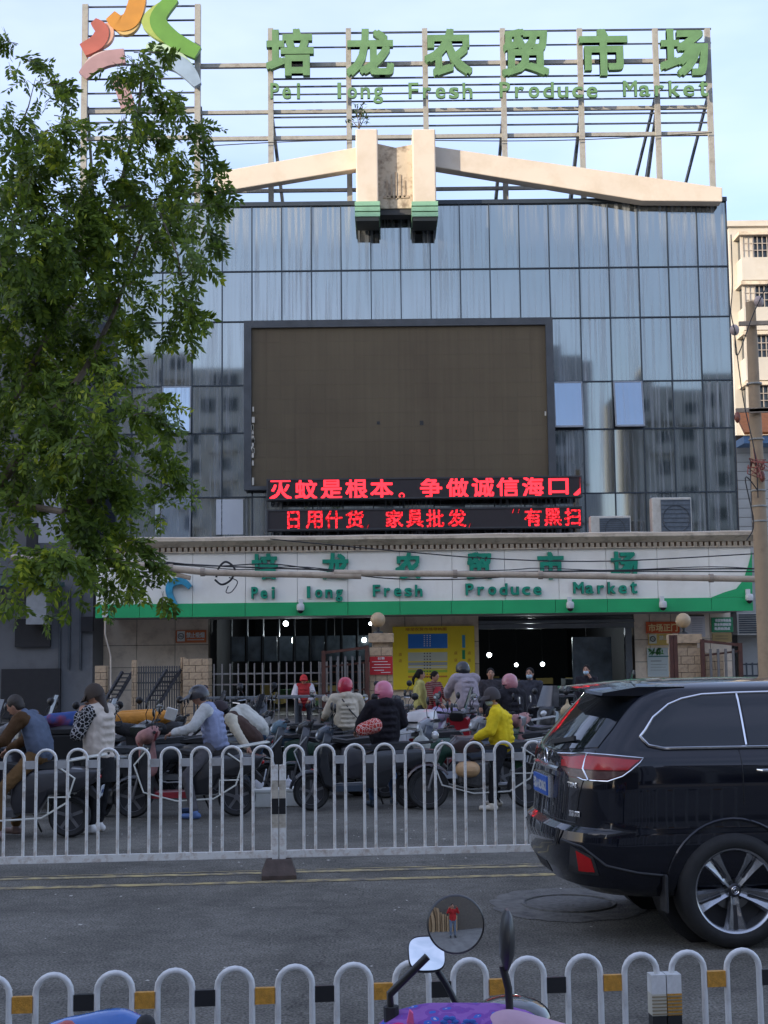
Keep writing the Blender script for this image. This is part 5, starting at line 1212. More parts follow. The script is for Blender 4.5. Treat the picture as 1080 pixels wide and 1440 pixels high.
for s in (-1, 1):
    for nm, pl_ in (('quarter_window', QW), ('door_window', RD), ('door_window', FD)): patch(nm, pl_, .004, darkglass, s, .05)
    line_on('window_trim', QW[:7]+[(2.2, 1.698)], .009, chrome, side=s); line_on('window_trim', [QW[0], (.62, 1.345), (.72, 1.325), (3.5, 1.322)], .011, chrome, side=s)
    for x in (1.302, 2.19): line_on('window_pillar', [(x, 1.34), (x, 1.69)], .012, chrome if x < 2 else trimblk, side=s, off=.0)
    for x in (1.245, 2.27): line_on('door_gap', [(x, 1.31), (x, .95 if x < 2 else .5)], .004, blackp, side=s, off=.0005)
    line_on('body_crease', [(.7, 1.215), (4.2, 1.18)], .004, carpaint, side=s, off=.0)
    # tail light: wraps the corner
    TL = [(.122, 1.262), (.22, 1.285), (.34, 1.28), (.565, 1.262), (.535, 1.232), (.42, 1.150), (.33, 1.115), (.20, 1.115), (.14, 1.150), (.128, 1.20)]
    tl = patch('tail_light', TL, .012, M('lamp_dark_red', (.10, .008, .008), .25, coat=.2), s, .03)
    line_on('light_trim', TL[:5], .006, chrome, side=s, off=.014, parent=tl); line_on('light_trim', TL[4:9], .005, chrome, side=s, off=.014, parent=tl)
    patch('red_lens', [(.130, 1.250), (.22, 1.270), (.34, 1.265), (.54, 1.250), (.51, 1.232), (.455, 1.19), (.14, 1.185)], .018, M('red_lens', (.42, .008, .010), .2, 0, .1, 8, coat=.25), s, .025, parent=tl)
    patch('clear_lens', [(.150, 1.175), (.445, 1.180), (.41, 1.158), (.325, 1.127), (.205, 1.127), (.155, 1.155)], .018, M('clear_lens', (.10, .05, .045), .25, 0, .3, 20, coat=.2), s, .025, parent=tl)
    line_on('light_divider', [(.235, 1.28), (.205, 1.19), (.225, 1.115)], .007, chrome, side=s, off=.018, parent=tl)
    # wheels
    for x in (1.16, 3.95):
        y = s*.865; wl = bpy.data.objects.new('wheel', None); COL.objects.link(wl); wl.parent = car; wl.location = (x, y, .385)
        o = s
        MB().lathe([(.27, -.115*o), (.33, -.122*o), (.372, -.10*o), (.385, -.07*o), (.387, 0), (.385, .07*o), (.372, .10*o), (.33, .125*o), (.285, .118*o), (.268, .10*o)], n=56, axis='Y', caps=False).build('tyre', rubber, wl, smooth=True)
        rim = MB(); sg_ = -1
        def Yc(v): return -v*o if False else v*o
        rim.lathe([(.272, -.10*o), (.262, -.09*o), (.255, -.02*o), (.258, .09*o), (.272, .112*o), (.280, .115*o)], n=56, axis='Y', caps=False)
        rm_ = rim.build('rim', M('rim_silver', (.45, .46, .48), .22, .9, .05, 5), wl, smooth=True)
        dk = MB(); dk.lathe([(0, .0), (.256, .0)], (0, -.02*o, 0), 40, 'Y', caps=False); dk.build('brake_shadow_plate', M('hub_dark', (.03, .03, .032), .5), wl)
        dk = MB(); dk.lathe([(.0, .006), (.14, .006), (.14, -.006), (0, -.006)], (0, .02*o, 0), 30, 'Y'); dk.build('brake_disc', M('disc_steel', (.2, .2, .2), .3, .9), wl, smooth=True)
        for k in range(5):
            an = -PI/2+2*PI*k/5; rt = Matrix.Rotation(-an, 3, 'Y'); spv = []
            for (rr, hw, yo) in ((.035, .034, .070), (.09, .040, .082), (.17, .056, .092), (.235, .075, .098), (.262, .088, .100)):
                for (kk, dy) in ((-1, -.03), (-.72, .0), (-.18, -.014), (.18, -.014), (.72, .0), (1, -.03)): spv.append(rt @ Vector((rr, (yo+dy)*o, kk*hw)))
            F_ = [(i*6+j, i*6+j+1, (i+1)*6+j+1, (i+1)*6+j) for i in range(4) for j in range(5)]
            MB().add(spv, F_).build('spoke', M('spoke_machined', (.40, .41, .43), .25, .85, .1, 5), wl, fix=False)
            dv = MB(); a1 = rt @ Vector((.10, .066*o, 0)); a2 = rt @ Vector((.255, .084*o, 0)); dv.bar(a1, a2, .03, .012); dv.build('spoke_recess', M('spoke_dark', (.05, .05, .055), .35, .5), wl)
        MB().lathe([(0, .012), (.035, .010), (.045, 0)], (0, .083*o, 0), 20, 'Y', rot=Matrix.Rotation(PI if o < 0 else 0, 3, 'X')).build('centre_cap', M('cap_dark', (.05, .05, .055), .3, .6), wl, smooth=True)
        em = MB(); em.torus((0, .097*o, 0), .024, .003, 18, 4, sy=1); em.torus((0, .098*o, 0), .012, .0025, 14, 4); em.build('cap_emblem', chrome, wl)
        for k in range(5):
            an = -PI/2+PI/5+2*PI*k/5; MB().lathe([(.011, .0), (.011, .02*o)], (.062*math.cos(an), .058*o, .062*math.sin(an)), 8, 'Y').build('wheel_nut', M('nut_black', (.03, .03, .03), .3, .7), wl)
    # arch lip and inner liner
    for x in (1.16, 3.95):
        pts = []
        for k in range(25):
            an = PI*(-.02+1.04*k/24); xx = x+.462*math.cos(an); zz = .385+.470*math.sin(an)
            if zz < .40: continue
            t = t_at_x(xx, zz); p = CP(t, zz)+SN(t, zz)*.004; pts.append(Vector((p.x, -p.y if s > 0 else p.y, p.z)))
        MB().tube(pts, .012, 6).build('arch_lip', carpaint, car, smooth=True)
        MB().lathe([(.453, -.11), (.453, .11)], (x, s*.60, .385), 30, 'Y').build('arch_liner', blackp, car)
    MB().bb((.672, s*.90-.09, .25), (.695, s*.90+.05, .50)).build('mud_flap', trimblk, car, bevel=.008)
    rf = patch('rear_reflector', [(.13, .645), (.21, .60), (.235, .515), (.15, .51)], .01, M('red_lens', (.42, .008, .010), .08), s, .03)
    patch('reflector_housing', [(.10, .67), (.22, .615), (.26, .49), (.10, .49)], .006, trimblk, s, .03)
    line_on('bumper_edge', [(.06, .70), (.16, .675), (.30, .56), (.50, .515), (.70, .49)], .009, trimblk, side=s, off=.003)
    line_on('bumper_gap', [(.12, .79), (.30, .785), (.5, .78)], .002, blackp, side=s, off=.0)
    patch('front_light', [(4.3, 1.08), (4.75, .95), (4.72, .85), (4.4, .92)], .01, chrome, s, .05)
    MB().ball((3.36, s*1.03, 1.38), (.09, .11, .075), 14).build('door_mirror', carpaint, car, smooth=True)
    for x in (1.37, 2.38):
        t = t_at_x(x, .98); MB().tube([(x-.02, s*.95, 1.175), (x, s*.985, 1.175), (x+.16, s*.985, 1.175), (x+.18, s*.95, 1.175)], .012, 8).build('door_handle', chrome, car, smooth=True)
patch('rear_window', [(-.76, 1.33), (-.73, 1.45), (-.68, 1.58), (-.64, 1.67), (.64, 1.67), (.68, 1.58), (.73, 1.45), (.76, 1.33), (.3, 1.29), (-.3, 1.29)], .006, darkglass, space='y', res=.06)
patch('tow_cover', [(-.2, .42), (.2, .42), (.2, .50), (-.2, .50)], .004, trimblk, space='y', res=.05)
ws = MB(); V_ = []
for i, z in enumerate((1.33, 1.44, 1.55, 1.67)):
    for t in (2.55, 2.65, 2.8, 3.0): p = CP(t, z)+SN(t, z)*.006; V_.append(p)
    for t in (2.8, 2.65, 2.55): p = CP(t, z)+SN(t, z)*.006; V_.append(Vector((p.x, -p.y, p.z)))
ws.add(V_, [(i*7+j, i*7+j+1, (i+1)*7+j+1, (i+1)*7+j) for i in range(3) for j in range(6)]); ws.build('windscreen', darkglass, car, smooth=True)
# spoiler, wiper, tailgate
sp = MB(); V_ = []
for y in (-.66, -.6, -.3, 0, .3, .6, .66):
    k = abs(y)/.66; xo = .24+.12*k**3; V_ += [(xo, y, 1.715-.035*k*k), (xo+.01, y, 1.735-.035*k*k), (.62, y, 1.768-.03*k*k), (.95, y, 1.786-.05*k*k), (.95, y, 1.70), (.60, y, 1.695-.02*k*k)]
sp.add(V_, [(i*6+j, i*6+(j+1) % 6, (i+1)*6+(j+1) % 6, (i+1)*6+j) for i in range(6) for j in range(6)] + [(0, 1, 2, 3, 4, 5), tuple(36+q for q in (5, 4, 3, 2, 1, 0))])
sp.build('spoiler', carpaint, car, smooth=True)
MB().bar((.13, -.05, 1.33), (.20, -.50, 1.38), .02, .03).build('wiper', trimblk, car)
line_on('tailgate_gap', [(-.76, 1.31), (-.80, 1.25), (-.72, 1.0), (-.70, .82), (0, .81)], .004, blackp, space='y', off=.0005)
line_on('tailgate_chrome', [(-.42, 1.16), (.42, 1.16)], .018, chrome, space='y', off=.012)
lic = MB(); lic.bb((.045, -.28, .95), (.085, .22, 1.105)); lic.build('plate_frame', chrome, car)
lp = MB().bb((.036, -.265, .962), (.048, .205, 1.093)).build('licence_plate', M('plate_blue', (.02, .10, .42), .35), car)
mbt = MB(); put_text(mbt, '琼A·8D862', -.19, .25, .985, 1.07, 0, 0, .004)
v2 = [(.034, -q[0], q[2]) for q in mbt.v]; m3 = MB(); m3.add(v2, mbt.f); m3.build('plate_text', M('plate_white', (.8, .8, .8), .4), lp, fix=False)
def side_text(s_, x0, z0, w_, h_, name, m_, t_y=True):
    mbt = MB(); put_text(mbt, s_, 0, w_, 0, h_, 0, 0, .002); V_ = []
    for q in mbt.v: z = z0+q[2]; t = t_at_y(x0-q[0], z); V_.append(CP(t, z)+SN(t, z)*.006)
    m3 = MB(); m3.add(V_, mbt.f); m3.build(name, m_, car, fix=False)
side_text('340T', .70, 1.055, .12, .035, 'badge_text', chrome); side_text('四驱', .74, .86, .12, .04, 'badge_text', chrome)
side_text('汉兰达', .60, 1.20, .22, .045, 'badge_text', chrome)
mb = MB(); mb.torus((.095, 0, 1.225), .055, .007, 24, 6, rot=Matrix.Rotation(PI/2, 3, 'Z')); mb.build('rear_emblem', chrome, car)
mb = MB()
for i in range(8): mb.bar((.05, -.30-i*.045, .77), (.03, -.25-i*.045, .66), .010)
mb.build('bumper_grille', trimblk, car)
MB().bb((.95, -.68, .22), (4.5, .68, .36)).build('underbody', blackp, car)
patch('tail_light_inner', [(-.82, 1.268), (-.42, 1.240), (-.45, 1.18), (-.62, 1.12), (-.82, 1.115)], .012, M('lamp_dark_red', (.10, .008, .008)), space='y', res=.03)
patch('red_lens', [(-.81, 1.254), (-.45, 1.228), (-.47, 1.19), (-.81, 1.19)], .018, M('red_lens', (.42, .008, .010)), space='y', res=.03)
patch('clear_lens', [(-.81, 1.178), (-.50, 1.178), (-.62, 1.132), (-.81, 1.128)], .018, M('clear_lens', (.22, .16, .14)), space='y', res=.03)
# ================================================================== SCOOTERS
def gnd(px, Y, z=0.): return Vector(((px-540)*Y/FPX + .003, Y, z))
def wheel_parts(t, x, r, w_, name, spokes=0, rimc=None):
    wl = bpy.data.objects.new(name, None); COL.objects.link(wl); wl.parent = t; wl.location = (x, 0, r)
    pr2 = [(r-.075, -w_*.35), (r-.03, -w_*.5), (r-.008, -w_*.36), (r, 0), (r-.008, w_*.36), (r-.03, w_*.5), (r-.075, w_*.35)]
    MB().lathe(pr2, n=28, axis='Y', caps=False).build('tyre', rubber, wl, smooth=True)
    rc = rimc or M('alloy_grey', (.22, .22, .23), .35, .7); m_ = MB(); m_.lathe([(r-.07, -w_*.3), (r-.086, 0), (r-.07, w_*.3)], n=28, axis='Y', caps=False); m_.lathe([(.0, -w_*.45), (.035, -w_*.45), (.035, w_*.45), (0, w_*.45)], n=12, axis='Y')
    k = spokes or 5
    for i in range(k):
        a = 2*PI*i/k+.3; m_.bar((.03*math.cos(a), 0, .03*math.sin(a)), ((r-.075)*math.cos(a), 0, (r-.075)*math.sin(a)), .012 if spokes else .03, .02 if spokes else .035)
    m_.build('rim', rc, wl)
    m_ = MB(); m_.lathe([(.0, -w_*.5), (r*.42, -w_*.5), (r*.42, -w_*.44)], n=18, axis='Y'); m_.lathe([(0, -.012), (r-.08, -.012), (r-.08, .012), (0, .012)], n=24, axis='Y', mi=1); m_.build('brake_disc', [M('disc_steel', (.2, .2, .2), .3, .9), M('hub_dark', (.03, .03, .032), .5)], wl)
    return wl
def mirror(t, base, out, r=.055, round_=True, glassd=(-1, 0, 0), nm='mirror', glass=None, rx=None, rz=None):
    """stem from base to out, head at out"""
    mr = MB().tube([base, (Vector(base)+Vector(out))/2+Vector((.02, 0, .02)), out], .006, 6).build(nm, blackp, t, smooth=True)
    d = Vector(glassd).normalized(); q = d.to_track_quat('Z', 'Y').to_matrix(); o = Vector(out)+Vector((0, 0, r*.9))
    sx, sy = (rx or r), (rz or r)
    h = MB(); V_ = []
    n_ = 24; e_ = 1.0 if round_ else .55
    prof = [(1.0, .0), (1.04, -.006), (1.0, -.014), (.7, -.026), (0.0, -.032)]
    for k, hh in prof:
        for j in range(n_):
            a = 2*PI*j/n_; c_, s_ = math.cos(a), math.sin(a); V_.append(o + q @ Vector((sx*k*math.copysign(abs(c_)**e_, c_), sy*k*math.copysign(abs(s_)**e_, s_), hh)))
    h.add(V_, [(i*n_+j, i*n_+(j+1) % n_, (i+1)*n_+(j+1) % n_, (i+1)*n_+j) for i in range(len(prof)-1) for j in range(n_)]); h.build('housing', blackp, mr, smooth=True)
    g = MB(); V_ = [o + q @ Vector((0, 0, .004))]
    for kk in (.5, .97):
        for j in range(n_):
            a = 2*PI*j/n_; c_, s_ = math.cos(a), math.sin(a); V_.append(o + q @ Vector((sx*kk*math.copysign(abs(c_)**e_, c_), sy*kk*math.copysign(abs(s_)**e_, s_), .004*(1-kk*kk)+.001)))
    g.add(V_, [(0, 1+j, 1+(j+1) % n_) for j in range(n_)]+[(1+j, 1+n_+j, 1+n_+(j+1) % n_, 1+(j+1) % n_) for j in range(n_)]); g.build('glass', glass or M('mirror_glass', (.85, .87, .88), .02, 1, .01), mr, smooth=True)
    return mr
SCG = 'scooters and motorbikes outside the market'
def scooter(loc, deg, col, label, second=None, bars=None, topbox=None, apron=None, mirrors=True, moto=False, basket=False, steer=0, scale=1., rearplate=True, bagc=None, seatc=None, screen=False, group=SCG, mcol=None):
    t = thing('motorbike' if moto else 'scooter', tuple(loc), label, 'motorbike' if moto else 'scooter', group, rz=R(deg)); t.scale = (scale,)*3
    pc_ = M('scooter_paint_%d_%d_%d' % tuple(int(c*255) for c in col), col, .28, 0, .06, 6, coat=.5); sc2 = second and M('scooter_trim_%d_%d_%d' % tuple(int(c*255) for c in second), second, .3, 0, .06, 6, coat=.4) or blackplastic
    r = .27 if moto else .235; w_ = .09 if moto else .10
    wheel_parts(t, .66, r, w_, 'front_wheel', 8 if moto else 0); wheel_parts(t, -.62, r, w_+.01, 'rear_wheel', 8 if moto else 0)
    for s in (-1, 1): MB().tube([(.66, s*.075, r), (.56, s*.07, .60), (.47, s*.05, .86)], .018, 8).build('fork', M('fork_steel', (.3, .3, .31), .3, .8), t, smooth=True)
    ff = MB(); V_ = []
    for i in range(9):
        a = R(10+i*17); 
        for y, k in ((-.065, .0), (-.05, .022), (0, .034), (.05, .022), (.065, .0)): V_.append((.66+(r+.02+k)*math.cos(a), y, r+(r+.02+k)*math.sin(a)))
    ff.add(V_, [(i*5+j, i*5+j+1, (i+1)*5+j+1, (i+1)*5+j) for i in range(8) for j in range(4)]); ff.build('front_fender', pc_, t, smooth=True)
    if moto:
        MB().puff([(.42, .80), (.30, .93), (.05, .92), (-.08, .80), (.0, .72), (.25, .70)], .14, .05).build('fuel_tank', pc_, t, smooth=True)
        MB().puff([(.28, .60), (.28, .34), (.02, .26), (-.2, .34), (-.12, .60)], .13, .03).build('engine', M('engine_grey', (.12, .12, .12), .45, .6, .3, 20), t)
        MB().tube([(-.05, -.12, .30), (-.4, -.15, .28), (-.9, -.16, .38)], [.025, .04, .045], 10).build('exhaust_pipe', M('exhaust', (.3, .3, .3), .3, .8), t, smooth=True)
        MB().tube([(.44, 0, .85), (.1, 0, .62), (-.3, 0, .66), (-.8, 0, .70)], .022, 8).build('frame', blackp, t, smooth=True)
    else:
        MB().puff([(-.98, .74), (-.90, .60), (-.72, .50), (-.40, .46), (-.28, .27), (-.02, .27), (.02, .40), (-.02, .70), (-.2, .76), (-.6, .78)], .165, .045).build('rear_body', pc_, t, smooth=True)
        MB().puff([(-.06, .24), (.42, .24), (.46, .32), (-.06, .33)], .15, .02).build('floorboard', sc2, t, smooth=True)
        MB().puff([(.38, .26), (.50, .30), (.60, .55), (.56, .80), (.50, 1.0), (.40, .98), (.46, .75), (.42, .50), (.36, .34)], .19, .03).build('leg_shield', pc_, t, smooth=True)
        MB().puff([(.48, .86), (.60, .90), (.57, 1.02), (.46, 1.08), (.36, 1.05), (.38, .95)], .13, .03).build('handlebar_cowl', sc2, t, smooth=True)
        MB().bb((-.72, -.19, .16), (-.40, -.09, .36)).build('motor_cover', M('engine_grey', (.12, .12, .12), .45, .6, .3, 20), t, bevel=.03)
    st = MB().puff([(-.66, .76), (-.62, .85), (-.30, .84), (-.05, .80), (.10, .83), (.12, .78), (-.02, .75)], .15, .03).build('seat', M('seat_black', (.016, .016, .017), .6, 0, .2, 20, .1, 60) if not seatc else M('seat_col', seatc, .6), t, smooth=True)
    MB().tube([(.36, -.34, 1.06), (.40, -.22, 1.05), (.44, 0, 1.02), (.40, .22, 1.05), (.36, .34, 1.06)], .013, 8).build('handlebar', blackp, t, smooth=True)
    for s in (-1, 1):
        MB().tube([(.385, s*.25, 1.055), (.355, s*.36, 1.06)], .019, 8).build('grip', rubber, t, smooth=True); MB().tube([(.41, s*.20, 1.04), (.43, s*.34, 1.03)], .006, 6).build('brake_lever', chrome, t)
    hl = MB().ball((.56, 0, .93), (.05, .085, .065), 14).build('headlight', M('headlight_glass', (.55, .56, .55), .08, .3, .05, 8, coat=.6), t, smooth=True)
    MB().ball((-.93 if not moto else -.86, 0, .66 if not moto else .72), (.035, .07, .035), 10).build('tail_light', M('red_lens', (.42, .008, .010)), t, smooth=True)
    if rearplate:
        p_ = MB().box((-.97, 0, .50), (.012, .20, .13), Matrix.Rotation(R(-12), 3, 'Y')).build('licence_plate', M('plate_pale', (.55, .58, .6), .4), t); MB().box((-.979, 0, .50), (.004, .15, .04), Matrix.Rotation(R(-12), 3, 'Y')).build('plate_mark', M('plate_dark', (.06, .09, .2), .4), p_)
    MB().puff([(-.86, .56), (-.97, .44), (-.93, .40), (-.80, .49), (-.62, .53), (-.62, .57)], .07, .01).build('rear_fender', blackplastic, t, smooth=True)
    MB().tube([(-.20, -.10, .26), (-.28, -.20, .04)], .012, 6).build('side_stand', blackp, t)
    if mirrors:
        for s in (-1, 1): mirror(t, (.40, s*.22, 1.06), (.36, s*.32, 1.25), .055, True, (-1, 0, 0))
    if bars:
        bc = M('crash_bar_%d' % int(bars[0]*99), bars, .35, .1)
        for s in (-1, 1):
            MB().tube([(.45, s*.19, .86), (.62, s*.22, .66), (.50, s*.24, .33), (.1, s*.235, .22), (-.35, s*.23, .24), (-.62, s*.22, .40), (-.70, s*.20, .66), (-.52, s*.17, .78)], .011, 8).build('crash_bar', bc, t, smooth=True)
            MB().tube([(-.42, s*.22, .29), (-.42, s*.22, .46), (-.66, s*.22, .46)], .009, 6).build('crash_bar', bc, t, smooth=True)
        MB().tube([(-.60, -.14, .84), (-.98, -.13, .90), (-1.02, 0, .90), (-.98, .13, .90), (-.60, .14, .84)], .012, 8).build('rear_rack', bc, t, smooth=True)
    elif not topbox: MB().tube([(-.60, -.12, .82), (-.90, -.11, .84), (-.95, 0, .84), (-.90, .11, .84), (-.60, .12, .82)], .011, 8).build('rear_rack', blackp, t, smooth=True)
    if topbox:
        tb_ = MB().puff([(-.98, .86), (-1.0, 1.0), (-.92, 1.13), (-.66, 1.15), (-.58, 1.0), (-.60, .86)], .20, .05).build('top_box', M('topbox_%d' % int(topbox[0]*99), topbox, .3, coat=.3), t, smooth=True)
        MB().puff([(-1.005, .96), (-1.005, .985), (-.58, .985), (-.58, .96)], .205, .0).build('lid_band', blackp, tb_)
    if apron:
        me_ = MB()
        for (a, ra, b_, rb) in (((.50, 0, .98), .10, (.47, 0, .60), .12), ((.44, -.30, 1.03), .085, (.52, 0, .96), .12), ((.44, .30, 1.03), .085, (.52, 0, .96), .12)): cap(me_, a, b_, ra, rb)
        mesh_part('wind_apron', organic(me_, .02, 4), cloth('apron_%d_%d' % (int(apron[0]*255), int(apron[2]*255)), apron, .35, .6, 18), t)
    if screen:
        V_ = []
        for i in range(6):
            z = 1.05+.07*i
            for y in (-.22, -.12, 0, .12, .22): V_.append((.52-.13*(i/5)-abs(y)*.25, y*(1-.25*(i/5)), z))
        MB().add(V_, [(i*5+j, i*5+j+1, (i+1)*5+j+1, (i+1)*5+j) for i in range(5) for j in range(4)]).build('windscreen', M('smoked_screen', (.05, .05, .055), .1, 0, .1, 5, coat=.5), t, smooth=True)
    if basket:
        m_ = MB()
        for z in (.72, .80, .88): m_.tube([(.58, -.16, z), (.84, -.16, z), (.84, .16, z), (.58, .16, z), (.58, -.16, z)], .005, 4)
        for i in range(9):
            y = -.16+.04*i; m_.bar((.84, y, .70), (.84, y, .90), .006); m_.bar((.58, y, .70), (.84, y, .70), .006)
        m_.build('basket', M('basket_wire', (.2, .2, .2), .4, .6), t)
    return t
def bag(loc, r, label, col, name='plastic_bag'):
    m_ = MB(); m_.ball((0, 0, r*.9), (r, r*.8, r), 12); cap(m_, (0, 0, r*1.5), (0, 0, r*2.6), r*.35, r*.12); me_ = organic(m_, r*.12, 2)
    me_.materials.append(cloth('bag_%d' % int(col[0]*99), col, .2, 1.0, 12)); o = bpy.data.objects.new(name, me_); COL.objects.link(o); o.location = loc; sm(o, 180); return tag(o, label, 'bag')
# ================================================================== PEOPLE
from mathutils import noise as _noise
def fold(me, k=1.0):
    ns_ = [0.0]*len(me.vertices)
    for i, v in enumerate(me.vertices):
        c = v.co; p = Vector((c.x*9, c.y*9, c.z*5+c.x*4)); a = 1-abs(_noise.noise(p))*2.2; b_ = _noise.noise(c*22)
        ns_[i] = (a*.008 + b_*.005)*k
    N_ = [Vector(v.normal) for v in me.vertices]
    for i, v in enumerate(me.vertices): v.co += N_[i]*ns_[i]
    return me
def ry(v, a): return Matrix.Rotation(a, 3, 'Y') @ Vector(v)
def stand(**k):
    J = dict(P=(0, 0, .93), C=(0, 0, 1.27), N=(0, 0, 1.45), H=(.02, 0, 1.60), hy=0, hp=0)
    for s, n_ in ((1, 'l'), (-1, 'r')): J.update({n_+'S': (0, s*.185, 1.39), n_+'E': (.0, s*.24, 1.12), n_+'W': (.08, s*.23, .88), n_+'H': (0, s*.09, .90), n_+'K': (.02, s*.11, .50), n_+'A': (0, s*.12, .09), n_+'t': 0})
    J.update(k); return J
def ride(**k):
    J = dict(P=(-.22, 0, .95), C=(-.17, 0, 1.27), N=(-.11, 0, 1.44), H=(-.07, 0, 1.60), hy=0, hp=0)
    for s, n_ in ((1, 'l'), (-1, 'r')): J.update({n_+'S': (-.13, s*.19, 1.39), n_+'E': (.06, s*.30, 1.16), n_+'W': (.30, s*.33, 1.08), n_+'H': (-.20, s*.10, .92), n_+'K': (.20, s*.17, .84), n_+'A': (.16, s*.15, .42), n_+'t': 0})
    J.update(k); return J
def person(loc, deg, J, label, top, legs, shoe=(.03, .03, .03), hair='short', hat=None, hatc=None, puffy=0., mask=None, skirt=None, sleeve=None, scale=1., haircol=None, hood=False, vox=.013, strap=False, hairpin=None, collar=None, quilt=True, apron=None, toppat=None, group=None):
    t = thing('person', tuple(loc), label, 'person', group, rz=R(deg)); t.scale = (scale,)*3
    g_ = lambda k: Vector(J[k])
    P, C_, N, H = g_('P'), g_('C'), g_('N'), g_('H')
    hm = Matrix.Rotation(R(J['hy']), 3, 'Z') @ Matrix.Rotation(R(J['hp']), 3, 'Y')
    b = MB()
    cap(b, P, C_, .11, .115); cap(b, C_, N, .10, .055); cap(b, N-(N-C_)*.1, H-hm @ Vector((.01, 0, .04)), .052, .05)
    b.ball(H, (.094, .076, .108), 16, rot=hm); b.ball(H+hm @ Vector((.028, 0, -.062)), (.055, .05, .052), 12, rot=hm)
    b.ball(H+hm @ Vector((.098, 0, -.012)), (.018, .014, .024), 8, rot=hm)
    b.ball(H+hm @ Vector((.078, 0, -.058)), (.020, .024, .012), 8, rot=hm)
    for s in (1, -1): b.ball(H+hm @ Vector((-.005, s*.078, -.01)), (.018, .012, .028), 8, rot=hm)
    for n_ in 'lr':
        S, E, W, Hh, K, A = [g_(n_+q) for q in 'SEWHKA']
        cap(b, C_+(S-C_)*.5, S, .05, .05); cap(b, S, E, .05, .040); cap(b, E, W, .039, .027)
        cap(b, P, Hh, .09, .085); cap(b, Hh, K, .085, .058); cap(b, K, A, .055, .038)
    bm_ = organic(b, vox, 4)
    # hands: palm and five fingers, appended to the same mesh
    hb = MB()
    for n_, s in (('l', 1), ('r', -1)):
        E, W = g_(n_+'E'), g_(n_+'W'); d = (W-E).normalized()
        if J.get(n_+'D'): d = Vector(J[n_+'D']).normalized()
        sd = d.cross(Vector((0, 0, 1))); sd = sd.normalized() if sd.length > .2 else Vector((1, 0, 0)); 
        if J.get(n_+'F'): sd = Vector(J[n_+'F']).normalized(); sd = (sd-d*sd.dot(d)).normalized()
        cu = d.cross(sd)*(-1)
        if cu.z > .2: cu = -cu
        curl = J.get('curl', .5)
        hb2 = MB(); cap(hb2, W, W+d*.035, .026, .03); 
        for q in (-.028, -.01, .01, .028): cap(hb2, W+d*.02+sd*q*.6, W+d*.082+sd*q, .015, .012)
        for i, (q, L_) in enumerate(((-.030, .052), (-.010, .066), (.011, .070), (.031, .060))):
            a = W+d*.085+sd*q; m1 = a+(d*math.cos(curl)+cu*math.sin(curl))*L_*.5; m2 = m1+(d*math.cos(curl*2.4)+cu*math.sin(curl*2.4))*L_*.5; hb2.tube([a-d*.02, a, m1, m2], [.010, .010, .009, .007], 6)
        a = W+d*.03+sd*.026; m1 = a+(d*.6+sd*.6+cu*.35).normalized()*.035; m2 = m1+(d*.8+sd*.1+cu*.45).normalized()*.030; hb2.tube([W+d*.01, a, m1, m2], [.014, .013, .011, .009], 6)
        hb.add(hb2.v, hb2.f)
    hv = len(bm_.vertices); m3 = bpy.data.meshes.new('body')
    m3.from_pydata([tuple(v.co) for v in bm_.vertices]+hb.v, [], [tuple(p.vertices) for p in bm_.polygons]+[tuple(i+hv for i in f) for f in hb.f])
    bm2 = bmesh.new(); bm2.from_mesh(m3); bmesh.ops.recalc_face_normals(bm2, faces=bm2.faces); bm2.to_mesh(m3); bm2.free(); bpy.data.meshes.remove(bm_)
    bo_ = mesh_part('body', m3, skin, t)
    ey = MB(); 
    for s in (1, -1): ey.ball(H+hm @ Vector((.083, s*.031, .012)), (.010, .013, .008), 8, rot=hm)
    ey.build('eyes', M('eye_dark', (.02, .015, .012), .2), bo_, smooth=True)
    br = MB()
    for s in (1, -1): br.box(H+hm @ Vector((.088, s*.032, .034)), (.008, .03, .006), hm)
    br.box(H+hm @ Vector((.092, 0, -.058)), (.010, .034, .006), hm, mi=1); br.build('brows_and_mouth', [hairm, M('lip', (.28, .09, .07), .5)], bo_)
    # top garment
    pf = puffy; j = MB(); hem = P+(P-C_).normalized()*.06
    j.add(*(lambda q: (q.v, q.f))(MB().ball(P+(C_-P)*.02, (.135+pf*.6, .165+pf, .15), 14)))
    cap(j, P, C_, .135+pf, .135+pf); cap(j, C_+(N-C_)*.2, N-(N-C_)*.12, .12+pf, .070+pf*.3)
    cap(j, g_('lS')-Vector((0, .02, 0)), g_('rS')+Vector((0, .02, 0)), .075+pf*.7, .075+pf*.7)
    cap(j, C_+Vector((0, .07, .02)), P+Vector((0, .07, .05)), .11+pf, .11+pf); cap(j, C_-Vector((0, .07, -.02)), P-Vector((0, .07, -.05)), .11+pf, .11+pf)
    js = MB()
    for n_ in 'lr':
        S, E, W = g_(n_+'S'), g_(n_+'E'), g_(n_+'W'); k = js if sleeve else j
        cap(k, S, E, .072+pf*.6, .058+pf*.6); cap(k, E, E+(W-E)*.93, .056+pf*.6, .043+pf*.35)
        cap(k, C_*.5+S*.5, S, .09, .075+pf*.5)
    if hood: j.ball(N+Vector((-.075, 0, .0)), (.07, .12, .07), 12)
    if puffy > .015:   # quilted rings
        ax = (C_-P); 
        for i in range(6):
            c_ = P+ax*(-.15+i*.26); j.torus(tuple(c_), .125+pf, .026, 20, 6, 'Z', rot=ax.to_track_quat('Z', 'Y').to_matrix())
    tm_ = toppat or cloth('cloth_%d_%d_%d' % tuple(int(c*255) for c in top), top)
    mesh_part('jacket', fold(organic(j, vox, 3)), tm_, t)
    if sleeve: mesh_part('sleeves', fold(organic(js, vox, 3), 1.3), sleeve if not isinstance(sleeve, tuple) else cloth('cloth_%d_%d_%d' % tuple(int(c*255) for c in sleeve), sleeve), t)
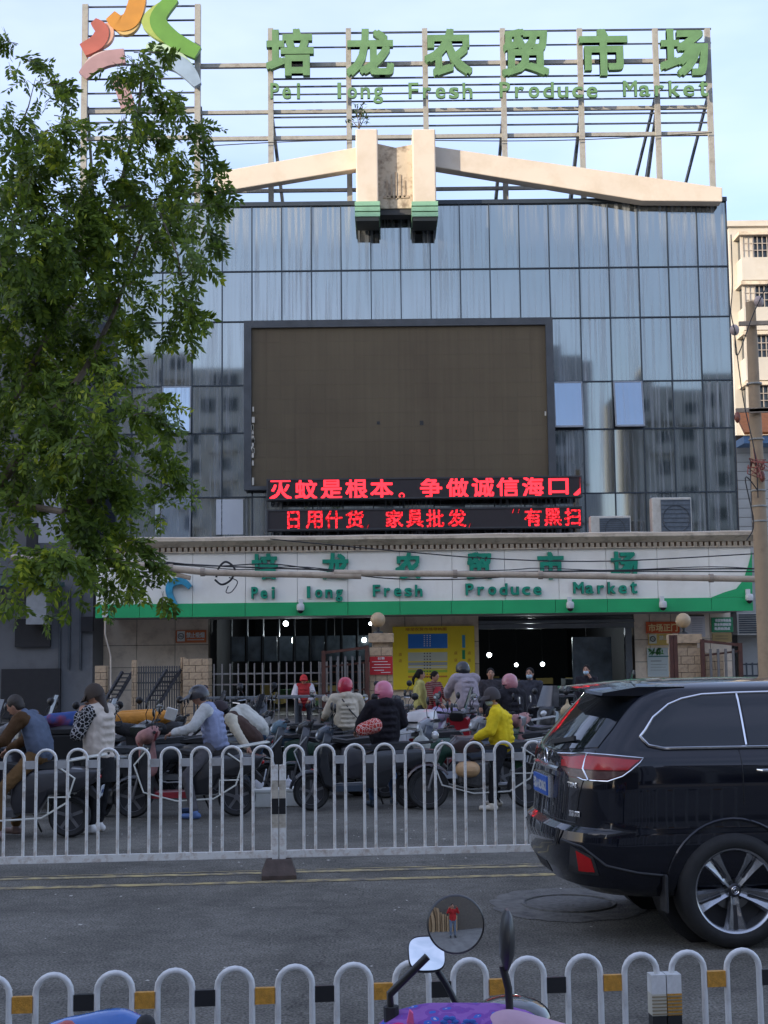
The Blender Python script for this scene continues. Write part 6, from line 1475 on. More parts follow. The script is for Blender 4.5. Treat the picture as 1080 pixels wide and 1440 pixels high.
    if collar: m_ = MB(); m_.torus(tuple(N+Vector((0, 0, .0))), .062, .022, 18, 6, 'Z'); m_.build('collar', cloth('collar', collar), t, smooth=True)
    if strap: MB().tube([N+Vector((-.13-pf, .10, -.05)), C_+Vector((-.15-pf, -.02, -.06)), P+Vector((-.14-pf, -.15, .08))], .011, 6).build('bag_strap', blackp, t)
    # trousers
    q = MB(); q.ball(P-Vector((0, 0, .04)), (.125, .155, .13), 14)
    for n_ in 'lr':
        Hh, K, A = g_(n_+'H'), g_(n_+'K'), g_(n_+'A'); cap(q, Hh, K, .095, .068); cap(q, K, A+(K-A).normalized()*.05, .067, .052)
    mesh_part('trousers', fold(organic(q, vox, 3), 1.2), cloth('cloth_%d_%d_%d' % tuple(int(c*255) for c in legs), legs), t)
    if skirt:
        MB().lathe([(.15, .08), (.185, -.12), (.215, -.34), (.21, -.345), (.17, -.1), (.12, .06)], tuple(P), 24, caps=False).build('skirt', cloth('skirt', skirt), t, smooth=True)
    for n_, s in (('l', 1), ('r', -1)):
        A = g_(n_+'A'); a = R(J.get(n_+'t', 0)+s*8); d = Vector((math.cos(a), math.sin(a), 0)); m_ = MB(); sl_ = A-Vector((0, 0, .045))
        cap(m_, sl_-d*.045, sl_+d*.15, .042, .036); cap(m_, A-Vector((0, 0, .01)), sl_, .05, .045); mesh_ = organic(m_, vox*.8, 2)
        zmin = A.z-.09
        for v in mesh_.vertices: v.co.z = max(v.co.z, zmin)
        so_ = mesh_part('shoe', mesh_, M('shoe_%d_%d' % (int(shoe[0]*99), int(shoe[2]*99)), shoe, .55), t)
    # head gear
    hc = cloth('hair', (.012, .010, .009), .3, .6, 60) if not haircol else M('hair_%d' % int(haircol[0]*99), haircol, .6)
    if hair:
        m_ = MB(); m_.ball(H+hm @ Vector((-.018, 0, .022)), (.098, .088, .104), 16, rot=hm); m_.ball(H+hm @ Vector((-.045, 0, -.03)), (.065, .076, .07), 12, rot=hm)
        if hair == 'long': cap(m_, H+hm @ Vector((-.07, 0, -.02)), N+Vector((-.09, 0, -.06)), .06, .04)
        if hair == 'tail': cap(m_, H+hm @ Vector((-.10, 0, .02)), H+hm @ Vector((-.17, 0, -.10)), .03, .035); cap(m_, H+hm @ Vector((-.17, 0, -.10)), H+hm @ Vector((-.16, 0, -.22)), .035, .018)
        mesh_part('hair', organic(m_, .010, 2), hc, t)
    if hat:
        hm_ = M('hat_%d_%d_%d' % tuple(int(c*255) for c in hatc), hatc, .3 if 'helmet' in hat else .8, 0, .08, 6, coat=.3 if 'helmet' in hat else 0)
        R_ = .128 if 'helmet' in hat else .108
        prof = [(R_*1.0, -.045), (R_*1.04, -.01), (R_*1.0, .04), (R_*.86, .082), (R_*.6, .115), (R_*.3, .133), (0, .138)]
        if hat == 'beanie': prof = [(R_*1.0, -.03), (R_*1.05, .03), (R_*.98, .075), (R_*.7, .115), (R_*.3, .135), (0, .14)]
        ho = MB().lathe([(a*1.0, b_) for a, b_ in prof], (0, 0, 0), 24, caps=False)
        ho.v = [tuple(H+hm @ Vector((x*1.08-.008, y*.94, z+.012))) for x, y, z in ho.v]; hobj = ho.build('helmet' if 'helmet' in hat else hat, hm_, t, smooth=True)
        if 'full' in hat:   # rear shell and chin part
            m_ = MB(); m_.ball(H+hm @ Vector((-.035, 0, -.02)), (.115, .125, .125), 16, rot=hm); mesh_part('helmet_shell', organic(m_, .012, 1), hm_, t)
            MB().lathe([(R_*1.0, -.05), (R_*1.06, -.035)], tuple(H+hm @ Vector((0, 0, .0))), 24, caps=False).build('helmet_band', blackp, hobj)
        if hat in ('cap', 'cap_helmet', 'helmet_visor'):
            L_ = {'cap': .075, 'cap_helmet': .13, 'helmet_visor': .10}[hat]; V_ = []
            for i in range(9):
                a = R(-62+i*15.5)
                for k, zz in ((0, .012), (1, -.022)): V_.append(H+hm @ Vector(((R_*1.08+L_*k*math.cos(a)**.6 if True else 0)*math.cos(a), (R_*.95+L_*.3*k)*math.sin(a), .03+zz-.012*k)))
            MB().add(V_+[v+Vector((0, 0, .006)) for v in V_], [(i*2, i*2+1, i*2+3, i*2+2) for i in range(8)]+[(18+i*2, 18+i*2+2, 18+i*2+3, 18+i*2+1) for i in range(8)]+[(i*2+1, i*2+19, i*2+21, i*2+3) for i in range(8)]).build('brim', hm_, hobj, smooth=True)
        if hat in ('helmet', 'full_helmet', 'helmet_visor'):
            pass
    if mask:
        m_ = MB(); m_.ball(H+hm @ Vector((.045, 0, -.055)), (.066, .066, .055), 14, rot=hm); mesh_part('face_mask', organic(m_, .011, 2), cloth('mask_%d' % int(mask[0]*99), mask, .1, .3, 20), t)
    if apron:
        V_ = []
        for i in range(6):
            z = C_.z+.08-.13*i; k = .16 if i > 0 else .09
            for y in (-k, -k*.5, 0, k*.5, k): V_.append((P.x+.165-abs(y)*.35+(.02 if i > 2 else 0), y, z))
        MB().add(V_, [(i*5+j_, i*5+j_+1, (i+1)*5+j_+1, (i+1)*5+j_) for i in range(5) for j_ in range(4)]).build('apron', cloth('apron_cloth', apron, .2), t, smooth=True)
    return t
def pattern(name, c1, c2, sc, thr=.5):
    m = cloth(name, c1); n = m.node_tree; b = n.nodes['Principled BSDF']; tcn = n.nodes.new('ShaderNodeTexCoord'); v = n.nodes.new('ShaderNodeTexVoronoi'); v.feature = 'DISTANCE_TO_EDGE'; v.inputs['Scale'].default_value = sc
    r = n.nodes.new('ShaderNodeMapRange'); r.inputs[1].default_value = .04; r.inputs[2].default_value = .09; mm = n.nodes.new('ShaderNodeMix'); mm.data_type = 'RGBA'; mm.inputs[6].default_value = (*c2, 1); mm.inputs[7].default_value = (*c1, 1)
    n.links.new(tcn.outputs['Object'], v.inputs[0]); n.links.new(v.outputs['Distance'], r.inputs[0]); n.links.new(r.outputs[0], mm.inputs[0]); n.links.new(mm.outputs[2], b.inputs['Base Color']); return m
def stripes(name, cs, sc):
    m = cloth(name, cs[0]); n = m.node_tree; b = n.nodes['Principled BSDF']; tcn = n.nodes.new('ShaderNodeTexCoord'); v = n.nodes.new('ShaderNodeTexWave'); v.bands_direction = 'Z'; v.inputs['Scale'].default_value = sc; v.inputs['Distortion'].default_value = 1.5
    r = n.nodes.new('ShaderNodeValToRGB'); r.color_ramp.interpolation = 'CONSTANT'; r.color_ramp.elements[0].color = (*cs[0], 1); r.color_ramp.elements[1].color = (*cs[1], 1); r.color_ramp.elements[1].position = .5; e = r.color_ramp.elements.new(.78); e.color = (*cs[2], 1)
    n.links.new(tcn.outputs['Object'], v.inputs[0]); n.links.new(v.outputs['Fac'], r.inputs[0]); n.links.new(r.outputs[0], b.inputs['Base Color']); return m
BK = (.012, .012, .014); WH = (.62, .62, .60)
# ---- the riders, left to right
YA1 = 15.2
scooter(gnd(22, YA1), 184, (.03, .03, .035), 'black scooter with white crash bars under the man in the blue-grey vest at far left', bars=(.7, .7, .62), second=(.09, .09, .09))
person(gnd(28, YA1), 172, ride(P=(-.27, 0, .98), C=(-.19, 0, 1.25), N=(-.05, 0, 1.41), H=(.05, 0, 1.50), hp=28, lS=(-.10, .19, 1.36), rS=(-.10, -.19, 1.36), lE=(.06, .25, 1.12), lW=(.28, .30, 1.04), rE=(.02, -.28, 1.10), rW=(.24, -.30, .98), lA=(.14, .22, .10), lK=(.12, .20, .55), rK=(.06, -.2, .55), rA=(.12, -.24, .10), lH=(-.24, .1, .93), rH=(-.24, -.1, .93)), 'man in a blue-grey vest over brown sleeves leaning forward on a scooter at far left', (.11, .135, .19), (.15, .085, .035), shoe=(.25, .17, .15), sleeve=(.085, .045, .02), haircol=(.03, .022, .016), scale=.97, puffy=.015)
person(gnd(140, 15.6), 155, stand(H=(.07, 0, 1.57), hp=24, hy=10, lE=(.10, .28, 1.14), lW=(.16, .16, 1.36), lD=(-.1, -.4, .9), rE=(.10, -.27, 1.15), rW=(.20, -.10, 1.38), rD=(0, .3, .9), rA=(.06, -.10, .09), rt=8, lt=20), 'woman in a cream quilted vest with black patterned sleeves, hand at her face, standing', (.58, .50, .42), BK, shoe=(.72, .70, .66), hair='long', haircol=(.035, .022, .015), puffy=.03, sleeve=pattern('black_floral', (.012, .012, .013), (.45, .43, .42), 22), skirt=(.016, .016, .017), hat='cap', hatc=(.05, .035, .025), scale=.98)
YB1 = 17.0
scooter(gnd(262, YB1), 183, (.022, .022, .025), 'black scooter with white crash bars under the man in the dark cap helmet', bars=(.70, .70, .66), second=(.30, .02, .03), apron=(.42, .22, .20))
person(gnd(276, YB1), 178, ride(P=(-.26, 0, .97), C=(-.20, 0, 1.28), N=(-.10, 0, 1.46), H=(-.02, 0, 1.595), hp=14, lA=(-.02, .27, .09), lK=(.10, .23, .55), rA=(.10, -.24, .10), rK=(.14, -.22, .56), lE=(.0, .29, 1.20), lW=(.26, .30, 1.12), rE=(.02, -.29, 1.20), rW=(.26, -.30, 1.12), lS=(-.14, .2, 1.42), rS=(-.14, -.2, 1.42)), 'man in a lilac-grey waistcoat with white sleeves and a dark peaked helmet riding a scooter', (.27, .30, .43), (.10, .095, .10), shoe=(.10, .17, .35), sleeve=(.58, .58, .56), hat='cap_helmet', hatc=(.045, .042, .045), puffy=.02, haircol=(.05, .04, .035), scale=.93)
person(gnd(333, 18.3), 178, stand(P=(-.22, 0, .82), C=(.0, 0, 1.05), N=(.14, 0, 1.17), H=(.24, 0, 1.24), hp=35, lS=(.08, .18, 1.14), rS=(.08, -.18, 1.14), lE=(-.05, .25, .93), lW=(-.16, .27, .78), rE=(.0, -.25, .95), rW=(-.1, -.28, .78), lH=(-.2, .09, .80), rH=(-.2, -.09, .8), lK=(.0, .12, .45), rK=(.0, -.12, .45), lA=(-.2, .12, .09), rA=(-.2, -.12, .09)), 'person in a dark brown cap and cream sleeves bending behind the helmeted rider', (.075, .045, .035), (.05, .055, .06), sleeve=(.58, .52, .40), hat='cap', hatc=(.035, .022, .025), hood=True)
person(gnd(358, 19.6), 172, stand(P=(-.05, 0, .90), C=(.20, 0, 1.14), N=(.32, 0, 1.14), H=(.42, 0, 1.06), hp=70, lS=(.26, .18, 1.16), rS=(.26, -.18, 1.16), lE=(.12, .24, .98), lW=(.0, .25, .84), rE=(.14, -.24, .96), rW=(-.02, -.24, .84), lH=(-.03, .09, .88), rH=(-.03, -.09, .88), lK=(.06, .12, .48), rK=(.02, -.12, .48)), 'person in a white hooded jacket and jeans bending forward beside the grey-legged scooter', (.58, .56, .49), (.055, .10, .17), shoe=(.55, .20, .08), hair='short', hood=True, puffy=.01)
YC1 = 17.6
scooter(gnd(506, YC1), 186, (.016, .018, .022), 'big black scooter with round headlight beside the man in the pink helmet', second=(.035, .05, .07), screen=False, apron=None, bars=None, mirrors=True)
person(gnd(537, 17.9), 112, stand(lE=(.12, .30, 1.16), lW=(.26, .30, 1.06), rE=(.02, -.28, 1.15), rW=(.2, -.22, 1.05), lK=(.04, .16, .5), lA=(-.03, .20, .09), rK=(.05, -.12, .5), rA=(.02, -.15, .09), H=(.03, 0, 1.60), hy=15, hp=10), 'man in a black puffer jacket and jeans with a pink helmet, seen from behind', (.016, .014, .018), (.07, .13, .24), shoe=(.04, .06, .08), hat='full_helmet', hatc=(.62, .17, .25), puffy=.045, hood=True, scale=.93)
mf = MB(); cap(mf, (0, 0, 0), (.16, .02, .05), .085, .10); mo = organic(mf, .014, 3); mo.materials.append(pattern('muff_red', (.45, .05, .04), (.7, .5, .45), 26)); o = bpy.data.objects.new('hand_muff', mo); COL.objects.link(o); o.location = gnd(506, 17.4, 1.02); sm(o, 180); tag(o, 'red patterned quilted hand muff on the handlebar of the big black scooter', 'hand muff')
YE1 = 17.5
scooter(gnd(668, YE1), 182, (.05, .03, .03), 'small motorbike with spoked wheels under the person in the yellow jacket', moto=True, bars=(.5, .5, .46), rearplate=False)
person(gnd(690, YE1), 172, ride(P=(-.10, 0, .93), C=(-.07, 0, 1.22), N=(-.02, 0, 1.40), H=(.03, 0, 1.545), hp=12, hy=24, lE=(.04, .26, 1.10), lW=(.24, .2, 1.0), rE=(.05, -.26, 1.10), rW=(.24, -.2, 1.0), lS=(-.03, .17, 1.33), rS=(-.03, -.17, 1.33), lH=(-.10, .1, .88), rH=(-.1, -.1, .88), lK=(.0, .22, .5), lA=(.04, .26, .09), rK=(.02, -.22, .5), rA=(.0, -.26, .09)), 'person in a bright yellow jacket, grey cap and face mask standing astride the motorbike', (.75, .55, .02), BK, shoe=(.62, .56, .46), hat='cap', hatc=(.06, .05, .05), mask=(.35, .42, .40), scale=.91, puffy=.035, collar=(.3, .33, .33))
mo = MB(); cap(mo, (0, 0, 0), (.12, 0, 0), .10, .10); me_ = organic(mo, .014, 2); me_.materials.append(M('tan_globe', (.45, .28, .14), .5)); o = bpy.data.objects.new('luggage_roll', me_); COL.objects.link(o); o.location = gnd(645, 17.25, .52); sm(o, 180); tag(o, 'round tan bundle tied low on the side of the motorbike', 'bundle')
# middle row
person(gnd(484, 20.8), 105, ride(P=(0, 0, 1.0), C=(0, 0, 1.28), N=(.03, 0, 1.45), H=(.05, 0, 1.60), hy=-25, hp=8, lS=(.01, .19, 1.40), rS=(.01, -.19, 1.4), lE=(.10, .30, 1.17), rE=(.10, -.30, 1.17), lW=(.3, .3, 1.1), rW=(.3, -.3, 1.1), lH=(0, .1, .95), rH=(0, -.1, .95), lK=(.2, .25, .6), rK=(.2, -.25, .6), lA=(.15, .3, .2), rA=(.15, -.3, .2)), 'rider in a cream padded jacket with crossbody strap and red helmet, seen from behind', (.58, .50, .38), (.05, .05, .06), hat='full_helmet', hatc=(.50, .02, .05), puffy=.03, hood=True, strap=True, scale=.93)
scooter(gnd(490, 20.9), 105, (.03, .035, .05), 'dark scooter under the rider in the cream jacket', second=(.25, .25, .27))
person(gnd(652, 25, GZ), 110, stand(P=(-.08, 0, .95), C=(.02, 0, 1.28), N=(.10, 0, 1.46), H=(.17, 0, 1.60), hp=15, hy=20, lE=(.22, .28, 1.2), lW=(.4, .22, 1.1), rE=(.32, -.27, 1.36), rW=(.48, -.12, 1.22), lS=(.06, .2, 1.42), rS=(.06, -.2, 1.42)), 'broad rider in a lilac-grey jacket and black helmet in front of the yellow board', (.33, .28, .30), (.04, .04, .05), hat='full_helmet', hatc=(.02, .02, .022), puffy=.05, scale=.98)
person(gnd(686, 27, GZ), 270, stand(), 'dark-haired person half hidden behind the lilac-grey jacket', (.05, .045, .05), BK, hair='short', scale=.91)
person(gnd(587, 27.6, GZ), 8, stand(hy=0, lE=(.05, .22, 1.12), lW=(.16, .18, .95)), 'woman in a yellow-green coat with black ponytail before the yellow board', (.42, .38, .13), (.05, .05, .05), hair='tail', scale=.90, puffy=.015)
person(gnd(606, 27.2, GZ), 320, stand(H=(.05, 0, 1.58), hp=15, lE=(.12, .24, 1.13), lW=(.32, .16, 1.0), rE=(.12, -.24, 1.13), rW=(.32, -.15, .98)), 'woman in a striped maroon top and red apron beside the yellow-green coat', (.15, .03, .03), (.2, .03, .04), hair='short', toppat=stripes('maroon_stripes', [(.16, .02, .025), (.04, .03, .035), (.30, .20, .15)], 7), apron=(.50, .05, .06), scale=.89)
person(gnd(713, 21.4, GZ*0), 118, stand(P=(0, 0, .93), hy=8, hp=5, lE=(.1, .28, 1.15), lW=(.3, .25, 1.08), rE=(.1, -.28, 1.15), rW=(.3, -.25, 1.08)), 'person in a black puffer coat and dusty pink helmet right of the yellow jacket', (.022, .020, .024), BK, hat='full_helmet', hatc=(.50, .20, .22), puffy=.055, hood=True, scale=.94)
person(gnd(741, 25.5, GZ), 250, stand(), 'masked woman looking this way above the dusty pink helmet', (.05, .05, .06), BK, hair='long', mask=(.42, .52, .58), scale=.92)
person(gnd(820, 29, GZ), 250, stand(lE=(.12, .24, 1.16), lW=(.14, .12, 1.40), lD=(0, -.2, 1)), 'woman in dark clothes with a pale blue face mask and raised hand by the entrance', (.02, .02, .024), BK, hair='long', mask=(.45, .58, .66), scale=.92)
person(gnd(425, 34.9, GZ), 275, stand(P=(0, 0, .62), C=(0, 0, .98), N=(.02, 0, 1.15), H=(.04, 0, 1.28), lS=(0, .18, 1.09), rS=(0, -.18, 1.09), lE=(.12, .26, .86), rE=(.12, -.26, .86), lW=(.25, .15, .75), rW=(.25, -.15, .75), lH=(0, .1, .6), rH=(0, -.1, .6), lK=(.4, .12, .58), rK=(.4, -.12, .58), lA=(.4, .12, .1), rA=(.4, -.12, .1)), 'seated person in a red cap and red jacket behind the grey bar railing', (.35, .03, .03), (.05, .05, .06), hat='cap', hatc=(.45, .02, .02), sleeve=(.55, .5, .5), scale=.95, vox=.018, puffy=.04)
# parked bikes
scooter(gnd(34, 19.5), 215, (.02, .02, .022), 'dark scooter with big round mirror at the far left edge behind the man', second=(.12, .12, .13), screen=True)
scooter(gnd(-6, 17.8), 240, (.035, .03, .035), 'dark scooter cut by the left picture edge, pale panel on its nose', second=(.35, .33, .35))
scooter(gnd(66, 21.5), 250, (.015, .015, .017), 'black scooter standing before the dark doorway at left')
scooter(gnd(196, 19.2), 200, (.018, .018, .02), 'black scooter with twin bright mirrors behind the helmeted rider', second=(.4, .12, .08), screen=True)
scooter(gnd(176, 17.7), 75, (.02, .022, .02), 'black scooter parked tail-on with its pale licence plate showing, beside the cream vest', second=(.05, .06, .05), apron=(.03, .03, .032))
scooter(gnd(232, 21.5), 265, (.03, .03, .03), 'dark scooter parked facing out below the slatted ramp board')
scooter(gnd(398, 20.2), 170, (.025, .06, .04), 'dark green scooter with pale grey leg shields right of the white hooded jacket', second=(.28, .29, .28), screen=True)
scooter(gnd(438, 19.2), 186, (.02, .02, .022), 'scooter with a white tubular rear frame left of the cream jacket', bars=(.62, .65, .66), second=(.12, .2, .25), mirrors=False)
scooter(gnd(465, 23.2), 95, (.04, .05, .04), 'dark scooter parked against the grey railing behind the red helmet')
scooter(gnd(556, 21.8), 262, (.55, .56, .56), 'white-nosed scooter facing this way right of the pink helmet', second=(.03, .03, .03))
scooter(gnd(585, 20.0), 175, (.025, .08, .05), 'green and black scooter between the pink helmet and the white top box', second=(.05, .05, .05), bars=(.35, .36, .35))
scooter(gnd(622, 20.8), 62, (.35, .02, .03), 'red scooter carrying a white top box', topbox=(.66, .62, .60), bars=(.5, .5, .5))
scooter(gnd(655, 22.2), 205, (.22, .20, .27), 'scooter wrapped in lilac and blue covers beside the white top box', apron=(.32, .27, .40), second=(.05, .2, .35))
scooter(gnd(712, 19.6), 190, (.05, .05, .055), 'grey-black scooter behind the yellow jacket', second=(.3, .3, .3), bars=(.55, .55, .53))
scooter(gnd(768, 19.4), 160, (.03, .10, .05), 'green scooter at the left of the car rear window', second=(.3, .3, .3), apron=(.42, .33, .20))
scooter(gnd(785, 23.5), 230, (.02, .02, .022), 'dark scooter behind the green one near the car window', screen=True)
scooter(gnd(828, 25), 255, (.02, .02, .022), 'dark scooter behind the car roof by the masked woman')
scooter(gnd(905, 33, GZ), 180, (.02, .02, .022), 'scooter whose dark dome shows above the car roof by the gate', second=(.02, .02, .02), screen=True, topbox=(.02, .02, .022))
scooter(gnd(320, 24.5, GZ), 260, (.02, .02, .024), 'black scooter before the left part of the grey railing')
scooter(gnd(360, 26, GZ), 275, (.03, .035, .05), 'dark blue scooter before the middle of the grey railing')
scooter(gnd(545, 26.5, GZ), 280, (.02, .022, .02), 'black scooter at the foot of the ball-topped pillar')
for i, (px, Y, dg, c, c2, lb) in enumerate((
 (60, 19.0, 186, (.03,.03,.035), (.25,.25,.26), 'dark scooter with grey trim right behind the leftmost man'), (112, 21.2, 200, (.02,.02,.02), (.08,.08,.08), 'black scooter before the dark bins at left'),
 (150, 19.6, 262, (.05,.05,.055), (.3,.3,.3), 'grey-nosed scooter facing this way left of the cargo tricycle'), (250, 19.4, 176, (.02,.02,.025), (.2,.2,.2), 'black scooter behind the seat of the helmeted rider'),
 (295, 20.9, 184, (.10,.11,.12), (.03,.03,.03), 'slate grey scooter behind the cap-wearing bending person'), (345, 22.4, 190, (.03,.06,.09), (.05,.05,.05), 'navy scooter in the back row left of the white hooded jacket'),
 (415, 22.4, 178, (.20,.20,.19), (.03,.03,.03), 'silver scooter in the back row left of the cream jacket'), (520, 22.8, 182, (.02,.02,.02), (.2,.2,.2), 'black scooter in the back row behind the pink helmet'),
 (600, 23.0, 188, (.10,.03,.03), (.05,.05,.05), 'maroon scooter in front of the two women'), (690, 22.8, 178, (.12,.11,.14), (.3,.3,.32), 'grey-violet scooter between the lilac jacket and the pink helmet at right'),
 (745, 21.2, 184, (.02,.02,.02), (.15,.15,.15), 'black scooter right of the dark puffer coat'), (640, 19.2, 190, (.04,.05,.07), (.3,.32,.35), 'blue-black scooter directly behind the spoked motorbike'), (475, 18.9, 180, (.06,.06,.07), (.02,.02,.02), 'charcoal scooter between the white rear frame and the big black scooter'))):
    scooter(gnd(px, Y), dg, c, lb, second=c2, mirrors=True, bars=(.45, .45, .43) if i % 3 == 0 else None, screen=(i % 4 == 1))
gr = MB(); gq = random.Random(9)
for i in range(260):
    x = gq.uniform(-5, 5); o_ = gq.choice((gq.uniform(.6, 6), gq.uniform(.6, 6), gq.uniform(-4, -.4))); p = rl(o_, x); a_ = gq.uniform(0, 3); s_ = gq.uniform(.006, .022); d = Vector((math.cos(a_), math.sin(a_), 0))*s_; e_ = Vector((-d.y, d.x, 0))*gq.uniform(.3, .9); z = Vector((0, 0, .006+gq.random()*.006))
    gr.add([p-d+z, p+e_+z*1.4, p+d+z, p-e_+z*.8], [(0, 1, 2, 3)])
gr_o = gr.build('road_litter', M('pale_grit', (.45, .42, .36), .8), fix=False); tag(gr_o, 'scattered pale scraps and grit lying on the road', 'litter', kind='stuff')
# bins, loaded cart, boxes
def wheelie(px, Y, lab, c=(.012, .012, .013)):
    t = thing('wheeled_bin', tuple(gnd(px, Y)), lab, 'bin', 'black wheeled bins'); m_ = M('bin_black', c, .55, 0, .15, 6)
    MB().add([(-.24, -.26, .08), (.24, -.26, .08), (.24, .26, .08), (-.24, .26, .08), (-.30, -.33, .98), (.30, -.33, .98), (.30, .33, .98), (-.30, .33, .98)], [(0, 3, 2, 1), (4, 5, 6, 7), (0, 1, 5, 4), (1, 2, 6, 5), (2, 3, 7, 6), (3, 0, 4, 7)]).build('bin_body', m_, t, bevel=.03)
    MB().puff([(-.34, .98), (-.32, 1.04), (0, 1.09), (.32, 1.05), (.34, .98)], .35, .03).build('lid', m_, t, smooth=True)
    for s in (-1, 1): MB().lathe([(.09, -.03), (.09, .03)], (.22*s, .27, .09), 14, 'Y').build('wheel', rubber, t)
    return t
wheelie(96, 18.2, 'black wheeled bin with a blue and red cloth on its lid behind the leftmost man'); wheelie(126, 18.6, 'black wheeled bin directly behind the woman in the cream vest')
m_ = MB(); cap(m_, (-.28, 0, 0), (.25, .05, .02), .09, .08); cap(m_, (-.1, -.1, .05), (.2, .1, .1), .08, .05); me_ = organic(m_, .02, 3); me_.materials.append(M('blue_red_cloth', (.04, .09, .30), .8, 0, .2, 4, .5, 12, dirt=(.45, .06, .04), dscale=3, damt=1)); o = bpy.data.objects.new('folded_cloth', me_); COL.objects.link(o); o.location = gnd(86, 18.1, 1.12); sm(o, 180); tag(o, 'blue and red cloth lying on the left black bin', 'cloth')
ct = thing('cargo_tricycle', tuple(gnd(203, 20.8)), 'black cargo tricycle box loaded with sacks below the slatted ramp', 'tricycle')
MB().bb((-.62, -.45, .42), (.55, .45, .80)).build('cargo_box', M('cart_black', (.02, .02, .021), .5, 0, .2, 6), ct, bevel=.02); 
for x in (-.4, .35):
    for s in (-1, 1): MB().lathe([(.0, -.04), (.26, -.04), (.26, .04), (0, .04)], (x, s*.48, .26), 20, 'Y').build('wheel', rubber, ct, smooth=True)
MB().tube([(.55, 0, .6), (.95, 0, .95), (.95, .3, 1.0), (.95, -.3, 1.0)], .02, 8).build('handlebar', blackp, ct)
m_ = MB(); cap(m_, (-.4, -.1, .0), (.35, -.1, .02), .11, .13); cap(m_, (-.3, .1, .04), (.2, .1, .06), .1, .1); me_ = organic(m_, .02, 3); me_.materials.append(M('orange_sack', (.58, .24, .03), .75, 0, .15, 5, .6, 14)); o = bpy.data.objects.new('orange_sack', me_); COL.objects.link(o); o.location = gnd(198, 20.8, 1.02); sm(o, 180); tag(o, 'long orange sack lying on the dark load of the cargo tricycle', 'sack')
m_ = MB(); cap(m_, (-.45, 0, 0), (.45, 0, .0), .12, .12); cap(m_, (-.3, .2, -.02), (.4, .2, .0), .13, .12); me_ = organic(m_, .025, 3); me_.materials.append(M('dark_tarp', (.03, .03, .032), .7, 0, .2, 5, .6, 10)); o = bpy.data.objects.new('dark_sack', me_); COL.objects.link(o); o.location = gnd(203, 20.7, .88); sm(o, 180); tag(o, 'dark tarpaulin bundle under the orange sack', 'bundle')
o = MB().box((0, 0, .08), (.16, .1, .18), Matrix.Rotation(.3, 3, 'Y')).build('white_box', M('box_white', (.62, .60, .55), .6), org=(0, 0, 0), bevel=.01); o.location = gnd(240, 20.5, 1.03); tag(o, 'small white box at the right end of the orange sack', 'box')
fbm = M('foam_white', (.72, .72, .66), .7, 0, .05, 8, .2, 60)
def foam(px, Y, w_, h_, lab):
    t = thing('foam_box', tuple(gnd(px, Y)), lab, 'box'); MB().bb((-w_/2, -.16, 0), (w_/2, .16, h_*.8)).build('box_body', fbm, t, bevel=.01); MB().bb((-w_/2-.008, -.168, h_*.8+.002), (w_/2+.008, .168, h_)).build('lid', fbm, t, bevel=.008); return t
foam(371, 18.1, .42, .23, 'white foam box on the ground left of the banded fence posts'); foam(414, 18.2, .38, .23, 'white foam box on the ground right of the banded fence posts')
bag(tuple(gnd(362, 18.1, .23)), .07, 'crumpled white plastic bag on the left foam box', (.6, .6, .62)); bag(tuple(gnd(403, 18.2, .23)), .06, 'small white plastic bag on the right foam box', (.58, .58, .6))
bag(tuple(gnd(588, 18.6, .62)), .13, 'pale translucent carrier bag hanging from a scooter left of the white top box', (.42, .42, .38))
bag(tuple(gnd(345, 17.8, .0)), .08, 'small green plastic bag on the ground by the left foam box', (.03, .25, .15))
bag(tuple(gnd(792, 22.0, .9)), .12, 'beige shopping bag hanging on a scooter left of the car', (.52, .40, .24))
# crates and tables under the railing, stalls in front of the wall
def crate(px, Y, z, lab, c):
    t = thing('crate', tuple(gnd(px, Y, z)), lab, 'crate'); m_ = M('crate_%d_%d' % (int(c[0]*99), int(c[2]*99)), c, .6)
    b_ = MB(); b_.bb((-.3, -.2, 0), (.3, .2, .03)); 
    for s in (-1, 1):
        for k in range(4): b_.bb((-.3, s*.2-.01, .04+k*.065), (.3, s*.2+.01, .085+k*.065)); b_.bb((s*.3-.01, -.2, .04+k*.065), (s*.3+.01, .2, .085+k*.065))
    for sx in (-1, 1):
        for sy in (-1, 1): b_.bb((sx*.3-.015, sy*.2-.015, 0), (sx*.3+.015, sy*.2+.015, .31))
    b_.build('crate_body', m_, t); return t
for i, (px, Y, z, c, lb) in enumerate(((330, 29, GZ, (.04, .1, .2), 'blue crate on the forecourt before the left end of the railing'), (345, 29.3, GZ, (.3, .06, .03), 'red crate on the forecourt before the railing'), (388, 29, GZ, (.05, .05, .05), 'black crate on the forecourt before the middle of the railing'), (610, 25.2, GZ, (.3, .3, .28), 'grey crate by the feet of the woman in the red apron'), (800, 28, GZ, (.1, .25, .1), 'green crate before the wide entrance'))): crate(px, Y, z, lb, c)
def table(px, Y, w_, h_, lab, c=(.12, .12, .12)):
    t = thing('stall_table', tuple(gnd(px, Y, GZ)), lab, 'table'); m_ = M('table_%d' % int(c[0]*99), c, .6, 0, .2, 4); MB().bb((-w_/2, -.35, h_-.05), (w_/2, .35, h_)).build('table_top', m_, t)
    for sx in (-1, 1):
        for sy in (-1, 1): MB().bb((sx*(w_/2-.06)-.02, sy*.3-.02, 0), (sx*(w_/2-.06)+.02, sy*.3+.02, h_-.052)).build('leg', darksteel, t)
    return t
table(345, 33.5, 2.6, .85, 'grey covered stall table before the left of the railing', (.10, .11, .12)); table(415, 34, 2.0, .85, 'grey stall table before the seated person in red', (.13, .13, .14)); table(620, 28.5, 1.6, .80, 'stall table beside the two women'); table(760, 31, 2.4, .9, 'dark stall table before the wide entrance', (.05, .05, .055))
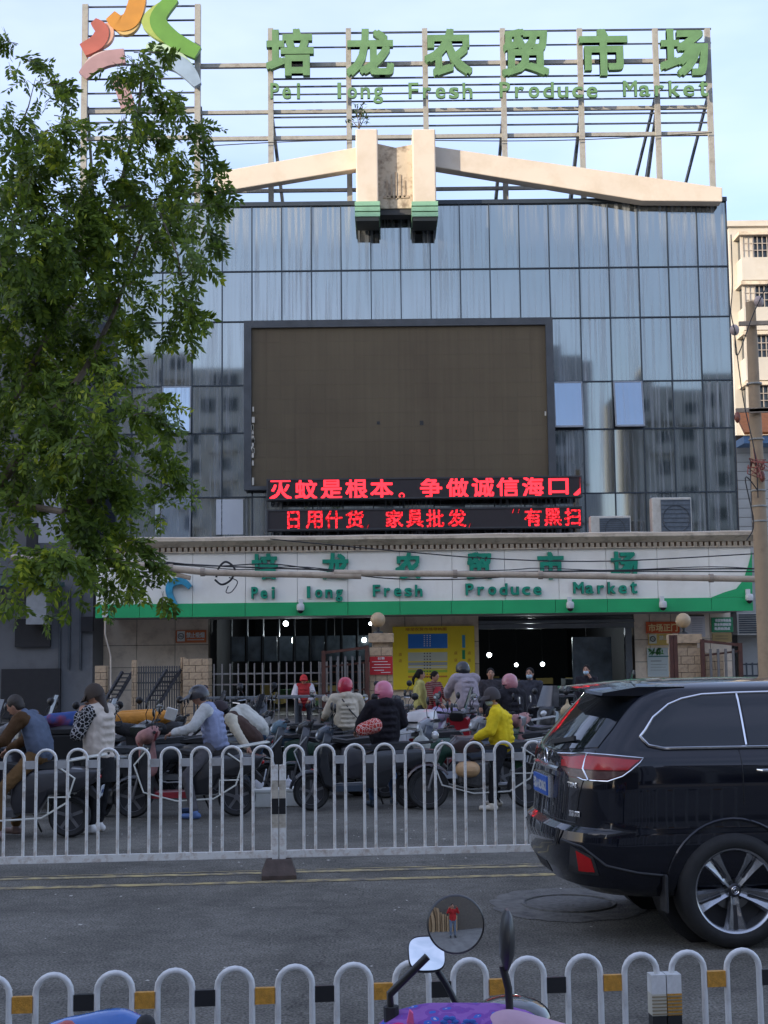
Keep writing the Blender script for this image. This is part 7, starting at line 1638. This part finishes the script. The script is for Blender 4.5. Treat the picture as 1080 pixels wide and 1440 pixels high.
# ================================================================== FOREGROUND SCOOTERS
def nearat(px, py, Y): return at(px, py, Y)
mir = M('mirror_glass', (.85, .87, .88), .02, 1, .01)
floral = cloth('purple_floral', (.19, .07, .33)); _n = floral.node_tree; _b = _n.nodes['Principled BSDF']; _t = _n.nodes.new('ShaderNodeTexCoord'); _v = _n.nodes.new('ShaderNodeTexVoronoi'); _v.inputs['Scale'].default_value = 26; _r = _n.nodes.new('ShaderNodeValToRGB'); _r.color_ramp.interpolation = 'CONSTANT'; _r.color_ramp.elements[0].color = (.5, .4, .5, 1); _r.color_ramp.elements[1].position = .10; _r.color_ramp.elements[1].color = (.05, .13, .5, 1); _e = _r.color_ramp.elements.new(.26); _e.color = (.20, .07, .34, 1); _e = _r.color_ramp.elements.new(.5); _e.color = (.27, .11, .40, 1); _w = _n.nodes.new('ShaderNodeTexNoise'); _w.inputs['Scale'].default_value = 30; _mx = _n.nodes.new('ShaderNodeVectorMath'); _mx.operation = 'MULTIPLY_ADD'; _mx.inputs[1].default_value = (.03, .03, .03); _n.links.new(_t.outputs['Object'], _w.inputs[0]); _n.links.new(_w.outputs['Color'], _mx.inputs[0]); _n.links.new(_t.outputs['Object'], _mx.inputs[2]); _n.links.new(_mx.outputs[0], _v.inputs[0]); _n.links.new(_v.outputs['Distance'], _r.inputs[0]); _n.links.new(_r.outputs[0], _b.inputs['Base Color'])
ns = thing('near_scooter', (.22, 3.0, .12), 'scooter in the foreground with a purple flowered cover, round mirror and slim black mirror', 'scooter'); NO = (.22, 3.0, .12)
def wpt(px, py, Y=3.0): return at(px, py, Y)
def nmirror(parent, org, stem, centre, r, nrm, nm, Y, rx=None, rz=None, round_=True, flip=1):
    pts = [at(x, y, Y) for x, y in stem]; mr = MB().tube(pts, [.0085]*len(pts), 10).build('mirror', blackp, parent, smooth=True, org=org)
    c = at(centre[0], centre[1], Y-.02); d = Vector(nrm).normalized(); up = Vector((0, 0, 1)); xa_ = up.cross(d).normalized(); ya_ = d.cross(xa_); n_ = 48; e_ = 1. if round_ else .62; sx, sy = rx or r, rz or r
    def P_(k, hh, j): a = 2*PI*j/n_; c_, s_ = math.cos(a), math.sin(a); return c + xa_*sx*k*math.copysign(abs(c_)**e_, c_) + ya_*sy*k*math.copysign(abs(s_)**e_, s_) + d*hh
    prof = [(.955, .002), (.97, .006), (1.0, .004), (1.02, -.006), (.96, -.02), (.7, -.034), (0, -.04)]
    m_ = MB(); m_.add([P_(k, hh, j) for k, hh in prof for j in range(n_)], [(i*n_+j, i*n_+(j+1) % n_, (i+1)*n_+(j+1) % n_, (i+1)*n_+j) for i in range(len(prof)-1) for j in range(n_)]); m_.build('housing', blackplastic, mr, smooth=True, org=org)
    ks = (.25, .5, .75, .96); dome = (rx or r)*.09 if round_ else .002
    V_ = [c+d*(.002+dome)]+[P_(k, .002+dome*(1-k*k), j) for k in ks for j in range(n_)]
    m_ = MB(); m_.add(V_, [(0, 1+j, 1+(j+1) % n_) for j in range(n_)]+[(1+i*n_+j, 1+(i+1)*n_+j, 1+(i+1)*n_+(j+1) % n_, 1+i*n_+(j+1) % n_) for i in range(3) for j in range(n_)]); g_ = m_.build('glass', mir, mr, smooth=True, org=org); sm(g_, 180)
    return mr
nmirror(ns, NO, ((601, 1345), (548, 1398), (550, 1424), (551, 1452)), (641, 1300), .0615, (.06, -1, .02), 'round', 3.0)
MB().tube([wpt(550, 1415), wpt(552, 1460)], .017, 10).build('mirror_boot', rubber, ns, org=NO)
MB().tube([wpt(707, 1358), wpt(715, 1390), wpt(718, 1440)], .0085, 10).build('mirror_stem', blackp, ns, smooth=True, org=NO)
mb = MB(); c = wpt(713, 1318); mb.v = []; 
for k, (zz, wx_, wy_) in enumerate(((.058, .004, .02), (.045, .011, .045), (.02, .015, .06), (-.01, .017, .062), (-.035, .016, .05), (-.055, .010, .03), (-.068, .006, .012))):
    for j in range(12): a = 2*PI*j/12; mb.v.append((c.x+wx_*math.cos(a)*1.0+zz*.04, c.y+wy_*math.sin(a), c.z+zz))
mb.add([], []); n0 = len(mb.v); mb.f = [(i*12+j, i*12+(j+1) % 12, (i+1)*12+(j+1) % 12, (i+1)*12+j) for i in range(6) for j in range(12)]+[tuple(range(12)), tuple(range(72, 84))]; mb.m = [0]*len(mb.f)
mb.build('slim_mirror', blackplastic, ns, smooth=True, org=NO)
m_ = MB()
for a, b_, ra, rb in ((wpt(575, 1470), wpt(640, 1452), .055, .06), (wpt(640, 1452), wpt(700, 1456), .06, .06), (wpt(700, 1456), wpt(770, 1475), .055, .06), (wpt(600, 1520), wpt(700, 1520), .16, .16)): cap(m_, a, b_, ra, rb)
m_.v = [tuple(Vector(v)-Vector(NO)) for v in m_.v]; mesh_part('purple_cover', organic(m_, .012, 3), floral, ns)
m_ = MB(); cap(m_, wpt(715, 1457, 2.95), wpt(790, 1480, 2.95), .058, .06); m_.v = [tuple(Vector(v)-Vector(NO)) for v in m_.v]; mesh_part('pink_cover', organic(m_, .012, 3), cloth('pale_pink_cover', (.5, .33, .40)), ns)
m_ = MB(); cap(m_, wpt(560, 1462, 2.95), wpt(590, 1456, 2.95), .036, .03); m_.v = [tuple(Vector(v)-Vector(NO)) for v in m_.v]; mesh_part('pink_glove', organic(m_, .008, 1), cloth('hot_pink', (.55, .03, .16)), ns)
mb = MB(); a = wpt(572, 1440, 2.93); b_ = wpt(580, 1418, 2.93); mb.prism([(wpt(572, 1438, 2.93).x, wpt(572, 1438, 2.93).z), (wpt(582, 1438, 2.93).x, wpt(582, 1438, 2.93).z), (wpt(581, 1424, 2.93).x, wpt(581, 1424, 2.93).z), (wpt(576, 1419, 2.93).x, wpt(576, 1419, 2.93).z)], 2.92, 2.935); mb.build('ribbon', cloth('ribbon_pink', (.7, .12, .28)), ns, org=NO)
for i, (px, py) in enumerate(((632, 1436), (628, 1434), (636, 1434), (660, 1440))):
    p = wpt(px, py, 2.93); m_ = MB()
    for k in range(6): a = 2*PI*k/6; m_.ball((p.x+.012*math.cos(a), p.y-.005, p.z+.008*math.sin(a)), (.008, .003, .005), 6)
    if i in (0, 3): m_.build('printed_flower', M('flower_blue', (.05, .14, .5), .7), ns, org=NO)
# lower parts of the scooter (reach the pavement below the picture)
for x_ in (-.42, .55): 
    wl = bpy.data.objects.new('wheel', None); COL.objects.link(wl); wl.parent = ns; wl.location = (x_+.1, -.15, .24)
    MB().lathe([(.18, -.05), (.22, -.055), (.24, 0), (.22, .055), (.18, .05)], n=24, axis='Y', caps=False).build('tyre', rubber, wl, smooth=True); MB().lathe([(0, -.03), (.18, -.04), (.18, .04), (0, .03)], n=24, axis='Y').build('rim', M('alloy_grey', (.22, .22, .23), .35, .7), wl, smooth=True)
MB().puff([(-.5, .45), (-.45, .75), (.1, .78), (.12, .35), (.4, .3), (.55, .5), (.45, .95), (.62, .95), (.72, .4), (.5, .2), (-.2, .2)], .16, .03, cy=-.1).build('body', M('scooter_paint_near', (.15, .05, .2), .3, coat=.5), ns, smooth=True)
n2 = thing('near_scooter', (.2, 3.55, .12), 'black scooter behind the purple one, with a square mirror and blue-edged dark cowl', 'scooter'); N2 = (.2, 3.55, .12)
nmirror(n2, N2, ((612, 1360), (628, 1385), (641, 1410), (643, 1425)), (600, 1341), .04, (.1, -1, .55), 'square', 3.55, rx=.047, rz=.045, round_=False)
m_ = MB(); c = at(720, 1432, 3.6)
m_.ball(c, (.105, .12, .055), 20); cap(m_, at(660, 1438, 3.6), at(690, 1428, 3.6), .02, .035); me_ = MB(); me_.add([tuple(Vector(v)-Vector(N2)) for v in m_.v], m_.f); mesh_part('cowl', organic(me_, .010, 2), blackgloss, n2)
m_ = MB(); cap(m_, at(728, 1418, 3.58), at(760, 1434, 3.58), .008, .012); me_ = MB(); me_.add([tuple(Vector(v)-Vector(N2)) for v in m_.v], m_.f); mesh_part('blue_edge', organic(me_, .006, 1), M('blue_edge', (.15, .35, .55), .2, coat=.5), n2)
MB().tube([at(640, 1420, 3.57), at(643, 1440, 3.57)], .02, 10).build('mirror_boot', rubber, n2, org=N2)
MB().tube([at(620, 1452, 3.6), at(680, 1440, 3.6), at(720, 1440, 3.62), at(780, 1455, 3.6)], .016, 8).build('handlebar', blackp, n2, smooth=True, org=N2)
MB().puff([(-.3, .2), (-.3, .6), (.15, .62), (.2, .35), (.35, .3), (.3, .74), (.5, .74), (.6, .3), (.5, .18)], .15, .03).build('body', blackgloss, n2, smooth=True)
for x_ in (-.4, .6): 
    wl = bpy.data.objects.new('wheel', None); COL.objects.link(wl); wl.parent = n2; wl.location = (x_, 0, .24)
    MB().lathe([(.18, -.05), (.22, -.055), (.24, 0), (.22, .055), (.18, .05)], n=24, axis='Y', caps=False).build('tyre', rubber, wl, smooth=True); MB().lathe([(0, -.03), (.18, -.04), (.18, .04), (0, .03)], n=24, axis='Y').build('rim', M('alloy_grey', (.22, .22, .23), .35, .7), wl, smooth=True)
n3 = thing('near_scooter', (-.66, 3.1, .12), 'scooter with a glossy blue cover, only its top showing at the bottom left', 'scooter'); N3 = (-.66, 3.1, .12)
m_ = MB(); cap(m_, at(85, 1468, 3.1), at(165, 1456, 3.1), .055, .062); cap(m_, at(165, 1456, 3.1), at(190, 1462, 3.1), .062, .055); cap(m_, at(100, 1520, 3.1), at(170, 1520, 3.1), .12, .12); me_ = MB(); me_.add([tuple(Vector(v)-Vector(N3)) for v in m_.v], m_.f); mesh_part('blue_cover', organic(me_, .012, 3), M('glossy_blue', (.03, .13, .42), .2, 0, .08, 6, .1, 20, coat=.6), n3)
m_ = MB(); m_.ball(at(205, 1441, 3.05), (.022, .02, .022), 12); m_.build('grip_end', rubber, n3, smooth=True, org=N3)
m_ = MB(); cap(m_, at(60, 1462, 3.04), at(95, 1447, 3.04), .02, .02); me_ = MB(); me_.add([tuple(Vector(v)-Vector(N3)) for v in m_.v], m_.f); mesh_part('red_trim', organic(me_, .008, 1), M('dull_red', (.4, .08, .07), .4), n3)
MB().puff([(-.3, .2), (-.3, .6), (.15, .62), (.2, .35), (.35, .3), (.3, .74), (.5, .74), (.6, .3), (.5, .18)], .15, .03).build('body', M('glossy_blue', (.03, .13, .42)), n3, smooth=True)
for x_ in (-.4, .6): 
    wl = bpy.data.objects.new('wheel', None); COL.objects.link(wl); wl.parent = n3; wl.location = (x_, 0, .24)
    MB().lathe([(.18, -.05), (.22, -.055), (.24, 0), (.22, .055), (.18, .05)], n=24, axis='Y', caps=False).build('tyre', rubber, wl, smooth=True)
# ---- behind the camera: shopfront goods and the person taking the picture, seen only in the round mirror
shop = thing('shop_shelf', (0, -2.7, .12), 'wooden shelf of upright cardboard rolls behind the viewpoint, seen in the round mirror', 'shelf')
MB().bb((-4.2, -.4, 0), (4.2, .0, 3.2)).build('back_board', M('shop_wall', (.12, .10, .08), .8), shop)
card = M('cardboard', (.42, .28, .15), .8, 0, .15, 4)
for i in range(22):
    x = -2.3+i*.16; h = 1.1+.7*rnd.random(); MB().lathe([(.07, 0), (.07, h)], (x, .25+.12*(i % 2), 0), 10).build('cardboard_roll', card, shop)
person((.62, -.95, .12), 88, stand(rE=(.16, -.27, 1.28), rW=(.30, -.16, 1.50), lE=(.16, .27, 1.28), lW=(.30, .16, 1.50)), 'person in a red top and grey jeans behind the viewpoint, seen in the round mirror', (.45, .03, .03), (.16, .19, .24), scale=1.05)
